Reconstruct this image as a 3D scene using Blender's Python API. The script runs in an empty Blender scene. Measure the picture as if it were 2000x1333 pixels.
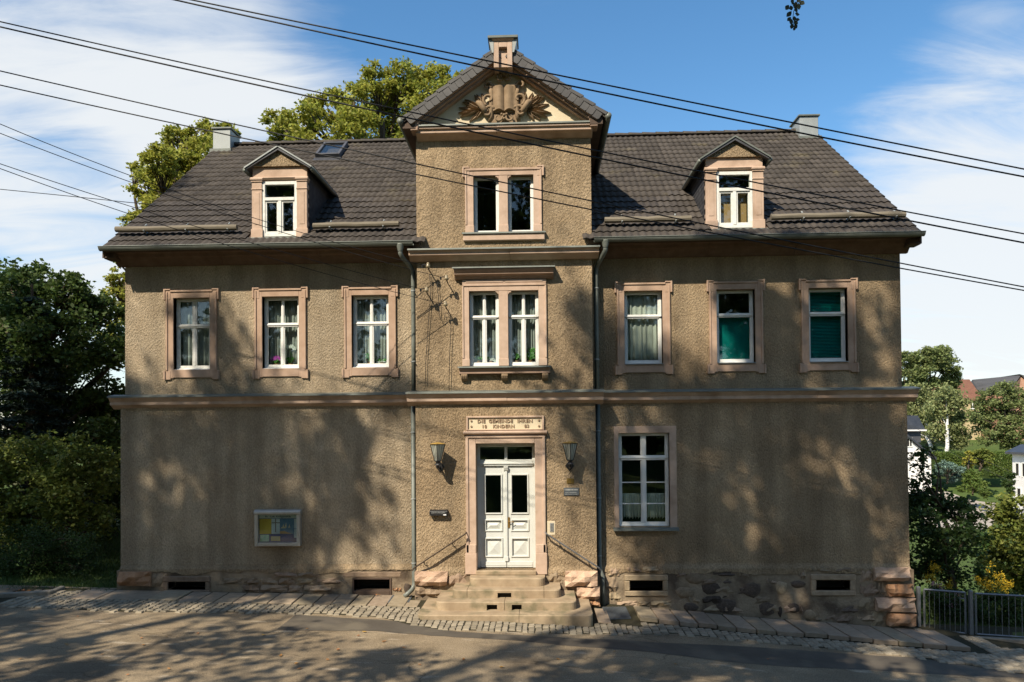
import bpy, bmesh, math, random
import numpy as np
from mathutils import Vector, Matrix
R_ = math.radians
rng = random.Random(7)
nrg = np.random.default_rng(7)
scene = bpy.context.scene
COL = scene.collection

# ------------------------------------------------------------------ camera
CAM = (0.7323, -15.7661, 3.4992); FPX = 1448.22; PPY = 822.64
YAW, PITCH, ROLL = 0.0383960, 0.0154790, 0.0084340
def _rot():
    c, s = math.cos(YAW), math.sin(YAW); A = np.array([[c, s, 0], [-s, c, 0], [0, 0, 1]])
    c, s = math.cos(PITCH), math.sin(PITCH); B = np.array([[1, 0, 0], [0, c, s], [0, -s, c]])
    c, s = math.cos(ROLL), math.sin(ROLL); C = np.array([[c, 0, -s], [0, 1, 0], [s, 0, c]])
    return C @ B @ A
RM = _rot()
cam_d = bpy.data.cameras.new('camera'); cam = bpy.data.objects.new('camera', cam_d); COL.objects.link(cam)
cam_d.sensor_width = 36; cam_d.lens = 36 * FPX / 2000; cam_d.shift_y = (PPY - 666.5) / 2000
cam_d.clip_start = 0.1; cam_d.clip_end = 3000
M = Matrix.Identity(4)
for i in range(3):
    M[i][0] = RM[0][i]; M[i][1] = RM[2][i]; M[i][2] = -RM[1][i]; M[i][3] = CAM[i]
cam.matrix_world = M
scene.camera = cam

# ------------------------------------------------------------------ sun, sky, exposure
SUN = Vector((0.66, 1.0, -1.18)).normalized()          # direction the light travels
sun_d = bpy.data.lights.new('sun', 'SUN'); sun_d.energy = 5.0; sun_d.angle = R_(0.5); sun_d.color = (1.0, 0.91, 0.76)
sun = bpy.data.objects.new('sun', sun_d); COL.objects.link(sun)
sun.rotation_euler = SUN.to_track_quat('-Z', 'Y').to_euler(); sun.location = (-14, -22, 30)
world = bpy.data.worlds.new('World'); scene.world = world; world.use_nodes = True
def build_world():
    nt = world.node_tree; nt.nodes.clear(); N = nt.nodes.new; L = nt.links.new
    out = N('ShaderNodeOutputWorld'); bg = N('ShaderNodeBackground'); bg.inputs[1].default_value = 0.135
    sky = N('ShaderNodeTexSky'); sky.sky_type = 'NISHITA'; sky.sun_disc = False
    sky.sun_elevation = math.asin(-SUN.z); sky.sun_rotation = math.atan2(-SUN.x, -SUN.y)
    sky.air_density = 1.0; sky.dust_density = 0.6; sky.ozone_density = 1.2
    tc = N('ShaderNodeTexCoord')
    sep = N('ShaderNodeSeparateXYZ'); L(tc.outputs['Generated'], sep.inputs[0])
    def math_(op, a, b=None, clamp=False):
        n = N('ShaderNodeMath'); n.operation = op; n.use_clamp = clamp
        for i, q in enumerate((a, b)):
            if q is None: continue
            if hasattr(q, 'links'): L(q, n.inputs[i])
            else: n.inputs[i].default_value = q
        return n.outputs[0]
    zz = math_('ADD', math_('MAXIMUM', sep.outputs[2], 0.0), 0.22)
    u = math_('DIVIDE', sep.outputs[0], zz); v = math_('DIVIDE', sep.outputs[1], zz)
    cmb = N('ShaderNodeCombineXYZ'); L(u, cmb.inputs[0]); L(v, cmb.inputs[1])
    mp = N('ShaderNodeMapping'); L(cmb.outputs[0], mp.inputs[0])
    mp.inputs['Location'].default_value = (1.35, 0.4, 0.0); mp.inputs['Rotation'].default_value = (0, 0, R_(25)); mp.inputs['Scale'].default_value = (0.75, 1.0, 1.0)
    n1 = N('ShaderNodeTexNoise'); n1.inputs['Scale'].default_value = 1.0; n1.inputs['Detail'].default_value = 10; n1.inputs['Roughness'].default_value = 0.58; n1.inputs['Distortion'].default_value = 0.5
    L(mp.outputs[0], n1.inputs['Vector'])
    # cloud banks: where the masses of cirrus lie (directions), thinning to wisps elsewhere
    def bank(d, lo, hi, amp):
        d = Vector(d).normalized(); vm = N('ShaderNodeVectorMath'); vm.operation = 'DOT_PRODUCT'
        L(tc.outputs['Generated'], vm.inputs[0]); vm.inputs[1].default_value = d
        mr = N('ShaderNodeMapRange'); mr.interpolation_type = 'SMOOTHSTEP'; L(vm.outputs['Value'], mr.inputs[0])
        mr.inputs[1].default_value = lo; mr.inputs[2].default_value = hi; mr.inputs[4].default_value = amp
        return mr.outputs[0]
    def pix(px, py):
        d = RM.T @ np.array([(px - 1000) / FPX, 1, (PPY - py) / FPX]); return tuple(d)
    mp2 = N('ShaderNodeMapping'); L(cmb.outputs[0], mp2.inputs[0]); mp2.inputs['Rotation'].default_value = (0, 0, R_(-32)); mp2.inputs['Scale'].default_value = (.55, 2.4, 1); mp2.inputs['Location'].default_value = (.3, 2.0, 0)
    n2 = N('ShaderNodeTexNoise'); n2.inputs['Scale'].default_value = 2.2; n2.inputs['Detail'].default_value = 10; n2.inputs['Roughness'].default_value = .62; n2.inputs['Distortion'].default_value = .9; L(mp2.outputs[0], n2.inputs['Vector'])
    acc = math_('ADD', math_('MULTIPLY', n1.outputs['Fac'], .48), math_('MULTIPLY', n2.outputs['Fac'], .52))
    for (px, py, lo, hi, amp) in ((150, 230, .94, .995, .17), (520, 150, .975, .998, .12), (100, 290, .985, .998, .08), (40, 560, .985, .997, .10), (1960, 340, .965, .995, .17), (1990, 640, .965, .992, .13),
                                  (1170, 70, .986, .999, .11), (1700, 130, .985, .999, .07), (1250, -250, .93, .99, -.12), (1450, 160, .965, .996, -.12), (760, 60, .985, .999, -.10), (70, 400, .990, .9985, -.13), (1900, 100, .97, .996, -.06)):
        acc = math_('ADD', acc, bank(pix(px, py), lo, hi, amp))
    mr = N('ShaderNodeMapRange'); mr.interpolation_type = 'SMOOTHSTEP'; L(acc, mr.inputs[0]); mr.inputs[1].default_value = 0.47; mr.inputs[2].default_value = 0.80
    mr.inputs[4].default_value = 0.93
    # haze near the horizon
    hz = N('ShaderNodeMapRange'); hz.interpolation_type = 'SMOOTHSTEP'; L(sep.outputs[2], hz.inputs[0]); hz.inputs[1].default_value = 0.30; hz.inputs[2].default_value = 0.0; hz.inputs[4].default_value = 0.30
    mx = math_('MAXIMUM', mr.outputs[0], hz.outputs[0])
    hs = N('ShaderNodeHueSaturation'); hs.inputs['Saturation'].default_value = 1.26; hs.inputs['Hue'].default_value = 0.495; hs.inputs['Value'].default_value = 1.0; L(sky.outputs[0], hs.inputs['Color'])
    mix = N('ShaderNodeMix'); mix.data_type = 'RGBA'
    L(mx, mix.inputs['Factor']); L(hs.outputs[0], mix.inputs['A']); mix.inputs['B'].default_value = (4.6, 4.75, 4.85, 1)
    L(mix.outputs['Result'], bg.inputs[0]); L(bg.outputs[0], out.inputs[0])
build_world()
vs = scene.view_settings; vs.view_transform = 'Standard'; vs.look = 'None'; vs.exposure = 0.52; vs.gamma = 1.0; vs.use_curve_mapping = False
cy = scene.cycles; cy.use_denoising = True; cy.max_bounces = 6; cy.diffuse_bounces = 3; cy.glossy_bounces = 3; cy.transmission_bounces = 4; cy.transparent_max_bounces = 12
cy.caustics_reflective = False; cy.caustics_refractive = False

# ------------------------------------------------------------------ pixel (of the 2000 px photo) -> world helpers
CV = np.array(CAM)
def ray(px, py): return RM.T @ np.array([(px - 1000) / FPX, 1, (PPY - py) / FPX])
def W(px, py, Y):
    d = ray(px, py); return CV + d * ((Y - CV[1]) / d[1])
def on_ground(px, py):
    d = ray(px, py); a, b = 3.0, 400.0
    t = a
    while t < b:
        p = CV + d * t
        if p[2] < gz(p[0], p[1]): break
        t += 0.05 if t < 30 else 0.5
    return CV + d * t

# ------------------------------------------------------------------ mesh helpers
ORG = {}
def sstep(a, b, x):
    t = min(1, max(0, (x - a) / (b - a))); return t * t * (3 - 2 * t)
class MB:
    def __init__(s): s.v = []; s.f = []
    def add(s, vs, fs):
        o = len(s.v); s.v += [tuple(map(float, p)) for p in vs]; s.f += [tuple(i + o for i in f) for f in fs]; return s
    def box(s, x0, x1, y0, y1, z0, z1):
        return s.add([(x0, y0, z0), (x1, y0, z0), (x1, y1, z0), (x0, y1, z0), (x0, y0, z1), (x1, y0, z1), (x1, y1, z1), (x0, y1, z1)],
                     [(0, 3, 2, 1), (4, 5, 6, 7), (0, 1, 5, 4), (1, 2, 6, 5), (2, 3, 7, 6), (3, 0, 4, 7)])
    def obox(s, o, ax, ay, az):                      # box from corner o with edge vectors
        o, ax, ay, az = map(lambda q: np.array(q, float), (o, ax, ay, az))
        return s.add([o, o + ax, o + ax + ay, o + ay, o + az, o + ax + az, o + ax + ay + az, o + ay + az],
                     [(0, 3, 2, 1), (4, 5, 6, 7), (0, 1, 5, 4), (1, 2, 6, 5), (2, 3, 7, 6), (3, 0, 4, 7)])
    def loft(s, rings, close=True, caps=True):
        n = len(rings[0]); vs = [p for r in rings for p in r]; fs = []
        for i in range(len(rings) - 1):
            for j in range(n if close else n - 1):
                k = (j + 1) % n; fs.append((i * n + j, i * n + k, (i + 1) * n + k, (i + 1) * n + j))
        if caps and close: fs += [tuple(range(n))[::-1], tuple(range((len(rings) - 1) * n, len(rings) * n))]
        return s.add(vs, fs)
    def px(s, prof, x0, x1):                         # profile [(y,z)] extruded along x
        return s.loft([[(x0, y, z) for y, z in prof], [(x1, y, z) for y, z in prof]])
    def py(s, prof, y0, y1):                         # profile [(x,z)] extruded along y
        return s.loft([[(x, y0, z) for x, z in prof], [(x, y1, z) for x, z in prof]])
    def pz(s, prof, z0, z1):
        return s.loft([[(x, y, z0) for x, y in prof], [(x, y, z1) for x, y in prof]])
    def tube(s, pts, r, n=8, r1=None, caps=True):
        pts = [np.array(p, float) for p in pts]; rings = []; up = np.array([0.0, 0.0, 1.0]); last = None
        for i, p in enumerate(pts):
            t = pts[min(i + 1, len(pts) - 1)] - pts[max(i - 1, 0)]; t = t / (np.linalg.norm(t) + 1e-9)
            a = last if last is not None else (np.array([1.0, 0, 0]) if abs(t[2]) > .9 else np.cross(up, t))
            a = a - t * a.dot(t); a /= np.linalg.norm(a) + 1e-9; last = a; b = np.cross(t, a)
            rr = r if r1 is None else r + (r1 - r) * i / (len(pts) - 1)
            if isinstance(r, (list, tuple)): rr = r[i]
            rings.append([p + rr * (a * math.cos(q) + b * math.sin(q)) for q in (2 * math.pi * j / n for j in range(n))])
        return s.loft(rings, caps=caps)
    def lathe(s, prof, c, n=16, axis='z'):           # prof [(r,h)]
        rings = []
        for r, h in prof:
            ring = []
            for j in range(n):
                q = 2 * math.pi * j / n
                if axis == 'z': ring.append((c[0] + r * math.cos(q), c[1] + r * math.sin(q), c[2] + h))
                else: ring.append((c[0] + r * math.cos(q), c[1] + h, c[2] + r * math.sin(q)))
            rings.append(ring)
        return s.loft(rings)
    def build(s, name, mat, parent=None, smooth=False, bevel=0, seg=1, ang=35, **props):
        me = bpy.data.meshes.new(name); o = np.array(ORG.get(parent, (0, 0, 0)), float)
        V = np.array(s.v)
        if parent is None:
            o = np.array([(V[:, 0].min() + V[:, 0].max()) / 2, (V[:, 1].min() + V[:, 1].max()) / 2, V[:, 2].min()])
        me.from_pydata([tuple(p) for p in (V - o)], [], s.f)
        bm = bmesh.new(); bm.from_mesh(me); bmesh.ops.recalc_face_normals(bm, faces=bm.faces); bm.to_mesh(me); bm.free()
        ob = bpy.data.objects.new(name, me); COL.objects.link(ob)
        if mat is not None: me.materials.append(mat)
        if parent is not None: ob.parent = parent; ORG[ob] = tuple(o)
        else: ob.location = o; ORG[ob] = tuple(o)
        if bevel:
            b = ob.modifiers.new('b', 'BEVEL'); b.width = bevel; b.segments = seg; b.limit_method = 'ANGLE'; b.angle_limit = R_(ang)
        if smooth: me.shade_smooth()
        for k, q in props.items(): ob[k] = q
        return ob
def thing(name, label, cat, loc=(0, 0, 0), group=None):
    o = bpy.data.objects.new(name, None); COL.objects.link(o); o.location = loc; o.empty_display_size = .2
    o['label'] = label; o['category'] = cat; ORG[o] = tuple(loc)
    if group: o['group'] = group
    return o
def tag(o, label, cat, group=None):
    o['label'] = label; o['category'] = cat
    if group: o['group'] = group
    return o
def inst(name, me, parent, loc, rot=(0, 0, 0), scale=(1, 1, 1)):
    ob = bpy.data.objects.new(name, me); COL.objects.link(ob)
    o = ORG.get(parent, (0, 0, 0)) if parent is not None else (0, 0, 0)
    ob.location = (loc[0] - o[0], loc[1] - o[1], loc[2] - o[2]); ob.rotation_euler = rot; ob.scale = scale
    if parent is not None: ob.parent = parent
    ORG[ob] = tuple(loc); return ob
def dup(root, loc, label, group=None):
    r = root.copy(); COL.objects.link(r); r.location = loc; r['label'] = label
    if group: r['group'] = group
    for ch in list(root.children):
        c = ch.copy(); COL.objects.link(c); c.parent = r
        for g in ch.children:
            d = g.copy(); COL.objects.link(d); d.parent = c
    return r
def fast_mesh(name, V, F, mat, parent=None, smooth=False):
    """V (N,3) array, F (M,k) index array"""
    V = np.asarray(V, np.float32); F = np.asarray(F, np.int32); k = F.shape[1]
    o = np.array(ORG.get(parent, (0, 0, 0)), np.float32)
    me = bpy.data.meshes.new(name); me.vertices.add(len(V)); me.vertices.foreach_set('co', (V - o).ravel())
    me.loops.add(F.size); me.loops.foreach_set('vertex_index', F.ravel())
    me.polygons.add(len(F)); me.polygons.foreach_set('loop_start', np.arange(0, F.size, k, dtype=np.int32))
    me.polygons.foreach_set('loop_total', np.full(len(F), k, np.int32)); me.update(calc_edges=True); me.validate()
    if mat is not None: me.materials.append(mat)
    if smooth: me.shade_smooth()
    ob = bpy.data.objects.new(name, me); COL.objects.link(ob)
    if parent is not None: ob.parent = parent
    ORG[ob] = tuple(o); return ob
def text_mb(body, size, x, y, z, depth=.004, bold=0.0, align='CENTER', sx=1.0, spacing=1.0):
    cu = bpy.data.curves.new('text', 'FONT'); cu.body = body; cu.size = size; cu.extrude = depth; cu.offset = bold; cu.align_x = align; cu.space_character = spacing; cu.resolution_u = 2
    t = bpy.data.objects.new('text', cu); COL.objects.link(t)
    dg = bpy.context.evaluated_depsgraph_get(); me = t.evaluated_get(dg).to_mesh()
    mb = MB(); mb.add([(x + v.co.x * sx, y - v.co.z, z + v.co.y) for v in me.vertices], [tuple(p.vertices) for p in me.polygons])
    t.evaluated_get(dg).to_mesh_clear(); bpy.data.objects.remove(t); bpy.data.curves.remove(cu); return mb

# ------------------------------------------------------------------ materials
def mat(name, c1, c2=None, rough=.8, scale=3.0, metal=0.0, bump=0.0, bscale=40.0, bdist=.01, island=0.0, objrand=0.0, spec=.4, detail=6, stretch=None, c3=None, c3lo=.55, c3hi=.7, c3scale=.7, transl=0.0, hue=0.0, bump2=0.0, b2scale=4.0):
    m = bpy.data.materials.new(name); m.use_nodes = True; nt = m.node_tree; N = nt.nodes.new; L = nt.links.new
    bs = nt.nodes['Principled BSDF']; bs.inputs['Roughness'].default_value = rough; bs.inputs['Metallic'].default_value = metal
    bs.inputs['Specular IOR Level'].default_value = spec
    tc = N('ShaderNodeTexCoord'); vec = tc.outputs['Object']
    if stretch:
        mp = N('ShaderNodeMapping'); mp.inputs['Scale'].default_value = stretch; L(vec, mp.inputs[0]); vec = mp.outputs[0]
    c2 = c2 or c1
    nz = N('ShaderNodeTexNoise'); nz.inputs['Scale'].default_value = scale; nz.inputs['Detail'].default_value = detail; nz.inputs['Roughness'].default_value = .62; L(vec, nz.inputs['Vector'])
    mr = N('ShaderNodeMapRange'); L(nz.outputs['Fac'], mr.inputs[0]); mr.inputs[1].default_value = .32; mr.inputs[2].default_value = .68
    mx = N('ShaderNodeMix'); mx.data_type = 'RGBA'; L(mr.outputs[0], mx.inputs['Factor']); mx.inputs['A'].default_value = (*c1, 1); mx.inputs['B'].default_value = (*c2, 1)
    col = mx.outputs['Result']
    if c3:
        n3 = N('ShaderNodeTexNoise'); n3.inputs['Scale'].default_value = c3scale; n3.inputs['Detail'].default_value = 5; L(vec, n3.inputs['Vector'])
        m3 = N('ShaderNodeMapRange'); L(n3.outputs['Fac'], m3.inputs[0]); m3.inputs[1].default_value = c3lo; m3.inputs[2].default_value = c3hi
        x3 = N('ShaderNodeMix'); x3.data_type = 'RGBA'; L(m3.outputs[0], x3.inputs['Factor']); L(col, x3.inputs['A']); x3.inputs['B'].default_value = (*c3, 1); col = x3.outputs['Result']
    rnd = None
    if island: rnd = N('ShaderNodeNewGeometry').outputs['Random Per Island']; amp = island
    if objrand: rnd = N('ShaderNodeObjectInfo').outputs['Random']; amp = objrand
    if rnd is not None:
        r = N('ShaderNodeMapRange'); L(rnd, r.inputs[0]); r.inputs[3].default_value = 1 - amp; r.inputs[4].default_value = 1 + amp
        hs = N('ShaderNodeHueSaturation'); L(r.outputs[0], hs.inputs['Value']); L(col, hs.inputs['Color'])
        if hue:
            wn = N('ShaderNodeTexWhiteNoise'); wn.noise_dimensions = '1D'; L(rnd, wn.inputs['W'])
            r2 = N('ShaderNodeMapRange'); L(wn.outputs['Value'], r2.inputs[0]); r2.inputs[3].default_value = .5 - hue; r2.inputs[4].default_value = .5 + hue; L(r2.outputs[0], hs.inputs['Hue'])
        col = hs.outputs['Color']
    L(col, bs.inputs['Base Color'])
    nrm = None
    if bump:
        nb = N('ShaderNodeTexNoise'); nb.inputs['Scale'].default_value = bscale; nb.inputs['Detail'].default_value = 4; nb.inputs['Roughness'].default_value = .6; L(vec, nb.inputs['Vector'])
        bp = N('ShaderNodeBump'); bp.inputs['Strength'].default_value = bump; bp.inputs['Distance'].default_value = bdist; L(nb.outputs['Fac'], bp.inputs['Height']); nrm = bp
        if bump2:
            nb2 = N('ShaderNodeTexNoise'); nb2.inputs['Scale'].default_value = b2scale; nb2.inputs['Detail'].default_value = 3; L(vec, nb2.inputs['Vector'])
            bp2 = N('ShaderNodeBump'); bp2.inputs['Strength'].default_value = bump2; bp2.inputs['Distance'].default_value = .05; L(nb2.outputs['Fac'], bp2.inputs['Height'])
            L(bp2.outputs[0], bp.inputs['Normal'])
        L(bp.outputs[0], bs.inputs['Normal'])
    if transl:
        out = nt.nodes['Material Output']; tr = N('ShaderNodeBsdfTranslucent'); L(col, tr.inputs['Color']); ms = N('ShaderNodeMixShader'); ms.inputs[0].default_value = transl
        L(bs.outputs[0], ms.inputs[1]); L(tr.outputs[0], ms.inputs[2]); L(ms.outputs[0], out.inputs['Surface'])
    return m
def glass_mat(name, tint=(.9, .95, .93), refl=1.0):
    m = bpy.data.materials.new(name); m.use_nodes = True; nt = m.node_tree; nt.nodes.clear(); N = nt.nodes.new; L = nt.links.new
    out = N('ShaderNodeOutputMaterial'); t = N('ShaderNodeBsdfTransparent'); t.inputs[0].default_value = (*tint, 1)
    g = N('ShaderNodeBsdfGlossy'); g.inputs['Roughness'].default_value = .02; ge = N('ShaderNodeNewGeometry'); dt = N('ShaderNodeVectorMath'); dt.operation = 'DOT_PRODUCT'; L(ge.outputs['Normal'], dt.inputs[0]); L(ge.outputs['Incoming'], dt.inputs[1])
    def mth(op, a, b):
        n = N('ShaderNodeMath'); n.operation = op
        for i, q in enumerate((a, b)):
            if hasattr(q, 'links'): L(q, n.inputs[i])
            else: n.inputs[i].default_value = q
        return n.outputs[0]
    fr = mth('ADD', mth('MULTIPLY', mth('POWER', mth('SUBTRACT', 1.0, mth('ABSOLUTE', dt.outputs['Value'], 0.0)), 5.0), .93 * refl), .05 * refl)   # Schlick reflection, the same from both sides of the pane
    ms = N('ShaderNodeMixShader'); L(fr, ms.inputs[0]); L(t.outputs[0], ms.inputs[1]); L(g.outputs[0], ms.inputs[2]); L(ms.outputs[0], out.inputs[0]); return m
def stucco_mat(name, c1, c2, c3):
    m = mat(name, c1, c2, rough=.95, scale=2.2, spec=.1, c3=c3, c3lo=.50, c3hi=.70, c3scale=.55)
    nt = m.node_tree; N = nt.nodes.new; L = nt.links.new; bs = nt.nodes['Principled BSDF']
    tc = N('ShaderNodeTexCoord'); mp = N('ShaderNodeMapping'); mp.inputs['Rotation'].default_value = (0, R_(35), 0); mp.inputs['Scale'].default_value = (1.25, 1, .8); L(tc.outputs['Object'], mp.inputs[0])
    n1 = N('ShaderNodeTexNoise'); n1.inputs['Scale'].default_value = 27; n1.inputs['Detail'].default_value = 5; n1.inputs['Roughness'].default_value = .66; n1.inputs['Distortion'].default_value = .15; L(mp.outputs[0], n1.inputs['Vector'])
    n2 = N('ShaderNodeTexNoise'); n2.inputs['Scale'].default_value = 2.4; n2.inputs['Detail'].default_value = 3; L(tc.outputs['Object'], n2.inputs['Vector'])
    b2 = N('ShaderNodeBump'); b2.inputs['Strength'].default_value = .35; b2.inputs['Distance'].default_value = .06; L(n2.outputs['Fac'], b2.inputs['Height'])
    b1 = N('ShaderNodeBump'); b1.inputs['Strength'].default_value = 1.0; b1.inputs['Distance'].default_value = .08; L(n1.outputs['Fac'], b1.inputs['Height']); L(b2.outputs[0], b1.inputs['Normal'])
    # rain streaks; self-shadow of the roughcast pits put into the colour
    src = bs.inputs['Base Color'].links[0].from_socket; ms = N('ShaderNodeMapping'); ms.inputs['Scale'].default_value = (2.6, 2.6, .22); L(tc.outputs['Object'], ms.inputs[0])
    n4 = N('ShaderNodeTexNoise'); n4.inputs['Scale'].default_value = 1.0; n4.inputs['Detail'].default_value = 5; L(ms.outputs[0], n4.inputs['Vector'])
    r4 = N('ShaderNodeMapRange'); L(n4.outputs['Fac'], r4.inputs[0]); r4.inputs[1].default_value = .35; r4.inputs[2].default_value = .66; r4.inputs[3].default_value = .76; r4.inputs[4].default_value = 1.12
    r5 = N('ShaderNodeMapRange'); L(n1.outputs['Fac'], r5.inputs[0]); r5.inputs[1].default_value = .34; r5.inputs[2].default_value = .60; r5.inputs[3].default_value = .70; r5.inputs[4].default_value = 1.08
    n6 = N('ShaderNodeTexNoise'); n6.inputs['Scale'].default_value = .8; n6.inputs['Detail'].default_value = 6; n6.inputs['Roughness'].default_value = .6; L(tc.outputs['Object'], n6.inputs['Vector'])   # trowelled repairs, a shade paler
    r6 = N('ShaderNodeMapRange'); L(n6.outputs['Fac'], r6.inputs[0]); r6.inputs[1].default_value = .58; r6.inputs[2].default_value = .60; r6.inputs[3].default_value = 1.0; r6.inputs[4].default_value = 1.13
    m6 = N('ShaderNodeMath'); m6.operation = 'MULTIPLY'; L(r4.outputs[0], m6.inputs[0]); L(r6.outputs[0], m6.inputs[1])
    mu = N('ShaderNodeMath'); mu.operation = 'MULTIPLY'; L(m6.outputs[0], mu.inputs[0]); L(r5.outputs[0], mu.inputs[1]); hs = N('ShaderNodeHueSaturation'); L(src, hs.inputs['Color']); L(mu.outputs[0], hs.inputs['Value']); L(hs.outputs[0], bs.inputs['Base Color'])
    L(b1.outputs[0], bs.inputs['Normal'])
    return m
MT = {}
MT['stucco'] = stucco_mat('stucco', (.430, .310, .186), (.500, .372, .232), (.335, .237, .140))
MT['stucco_pale'] = stucco_mat('stucco_pale', (.490, .376, .246), (.580, .460, .314), (.385, .290, .186))
MT['pink'] = mat('pink_sandstone', (.455, .322, .232), (.555, .402, .300), rough=.85, scale=5, bump=.35, bscale=45, bdist=.006, spec=.15, c3=(.33, .225, .155), c3lo=.52, c3hi=.74, c3scale=1.7)
MT['cream'] = mat('cream_render', (.60, .50, .34), (.68, .575, .40), rough=.9, scale=3, bump=.2, bscale=50, bdist=.004, spec=.1)
MT['ornament'] = mat('ornament_stone', (.21, .145, .085), (.30, .21, .13), rough=.85, scale=9, bump=.3, bscale=70, bdist=.004, spec=.15)
MT['cornice_brown'] = mat('brown_cornice_stone', (.30, .20, .14), (.38, .26, .19), rough=.85, scale=5, bump=.2, bscale=50, bdist=.004, spec=.15)
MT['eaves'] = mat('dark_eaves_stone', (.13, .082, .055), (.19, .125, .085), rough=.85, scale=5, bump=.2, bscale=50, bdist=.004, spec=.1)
MT['pink_dark'] = mat('brown_pink_sandstone', (.385, .258, .178), (.47, .328, .236), rough=.85, scale=5, bump=.35, bscale=45, bdist=.006, spec=.15, c3=(.30, .195, .13), c3lo=.52, c3hi=.74, c3scale=1.7)
MT['zinc'] = mat('weathered_zinc', (.125, .135, .115), (.185, .195, .165), rough=.5, scale=4, metal=.1, bump=.05, bscale=12)
MT['zinc_new'] = mat('bright_zinc', (.27, .285, .27), (.35, .365, .345), rough=.45, scale=3, metal=.15, stretch=(1, 1, .4))
MT['tile'] = mat('concrete_tile', (.049, .041, .034), (.070, .059, .049), rough=.75, scale=6, island=.20, bump=.15, bscale=60, bdist=.003, spec=.18, c3=(.12, .10, .06), c3lo=.62, c3hi=.8, c3scale=1.3)
MT['tile_obj'] = mat('concrete_tile_single', (.049, .041, .034), (.070, .059, .049), rough=.75, scale=6, objrand=.20, bump=.15, bscale=60, bdist=.003, spec=.18, c3=(.13, .11, .06), c3lo=.60, c3hi=.8, c3scale=2.3)
MT['slate'] = mat('dark_slate', (.045, .045, .05), (.075, .075, .08), rough=.6, scale=8, island=.25)
MT['verge'] = mat('verge_tile', (.058, .054, .050), (.085, .078, .072), rough=.55, scale=5, objrand=.15)
MT['white'] = mat('white_paint', (.76, .74, .68), (.82, .80, .74), rough=.45, scale=6, spec=.4)
MT['white_old'] = mat('old_white_paint', (.62, .60, .54), (.78, .76, .69), rough=.6, scale=14, spec=.3)
MT['door'] = mat('pale_door_paint', (.56, .565, .52), (.62, .625, .58), rough=.45, scale=4, spec=.4)
MT['glass'] = glass_mat('window_glass')
MT['dark'] = mat('dark_interior', (.030, .028, .026), (.04, .037, .033), rough=.95, spec=.05)
MT['room'] = mat('room_wall', (.10, .095, .085), (.12, .11, .10), rough=.95, spec=.05)
MT['black'] = mat('black_iron', (.014, .014, .015), (.022, .021, .02), rough=.45, scale=20, spec=.4)
MT['brass'] = mat('aged_brass', (.35, .20, .06), (.45, .28, .09), rough=.4, metal=.7, scale=20)
MT['moss'] = mat('moss', (.07, .085, .02), (.11, .11, .03), rough=.95, scale=30)
MT['log'] = mat('weathered_pole', (.13, .11, .078), (.24, .205, .155), rough=.85, scale=5, stretch=(.4, 8, 8), bump=.4, bscale=30, bdist=.006, spec=.1)
MT['timber'] = mat('dark_timber', (.07, .045, .03), (.10, .065, .045), rough=.8, scale=4)
MT['net'] = mat('net_curtain', (.42, .42, .39), (.54, .53, .50), rough=.9, scale=10, transl=.35, spec=.1)
MT['lace'] = mat('lace_curtain', (.60, .57, .50), (.74, .71, .64), rough=.9, scale=60, transl=.3, spec=.1)
MT['teal'] = mat('teal_blind', (.0, .225, .205), (.0, .27, .245), rough=.5, scale=6, spec=.3)
MT['tan_blind'] = mat('tan_board', (.34, .19, .075), (.42, .25, .11), rough=.8, scale=2)
MT['stone'] = mat('plinth_stone', (.24, .175, .115), (.36, .27, .18), rough=.9, scale=7, objrand=.28, hue=.012, bump=.6, bscale=28, bdist=.02, spec=.1)
MT['stone_red'] = mat('red_sandstone', (.40, .21, .11), (.50, .29, .165), rough=.9, scale=6, objrand=.12, bump=.7, bscale=22, bdist=.025, spec=.1)
MT['stone_pale'] = mat('pale_pink_sandstone', (.48, .31, .21), (.60, .42, .29), rough=.9, scale=6, objrand=.1, bump=.7, bscale=22, bdist=.03, spec=.1)
MT['basalt'] = mat('dark_fieldstone', (.065, .047, .036), (.14, .105, .078), rough=.85, scale=9, objrand=.4, bump=.5, bscale=25, bdist=.02, spec=.2)
MT['mortar'] = mat('plinth_mortar', (.25, .19, .125), (.34, .265, .18), rough=.95, scale=3, bump=.7, bscale=18, bdist=.03, spec=.1, c3=(.12, .088, .062), c3lo=.46, c3hi=.68, c3scale=2.4)
MT['step'] = mat('step_sandstone', (.285, .208, .130), (.42, .318, .205), rough=.85, scale=3.2, bump=.45, bscale=38, bdist=.012, spec=.15, c3=(.17, .145, .085), c3lo=.50, c3hi=.68, c3scale=2.6)
MT['slab'] = mat('granite_slab', (.250, .192, .128), (.335, .262, .182), rough=.8, scale=9, objrand=.14, hue=.01, bump=.25, bscale=70, bdist=.004, spec=.2)
MT['sett'] = mat('granite_sett', (.215, .178, .125), (.315, .265, .190), rough=.8, scale=14, objrand=.25, bump=.3, bscale=60, bdist=.005, spec=.2)
MT['sett_i'] = mat('granite_sett_mass', (.215, .178, .125), (.315, .265, .190), rough=.8, scale=14, island=.25, bump=.3, bscale=60, bdist=.005, spec=.2)
MT['joint'] = mat('mossy_joint_soil', (.035, .033, .018), (.06, .052, .035), rough=.95, scale=20, bump=.6, bscale=60, bdist=.01, spec=.05)
MT['steel'] = mat('galvanised_steel', (.17, .175, .18), (.22, .225, .23), rough=.5, metal=.5, scale=10)
MT['alu'] = mat('anodised_aluminium', (.40, .38, .33), (.47, .45, .40), rough=.4, metal=.5, scale=10)
MT['concrete'] = mat('kerb_concrete', (.22, .19, .15), (.29, .255, .20), rough=.9, scale=6, bump=.4, bscale=40, bdist=.008, spec=.1)
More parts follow.
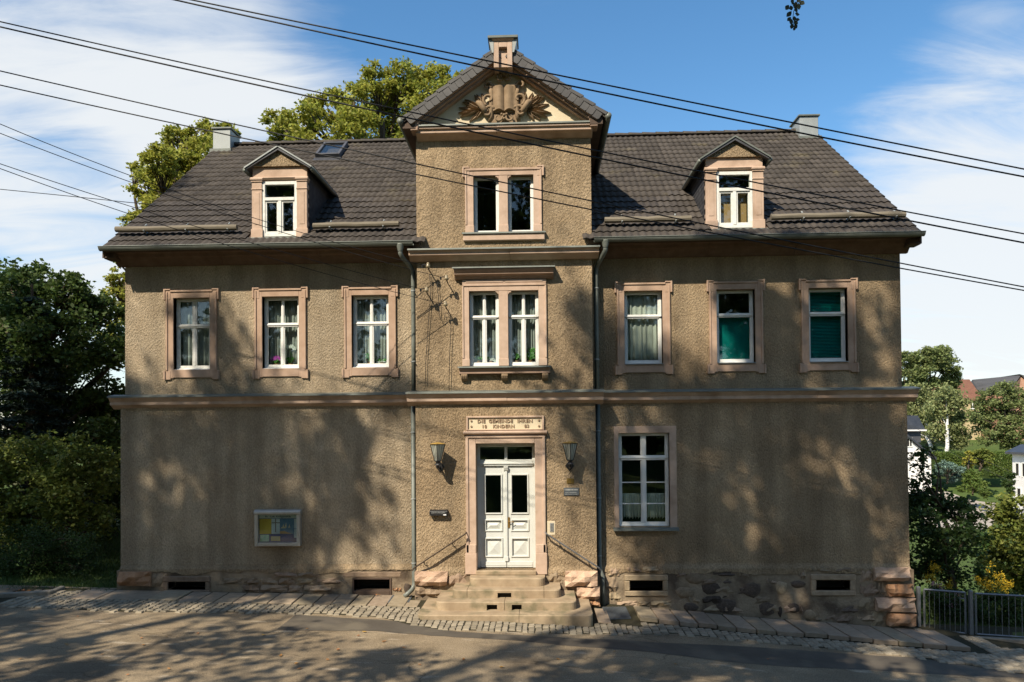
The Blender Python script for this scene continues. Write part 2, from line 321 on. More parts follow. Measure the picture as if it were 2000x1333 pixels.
MT['grate'] = mat('drain_grate_steel', (.09, .10, .105), (.13, .14, .145), rough=.55, metal=.4, scale=12)
MT['soil'] = mat('garden_soil', (.045, .040, .022), (.075, .065, .035), rough=.95, scale=4, bump=.5, bscale=20, bdist=.02, spec=.05)
MT['wire'] = mat('black_cable', (.010, .010, .010), (.014, .014, .014), rough=.6)
MT['porcelain'] = mat('brown_porcelain', (.22, .17, .10), (.33, .27, .17), rough=.2)
MT['rust'] = mat('rusty_iron', (.07, .05, .035), (.11, .075, .05), rough=.8, scale=20)
MT['lampglass'] = mat('frosted_lamp_glass', (.56, .56, .46), (.64, .64, .54), rough=.25, scale=4, transl=.45)
MT['ochre'] = mat('ochre_lamp_cap', (.34, .20, .04), (.44, .27, .06), rough=.5, scale=8)
# ================================================================== the ground
WZ = ((-60, 1.3), (-30, .9), (-12, .3), (-8.4, .2), (-4.3, .10), (-2.1, .07), (0, .025), (2.1, -.10), (4.9, -.36), (8.4, -.62), (12, -.90), (20, -1.4), (60, -2.4))
WX = [a for a, b in WZ]; WZZ = [b for a, b in WZ]
VY = [0, 2, 4, 15, 40, 60, 74, 84, 92, 110, 140, 250, 600]; VZ = [0, -.2, -.8, -2.5, -3.9, -4.4, -4.3, -1.9, .5, 2.7, 6.5, 12, 20]
def gz(x, y):
    w = float(np.interp(x, WX, WZZ)); d = -y
    if d > 0:
        z = w - .05 * min(d, .9) - .02 * max(0, min(d - .9, .8)) + .012 * max(0, min(d, 8) - 1.7)
        return z + 1.75 * sstep(8.5, 14, d) + .03 * max(0, d - 14)
    side = sstep(8.6, 13, x)
    base = float(np.interp(x, (-60, -8, 8, 14), (1.0, .22, -.6, -.75)))
    if x < 8.6: base = w + .01 * min(y, 60) * (1 - sstep(5, 8.5, x))
    return base + side * float(np.interp(y, VY, VZ))
def grid_mesh(name, xs, ys, off, mt, parent=None, fn=None):
    xs = np.asarray(xs); ys = np.asarray(ys); nx, ny = len(xs), len(ys)
    V = np.array([(x, y, gz(x, y) + off) for y in ys for x in xs]); F = []
    for j in range(ny - 1):
        for i in range(nx - 1):
            a = j * nx + i
            cx_, cy_ = (xs[i] + xs[i + 1]) / 2, (ys[j] + ys[j + 1]) / 2
            if fn and not fn(cx_, cy_): continue
            F.append((a, a + 1, a + 1 + nx, a + nx))
    return fast_mesh(name, V, F, mt, parent, smooth=True)
xs = np.concatenate([[-420, -250, -150, -100, -70, -50], np.arange(-40, 40.1, 1.0), np.arange(42, 110, 3.0), [125, 150, 200, 300, 480]])
ys = np.concatenate([[-420, -200, -100, -60, -40, -30], np.arange(-24, 12, 1.0), np.arange(13, 120, 2.5), [130, 150, 180, 220, 300, 420, 700]])
MT['ground'] = mat('meadow_ground', (.055, .085, .022), (.085, .115, .035), rough=.95, scale=.6, bump=.5, bscale=14, bdist=.04, spec=.05, c3=(.10, .09, .045), c3lo=.55, c3hi=.7, c3scale=.15)
g = grid_mesh('ground', xs, ys, -.05, MT['ground']); g['kind'] = 'structure'

def asphalt_mat():
    m = mat('worn_asphalt', (.212, .160, .100), (.290, .224, .144), rough=.9, scale=1.1, bump=.55, bscale=110, bdist=.006, spec=.15, c3=(.160, .122, .080), c3lo=.48, c3hi=.62, c3scale=.45, bump2=.12, b2scale=1.5)
    nt = m.node_tree; N = nt.nodes.new; L = nt.links.new; bs = nt.nodes['Principled BSDF']; src = bs.inputs['Base Color'].links[0].from_socket
    tc = N('ShaderNodeTexCoord'); n = N('ShaderNodeTexNoise'); n.inputs['Scale'].default_value = 55; n.inputs['Detail'].default_value = 5; L(tc.outputs['Object'], n.inputs['Vector'])
    r = N('ShaderNodeMapRange'); L(n.outputs['Fac'], r.inputs[0]); r.inputs[1].default_value = .3; r.inputs[2].default_value = .7; r.inputs[3].default_value = .62; r.inputs[4].default_value = 1.36
    mp = N('ShaderNodeMapping'); mp.inputs['Scale'].default_value = (.35, 2.2, 1); mp.inputs['Rotation'].default_value = (0, 0, R_(6)); L(tc.outputs['Object'], mp.inputs[0])
    wn = N('ShaderNodeTexNoise'); wn.inputs['Scale'].default_value = 1.7; wn.inputs['Detail'].default_value = 6; L(tc.outputs['Object'], wn.inputs['Vector']); wa = N('ShaderNodeVectorMath'); wa.operation = 'SCALE'; wa.inputs['Scale'].default_value = .9; L(wn.outputs['Color'], wa.inputs[0]); wb = N('ShaderNodeVectorMath'); L(mp.outputs[0], wb.inputs[0]); L(wa.outputs[0], wb.inputs[1])
    vo = N('ShaderNodeTexVoronoi'); vo.feature = 'DISTANCE_TO_EDGE'; vo.inputs['Scale'].default_value = .42; L(wb.outputs[0], vo.inputs['Vector'])
    cr = N('ShaderNodeMapRange'); L(vo.outputs['Distance'], cr.inputs[0]); cr.inputs[1].default_value = .0; cr.inputs[2].default_value = .011; cr.inputs[3].default_value = .55; cr.inputs[4].default_value = 1.0
    mu = N('ShaderNodeMath'); mu.operation = 'MULTIPLY'; L(r.outputs[0], mu.inputs[0]); L(cr.outputs[0], mu.inputs[1])
    m5 = N('ShaderNodeMapping'); m5.inputs['Scale'].default_value = (.9, 3.2, 1); L(tc.outputs['Object'], m5.inputs[0]); n5 = N('ShaderNodeTexNoise'); n5.inputs['Scale'].default_value = 1.6; n5.inputs['Detail'].default_value = 7; L(m5.outputs[0], n5.inputs['Vector'])
    r5 = N('ShaderNodeMapRange'); L(n5.outputs['Fac'], r5.inputs[0]); r5.inputs[1].default_value = .62; r5.inputs[2].default_value = .68; x5 = N('ShaderNodeMix'); x5.data_type = 'RGBA'; L(r5.outputs[0], x5.inputs['Factor']); L(src, x5.inputs['A']); x5.inputs['B'].default_value = (.34, .275, .195, 1); src = x5.outputs['Result']   # worn pale patches
    hs = N('ShaderNodeHueSaturation'); L(src, hs.inputs['Color']); L(mu.outputs[0], hs.inputs['Value']); L(hs.outputs[0], bs.inputs['Base Color']); return m
MT['asphalt'] = asphalt_mat()
MT['asphalt_dark'] = mat('newer_asphalt_shaded', (.080, .067, .052), (.115, .097, .075), rough=.85, scale=1.6, bump=.6, bscale=120, bdist=.006, spec=.2, c3=(.15, .125, .09), c3lo=.53, c3hi=.66, c3scale=1.0)  # newer asphalt, with some of the road's shade put into the colour
rd = grid_mesh('road', np.arange(-46, 46.1, 1.0), np.concatenate([np.arange(-9.2, -2, .6), np.arange(-2, .01, .2)]), 0.0, MT['asphalt']); rd['kind'] = 'structure'
def px_poly_sheet(name, pts, off, mt, n=26):
    """ground sheet bounded by the photo polyline pairs (near edge, far edge) found on the ground"""
    near, far = pts; V = []; F = []
    A = [on_ground(*p) for p in near]; B = [on_ground(*p) for p in far]
    def lerp(P, t):
        k = t * (len(P) - 1); i = min(int(k), len(P) - 2); return P[i] + (P[i + 1] - P[i]) * (k - i)
    m = 5
    for i in range(n + 1):
        a, b = lerp(A, i / n), lerp(B, i / n)
        for j in range(m + 1):
            q = a + (b - a) * j / m
            if 0 < i < n and j in (0, m): q = q + np.array([rng.uniform(-.04, .04), rng.uniform(-.05, .05), 0])
            V.append((q[0], q[1], gz(q[0], q[1]) + off))
    for i in range(n):
        for j in range(m):
            a = i * (m + 1) + j; F.append((a, a + 1, a + m + 2, a + m + 1))
    o = fast_mesh(name, V, F, mt); o['kind'] = 'structure'; return o
px_poly_sheet('asphalt_patch_shade', ([(540, 1232), (760, 1236), (900, 1246), (1150, 1266), (1500, 1302), (2000, 1326), (2090, 1340)],
                                [(578, 1201), (760, 1212), (900, 1238), (1150, 1251), (1500, 1268), (2000, 1299), (2090, 1312)]), .004, MT['asphalt_dark'], 34)  # dark band: real patch around the centre, partly painted shade farther right

# ---- slabs of the pavement
def px_line(pts):
    P = [on_ground(*p) for p in pts]; X = [p[0] for p in P]; Y = [p[1] for p in P]
    return lambda x: float(np.interp(x, X, Y))
slab_l = px_line([(150, 1172), (278, 1174), (431, 1179.5), (618, 1183.6), (780, 1187)])
slab_r = px_line([(1180, 1212), (1241, 1217), (1347, 1227), (1448, 1238), (1598, 1249), (1740, 1263), (1870, 1275), (1900, 1277)])
cob_l = px_line([(100, 1190), (240, 1196), (430, 1197), (620, 1200), (740, 1206), (800, 1222), (860, 1231), (1000, 1236), (1120, 1240), (1220, 1240)])
cob_r = px_line([(1180, 1242), (1300, 1238), (1450, 1252), (1600, 1266), (1740, 1280), (1860, 1296), (1960, 1312), (2060, 1330)])
pav = MB()
def sheet_between(x0, x1, yb, yf, off, n):
    V = []; F = []
    for i in range(n + 1):
        x = x0 + (x1 - x0) * i / n
        for j in range(5):
            y = yb(x) + (yf(x) - yb(x)) * j / 4; V.append((x, y, gz(x, y) + off))
    for i in range(n):
        for j in range(4):
            a = i * 5 + j; F.append((a, a + 1, a + 6, a + 5))
    return V, F
V1, F1 = sheet_between(-10.4, 2.0, lambda x: -.1, lambda x: min(cob_l(x), -.8), .004, 60)
V2, F2 = sheet_between(2.0, 11.5, lambda x: -.1 if x < 8.4 else .25, lambda x: cob_r(x), .004, 50)
F2 = [tuple(i + len(V1) for i in f) for f in F2]
pv = fast_mesh('pavement', V1 + V2, F1 + F2, MT['joint']); pv['kind'] = 'structure'
def slab(x0, x1, yb, yf0, yf1, lift_b, lift_f, th=.09, skew=0.0):
    mb = MB(); g_ = .013
    a = [(x0 + g_, yb), (x1 - g_, yb), (x1 - g_ + skew, yf1), (x0 + g_ + skew, yf0)]
    jit = rng.uniform(-.010, .012)
    zt = [gz(x, y) + (lift_b if i < 2 else lift_f) + jit + rng.uniform(-.003, .003) for i, (x, y) in enumerate(a)]
    vs = [(x, y, z) for (x, y), z in zip(a, zt)] + [(x, y, z - th) for (x, y), z in zip(a, zt)]
    mb.add(vs, [(0, 1, 2, 3), (4, 7, 6, 5), (0, 4, 5, 1), (1, 5, 6, 2), (2, 6, 7, 3), (3, 7, 4, 0)])
    return mb.build('slab', MT['slab'], pv, bevel=.008)
x = -9.0
for wd in [.62, 1.05, .62, .42, .36, .40, .37, .35, .50, .42, .36, .38, .36, .40, .38]:
    if x + wd > -1.6: break
    slab(x, x + wd, -.16, slab_l(x), slab_l(x + wd), .02, .028); x += wd
x = 2.62
for wd in [.36, .40, .36, .36, .36, .38, .38, .52, .44, .40, .42, .46, .44, .42, .46, .40, .46]:
    slab(x, x + wd, -.17, slab_r(x) + .02, slab_r(x + wd) + .02, .02, .10, skew=0.0); x += wd
    if x > 8.62: break
# plain flags beside the steps
slab(-2.35, -1.75, -.5, -.95, -.98, .015, .02); slab(1.78, 2.05, -.55, -1.55, -1.62, .02, .04)

# ---- granite setts
def sett_mesh(i):
    r = random.Random(i); mb = MB(); a = [(-.5, -.5), (.5, -.5), (.5, .5), (-.5, .5)]
    a = [(x + r.uniform(-.05, .05), y + r.uniform(-.05, .05)) for x, y in a]; t = .82
    vs = [(x, y, -.5) for x, y in a] + [(x, y, .18) for x, y in a] + [(x * t, y * t, .5 + r.uniform(-.1, .1)) for x, y in a]
    fs = [(8, 9, 10, 11)] + [(i, (i + 1) % 4, (i + 1) % 4 + 4, i + 4) for i in range(4)] + [(i + 4, (i + 1) % 4 + 4, (i + 1) % 4 + 8, i + 8) for i in range(4)]
    return vs, fs
SETTS = [sett_mesh(i) for i in range(6)]
setts = []
def lay(x0, x1, yb, yf, rw, cw, wave=0.0):
    """courses of setts across the strip, each course one row in x"""
    x = x0
    while x < x1:
        w_ = cw * rng.uniform(.85, 1.18); a, b = yb(x), yf(x); y = a - rw * .5 * rng.random() * .6
        while y > b - .02:
            h_ = rw * rng.uniform(.85, 1.15); yy = y - h_ / 2
            if yy > b - .03: setts.append((x + w_ / 2 + rng.uniform(-.006, .006) + wave * math.sin(yy * 5), yy, w_ * .90, h_ * .88, rng.uniform(-.09, .09), rng.uniform(-.006, .006)))
            y -= h_
        x += w_
stepfront = lambda x: -2.0 if -1.65 < x < 1.72 else -.95
lay(-10.0, -9.02, lambda x: -.35, lambda x: cob_l(x), .13, .17)
lay(-9.0, -2.4, lambda x: slab_l(x) - .03, lambda x: cob_l(x) + rng.uniform(-.08, .08), .115, .135)
lay(-2.4, -1.62, lambda x: -1.02, lambda x: cob_l(x) + rng.uniform(-.06, .06), .125, .115, .02)
lay(-1.62, 1.95, lambda x: -1.96 if x < 1.65 else -1.66, lambda x: cob_l(x) + rng.uniform(-.06, .06), .13, .12)
lay(1.95, 2.62, lambda x: -1.62, lambda x: cob_r(x) + rng.uniform(-.06, .06), .125, .12)
lay(2.62, 9.15, lambda x: slab_r(x) - .04, lambda x: cob_r(x) + rng.uniform(-.1, .08), .125, .14)
lay(9.15, 10.6, lambda x: -.35 if x < 9.5 else -1.0, lambda x: cob_r(x), .125, .14)
setts = [s for s in setts if s[1] < -.2]
setts.sort(key=lambda s: -s[1] + .0 * abs(s[0]))
vis = [s for s in setts]
vis.sort(key=lambda s: -(-s[1] - .12 * abs(s[0])))
sm = []
for vs_, fs_ in SETTS:
    me = bpy.data.meshes.new('sett'); me.from_pydata(vs_, [], fs_); me.materials.append(MT['sett']); sm.append(me)
for k, (x, y, w_, h_, rz, dz) in enumerate(vis[:300]):
    inst('sett', sm[k % 6], pv, (x, y, gz(x, y) - .002 + dz), (rng.uniform(-.03, .03), rng.uniform(-.03, .03), rz), (w_, h_, .06))
mb = MB()
for k, (x, y, w_, h_, rz, dz) in enumerate(vis[300:]):
    c, s = math.cos(rz), math.sin(rz); vs_, fs_ = SETTS[k % 6]; z0 = gz(x, y) - .002 + dz
    mb.add([(x + c * a * w_ - s * b * h_, y + s * a * w_ + c * b * h_, z0 + q * .06) for a, b, q in vs_], fs_)
if mb.v:
    o = mb.build('sett_field', MT['sett_i'], pv); o['kind'] = 'stuff'
# ================================================================== the school house
house = thing('school_house', 'two-storey roughcast school house with pink stone trim, central gable bay and dark tiled roof', 'house')
XW, XL = 8.28, 8.34                     # half width of upper wall, lower wall
YU, YL, YA, YB = 0.0, -.07, -.35, -.42  # wall planes: upper, lower, bay upper, bay lower
ZS, ZE, SL = 4.30, 7.45, .7676          # string course, eaves height, roof slope
YE, YR, ZR = -.54, 5.14, 11.81
DEPTH = 10.3
def wall_open(x0, x1, z0, z1, yf, ops, depth=.32, mb=None):
    mb = mb or MB()
    X = sorted({x0, x1} | {v for o in ops for v in o[:2]}); Z = sorted({z0, z1} | {v for o in ops for v in o[2:]})
    for i in range(len(X) - 1):
        for j in range(len(Z) - 1):
            a, b, c, d = X[i], X[i + 1], Z[j], Z[j + 1]; mx_, mz_ = (a + b) / 2, (c + d) / 2
            if any(o[0] < mx_ < o[1] and o[2] < mz_ < o[3] for o in ops): continue
            mb.add([(a, yf, c), (b, yf, c), (b, yf, d), (a, yf, d)], [(0, 1, 2, 3)])
    for a, b, c, d in ops:
        y1 = yf + depth
        mb.add([(a, yf, c), (a, y1, c), (a, y1, d), (a, yf, d)], [(0, 1, 2, 3)]); mb.add([(b, yf, c), (b, y1, c), (b, y1, d), (b, yf, d)], [(3, 2, 1, 0)])
        mb.add([(a, yf, c), (b, yf, c), (b, y1, c), (a, y1, c)], [(0, 1, 2, 3)]); mb.add([(a, yf, d), (b, yf, d), (b, y1, d), (a, y1, d)], [(3, 2, 1, 0)])
    mb.add([(x0, yf, z0), (x0, yf + depth, z0), (x0, yf + depth, z1), (x0, yf, z1)], [(0, 1, 2, 3)])
    mb.add([(x1, yf, z0), (x1, yf + depth, z0), (x1, yf + depth, z1), (x1, yf, z1)], [(0, 1, 2, 3)])
    mb.add([(x0, yf, z1), (x1, yf, z1), (x1, yf + depth, z1), (x0, yf + depth, z1)], [(0, 1, 2, 3)])
    return mb
WC = [-6.80, -4.85, -2.90, 2.93, 4.865, 6.78]
OPU = [(c - .40, c + .40, 4.92, 6.47) for c in WC]
OP7 = (2.37, 3.43, 1.50, 3.46)
wall_open(-XW, -1.7, 4.1, 7.5, YU, OPU[:3]).build('upper_wall', MT['stucco_pale'], house)
wall_open(1.7, XW, 4.1, 7.5, YU, OPU[3:]).build('upper_wall', MT['stucco'], house)
wall_open(-XL, -1.7, .58, 4.2, YL, []).build('lower_wall', MT['stucco_pale'], house)
wall_open(1.7, XL, .58, 4.2, YL, [OP7]).build('lower_wall', MT['stucco'], house)
OPT = [(-.625, -.095, 7.68, 8.87), (.095, .63, 7.68, 8.87)]
OPM = [(-.735, -.115, 4.88, 6.45), (.08, .715, 4.88, 6.45)]
OPD = (-.61, .61, .66, 3.27)
bay = wall_open(-1.83, 1.83, 4.1, 9.95, YA, OPT + OPM); wall_open(-1.865, 1.865, .3, 4.2, YB, [OPD], mb=bay)
for s in (-1, 1):
    for xx, y0, z0, z1 in ((1.83, YA, 4.1, 9.95), (1.865, YB, -.3, 4.2)):
        bay.add([(s * xx, y0, z0), (s * xx, 3.2, z0), (s * xx, 3.2, z1), (s * xx, y0, z1)], [(0, 1, 2, 3)])
bay.build('bay_wall', MT['stucco'], house)
mb = MB()
for s in (-1, 1):
    for xx, y0, z0, z1 in ((XW, 0, 4.1, 7.5), (XL, YL, -1.2, 4.2)):
        mb.add([(s * xx, y0, z0), (s * xx, DEPTH, z0), (s * xx, DEPTH, z1), (s * xx, y0, z1)], [(0, 1, 2, 3)])
    mb.add([(s * XW, 0, 7.5), (s * XW, DEPTH, 7.5), (s * XW, YR, ZR - .15)], [(0, 1, 2)])
mb.add([(-XW, DEPTH, -1.2), (XW, DEPTH, -1.2), (XW, DEPTH, 7.5), (-XW, DEPTH, 7.5)], [(0, 1, 2, 3)])
mb.build('end_wall', MT['stucco'], house)
# rooms behind the windows
mb = MB()
for z in (.3, 4.15, 7.42): mb.box(-8.2, 8.2, .34, 6, z, z + .12)
mb.box(-8.2, 8.2, 4.5, 4.6, .3, 11.0)
for x in (-7.9, -5.8, -3.9, -1.6, 1.6, 3.9, 5.8, 7.9): mb.box(x - .05, x + .05, .34, 4.5, .42, 7.4)
mb.build('room_partition', MT['room'], house)

# ---------------- string courses and cornices
def course(x0, x1, yw, prof, name, mt, zinc=None, ret=(0, 0)):
    """prof: [(out, z)] outline, out = projection from wall plane yw"""
    n = max(1, round((x1 - x0) / 2.1)); cuts = [x0 + (x1 - x0) * (k + (rng.uniform(-.12, .12) if 0 < k < n else 0)) / n for k in range(n + 1)]; ob = None
    for a, b in zip(cuts, cuts[1:]):
        mb = MB(); jit = rng.uniform(-.003, .003); mb.px([(yw - o - (jit if o > 0 else 0), z) for o, z in prof], a + .002, b - .002); q = mb.build(name, mt, house, bevel=.006); ob = ob or q
    if zinc:
        o, z = zinc; m2 = MB(); m2.px([(yw + .01, z + .055), (yw - o - .02, z + .012), (yw - o - .026, z - .022), (yw - o - .02, z - .022), (yw - o - .014, z + .003), (yw + .01, z + .04)], x0 - .012, x1 + .012)
        m2.build('zinc_cover', MT['zinc'], ob)
    return ob
SP = [(-.02, 4.335), (.24, 4.335), (.24, 4.305), (.19, 4.235), (.18, 4.232), (.18, 4.155), (.12, 4.13), (.03, 4.07), (-.02, 4.07)]
course(-XW - .24, -1.9, YU, SP, 'string_course', MT['pink'], (.24, 4.335)); course(1.9, XW + .24, YU, SP, 'string_course', MT['pink'], (.24, 4.335))
course(-2.03, 2.03, YA, [(o + .003, z - .003) for o, z in SP], 'string_course', MT['pink'], (.243, 4.332))
CP = [(-.02, 7.30), (.24, 7.30), (.24, 7.275), (.20, 7.235), (.20, 7.185), (.13, 7.155), (.06, 7.10), (-.02, 7.09)]
course(-1.97, 1.97, YA, CP, 'bay_cornice', MT['pink'], (.24, 7.30))
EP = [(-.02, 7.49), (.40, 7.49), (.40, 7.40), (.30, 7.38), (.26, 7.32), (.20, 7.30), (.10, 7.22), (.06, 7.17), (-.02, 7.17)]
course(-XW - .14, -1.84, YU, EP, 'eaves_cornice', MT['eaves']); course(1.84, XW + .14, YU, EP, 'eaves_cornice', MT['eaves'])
GP = [(-.02, 9.87), (.24, 9.87), (.24, 9.80), (.20, 9.79), (.20, 9.725), (.12, 9.69), (.05, 9.64), (-.02, 9.62)]
course(-1.80, 1.86, YA, GP, 'gable_cornice', MT['pink'], (.24, 9.87))

# ---------------- windows
def surround(cx, hw, z0, z1, yw, par, jw=.155, ears=True, ez=.20, top=.165, bot=.19, name='stone_surround', inner=None, bottom=True, mt='pink_dark'):
    mb = MB(); p1, p2 = .030, .052
    xo = hw + jw
    for s in (-1, 1):
        mb.box(cx + s * hw if s > 0 else cx - xo, cx + xo if s > 0 else cx - hw, yw - p1, yw + .14, z0 - (bot if bottom else 0), z1 + top)
        a, b = (cx + xo - .035, cx + xo + .004) if s > 0 else (cx - xo - .004, cx - xo + .035)
        mb.box(a, b, yw - p2, yw + .05, z0 - (.02 if bottom else 0), z1 + top - .03)
        if ears:
            a, b = (cx + xo - .10, cx + xo + .05) if s > 0 else (cx - xo - .05, cx - xo + .10)
            mb.box(a, b, yw - p1 - .006, yw + .03, z1 + top - ez, z1 + top + .035)
            a2, b2 = (b - .035, b + .003) if s > 0 else (a - .003, a + .035)
            mb.box(a2, b2, yw - p2 - .006, yw + .03, z1 + top - ez - .004, z1 + top + .039)
            mb.box(a + .001, b - .001, yw - p2 - .003, yw + .03, z1 + top + .004, z1 + top + .038)
            if bottom:
                mb.box(a, b, yw - p1 - .006, yw + .03, z0 - bot - .03, z0 - bot + ez * .8)
                mb.box(a2, b2, yw - p2 - .006, yw + .03, z0 - bot - .034, z0 - bot + ez * .8 + .004)
    mb.box(cx - hw - .003, cx + hw + .003, yw - p1 - .001, yw + .14, z1 + .002, z1 + top - .001)
    mb.box(cx - xo + .09, cx + xo - .09, yw - p2 - .001, yw + .05, z1 + top - .036, z1 + top + .005)
    if bottom: mb.box(cx - hw - .003, cx + hw + .003, yw - p1 - .001, yw + .14, z0 - bot + .012, z0 - .004)
    return mb.build(name, MT[mt], par, bevel=.006)
def sash(cx, hw, z0, z1, yf, split, up_mull, lo_mull, fr=.055, paint='white', lo_bars=(), tr=.085, name='window'):
    """window frame with panes; yf = front of the frame"""
    mb = MB(); t = .055
    x0, x1 = cx - hw, cx + hw; zt = z0 + (z1 - z0) * split
    mb.box(x0, x0 + fr, yf, yf + t, z0, z1); mb.box(x1 - fr, x1, yf, yf + t, z0, z1)
    mb.box(x0 + fr, x1 - fr, yf + .001, yf + t, z1 - fr, z1); mb.box(x0 + fr, x1 - fr, yf + .001, yf + t, z0, z0 + fr + .03)
    mb.box(x0 + fr, x1 - fr, yf - .012, yf + t, zt - tr / 2, zt + tr / 2)
    mb.box(x0 + .01, x1 - .01, yf - .03, yf + .004, zt - .012, zt + .016)
    mb.box(x0 + .01, x1 - .01, yf - .026, yf + .004, z0 - .002, z0 + .03)
    panes = []
    def zone(a, b, mull, bars):
        xx = [x0 + fr, x1 - fr]
        if mull:
            mb.box(cx - mull / 2, cx + mull / 2, yf - .004, yf + t, a, b); cols = [(xx[0], cx - mull / 2), (cx + mull / 2, xx[1])]
        else: cols = [tuple(xx)]
        zz = [a] + list(bars) + [b]
        for q in bars: mb.box(xx[0], xx[1], yf + .006, yf + t - .012, q - .011, q + .011)
        for c0, c1 in cols:
            # casement rails
            mb.box(c0, c0 + .022, yf + .008, yf + t - .004, a, b); mb.box(c1 - .022, c1, yf + .008, yf + t - .004, a, b)
            for i in range(len(zz) - 1): panes.append((c0, c1, zz[i], zz[i + 1]))
    zone(zt + tr / 2, z1 - fr, up_mull, ()); zone(z0 + fr + .03, zt - tr / 2, lo_mull, lo_bars)
    ob = mb.build(name, MT[paint], house, bevel=.004)
    for a, b, c, d in panes: MB().box(a, b, yf + .026, yf + .032, c, d).build('pane', MT['glass'], ob)
    return ob
def folds(x0, x1, z0, z1, y, n, amp, mt, label, name='curtain', scal=0, group=None, top_gather=0.0):
    """hanging cloth with pleats"""
    V = []; F = []; nx = n * 8; nz = 6; ph = rng.random() * 6
    for i in range(nx + 1):
        u = i / nx; x_ = x0 + (x1 - x0) * u
        w_ = amp * (math.sin(u * n * 2 * math.pi + ph) + .45 * math.sin(u * n * 1.37 * 2 * math.pi + 2 * ph))
        zb = z0 + (scal * abs(math.sin(u * n * math.pi)) if scal else 0)
        for j in range(nz + 1):
            v = j / nz; V.append((x_ + .006 * math.sin(v * 4 + i), y + w_ * (1 - .4 * v), zb + (z1 - zb) * v))
    for i in range(nx):
        for j in range(nz):
            a = i * (nz + 1) + j; F.append((a, a + nz + 1, a + nz + 2, a + 1))
    mb = MB(); mb.add(V, F); ob = mb.build(name, mt, None, smooth=True)
    sd = ob.modifiers.new('s', 'SOLIDIFY'); sd.thickness = .002
    return tag(ob, label, 'curtain', group)
wins = []
for i, c in enumerate(WC):
    if i == 0: w_ = sash(c, .40, 4.93, 6.47, .115, .615, .06, .06, paint='white_old')
    elif i < 3: w_ = sash(c, .40, 4.93, 6.47, .115, .615, .022, .05)
    else: w_ = sash(c, .40, 4.93, 6.47, .115, .66, 0, 0)
    surround(c, .40, 4.92, 6.47, YU, w_); wins.append(w_)
    MB().px([(.12, 4.945), (-.06 if i > 2 else .0, 4.925), (-.06 if i > 2 else .0, 4.913), (.12, 4.915)], c - .395, c + .395).build('sill', MT['zinc_new'] if i > 2 else MT['white'], w_)
C0 = 'behind the upper window by '
folds(-7.14, -6.44, 4.96, 6.44, .25, 6, .018, MT['net'], 'grey net curtain behind the white cross-bar window nearest the dark garden trees')
folds(-5.22, -4.48, 4.96, 6.44, .29, 9, .020, MT['net'], 'pleated grey net curtain behind the window with the white orchid')
folds(-3.27, -2.53, 4.96, 6.44, .29, 9, .020, MT['net'], 'pleated grey net curtain behind the upper window beside the downpipe, leafy plant before it')
folds(2.56, 3.30, 4.97, 6.42, .22, 7, .022, MT['lace'], 'cream lace curtain filling the upper window next to the dark downpipe')
def blind(c, z1, label):
    mb = MB(); n = 46
    for k in range(n):
        z = 4.98 + (z1 - 4.98) * k / n; mb.obox((c - .37, .225, z), (.74, 0, 0), (0, .022, .022), (0, .002, -.002))
    mb.box(c - .375, c + .375, .22, .25, z1, z1 + .03)
    tag(mb.build('venetian_blind', MT['teal'], None), label, 'blind')
blind(WC[4], 5.98, 'teal venetian blind lowered behind the window between the lace curtain and the house corner')
blind(WC[5], 6.40, 'teal venetian blind fully lowered behind the upper window nearest the house corner')
# bay top window
def bay_window(ops, z0, z1, label_split, um, lm, nm, lo, paint='white'):
    for a, b, c, d in ops:
        sash((a + b) / 2, (b - a) / 2, c + .012, d, YA + .10, label_split, um, lm, fr=.05, paint=paint, tr=.07)
def simple_pane(a, b, c, d, y, fr=.05):
    mb = MB(); mb.box(a, a + fr, y, y + .05, c, d); mb.box(b - fr, b, y, y + .05, c, d); mb.box(a + fr, b - fr, y + .001, y + .05, d - fr, d); mb.box(a + fr, b - fr, y + .001, y + .05, c, c + fr + .01)
    mb.box(a + fr, a + fr + .018, y + .014, y + .05, c + fr, d - fr); mb.box(b - fr - .018, b - fr, y + .014, y + .05, c + fr, d - fr)
    ob = mb.build('window', MT['white'], house, bevel=.004); MB().box(a + fr, b - fr, y + .024, y + .03, c + fr, d - fr).build('pane', MT['glass'], ob); return ob
tw = [simple_pane(a, b, c + .01, d, YA + .10) for a, b, c, d in OPT]
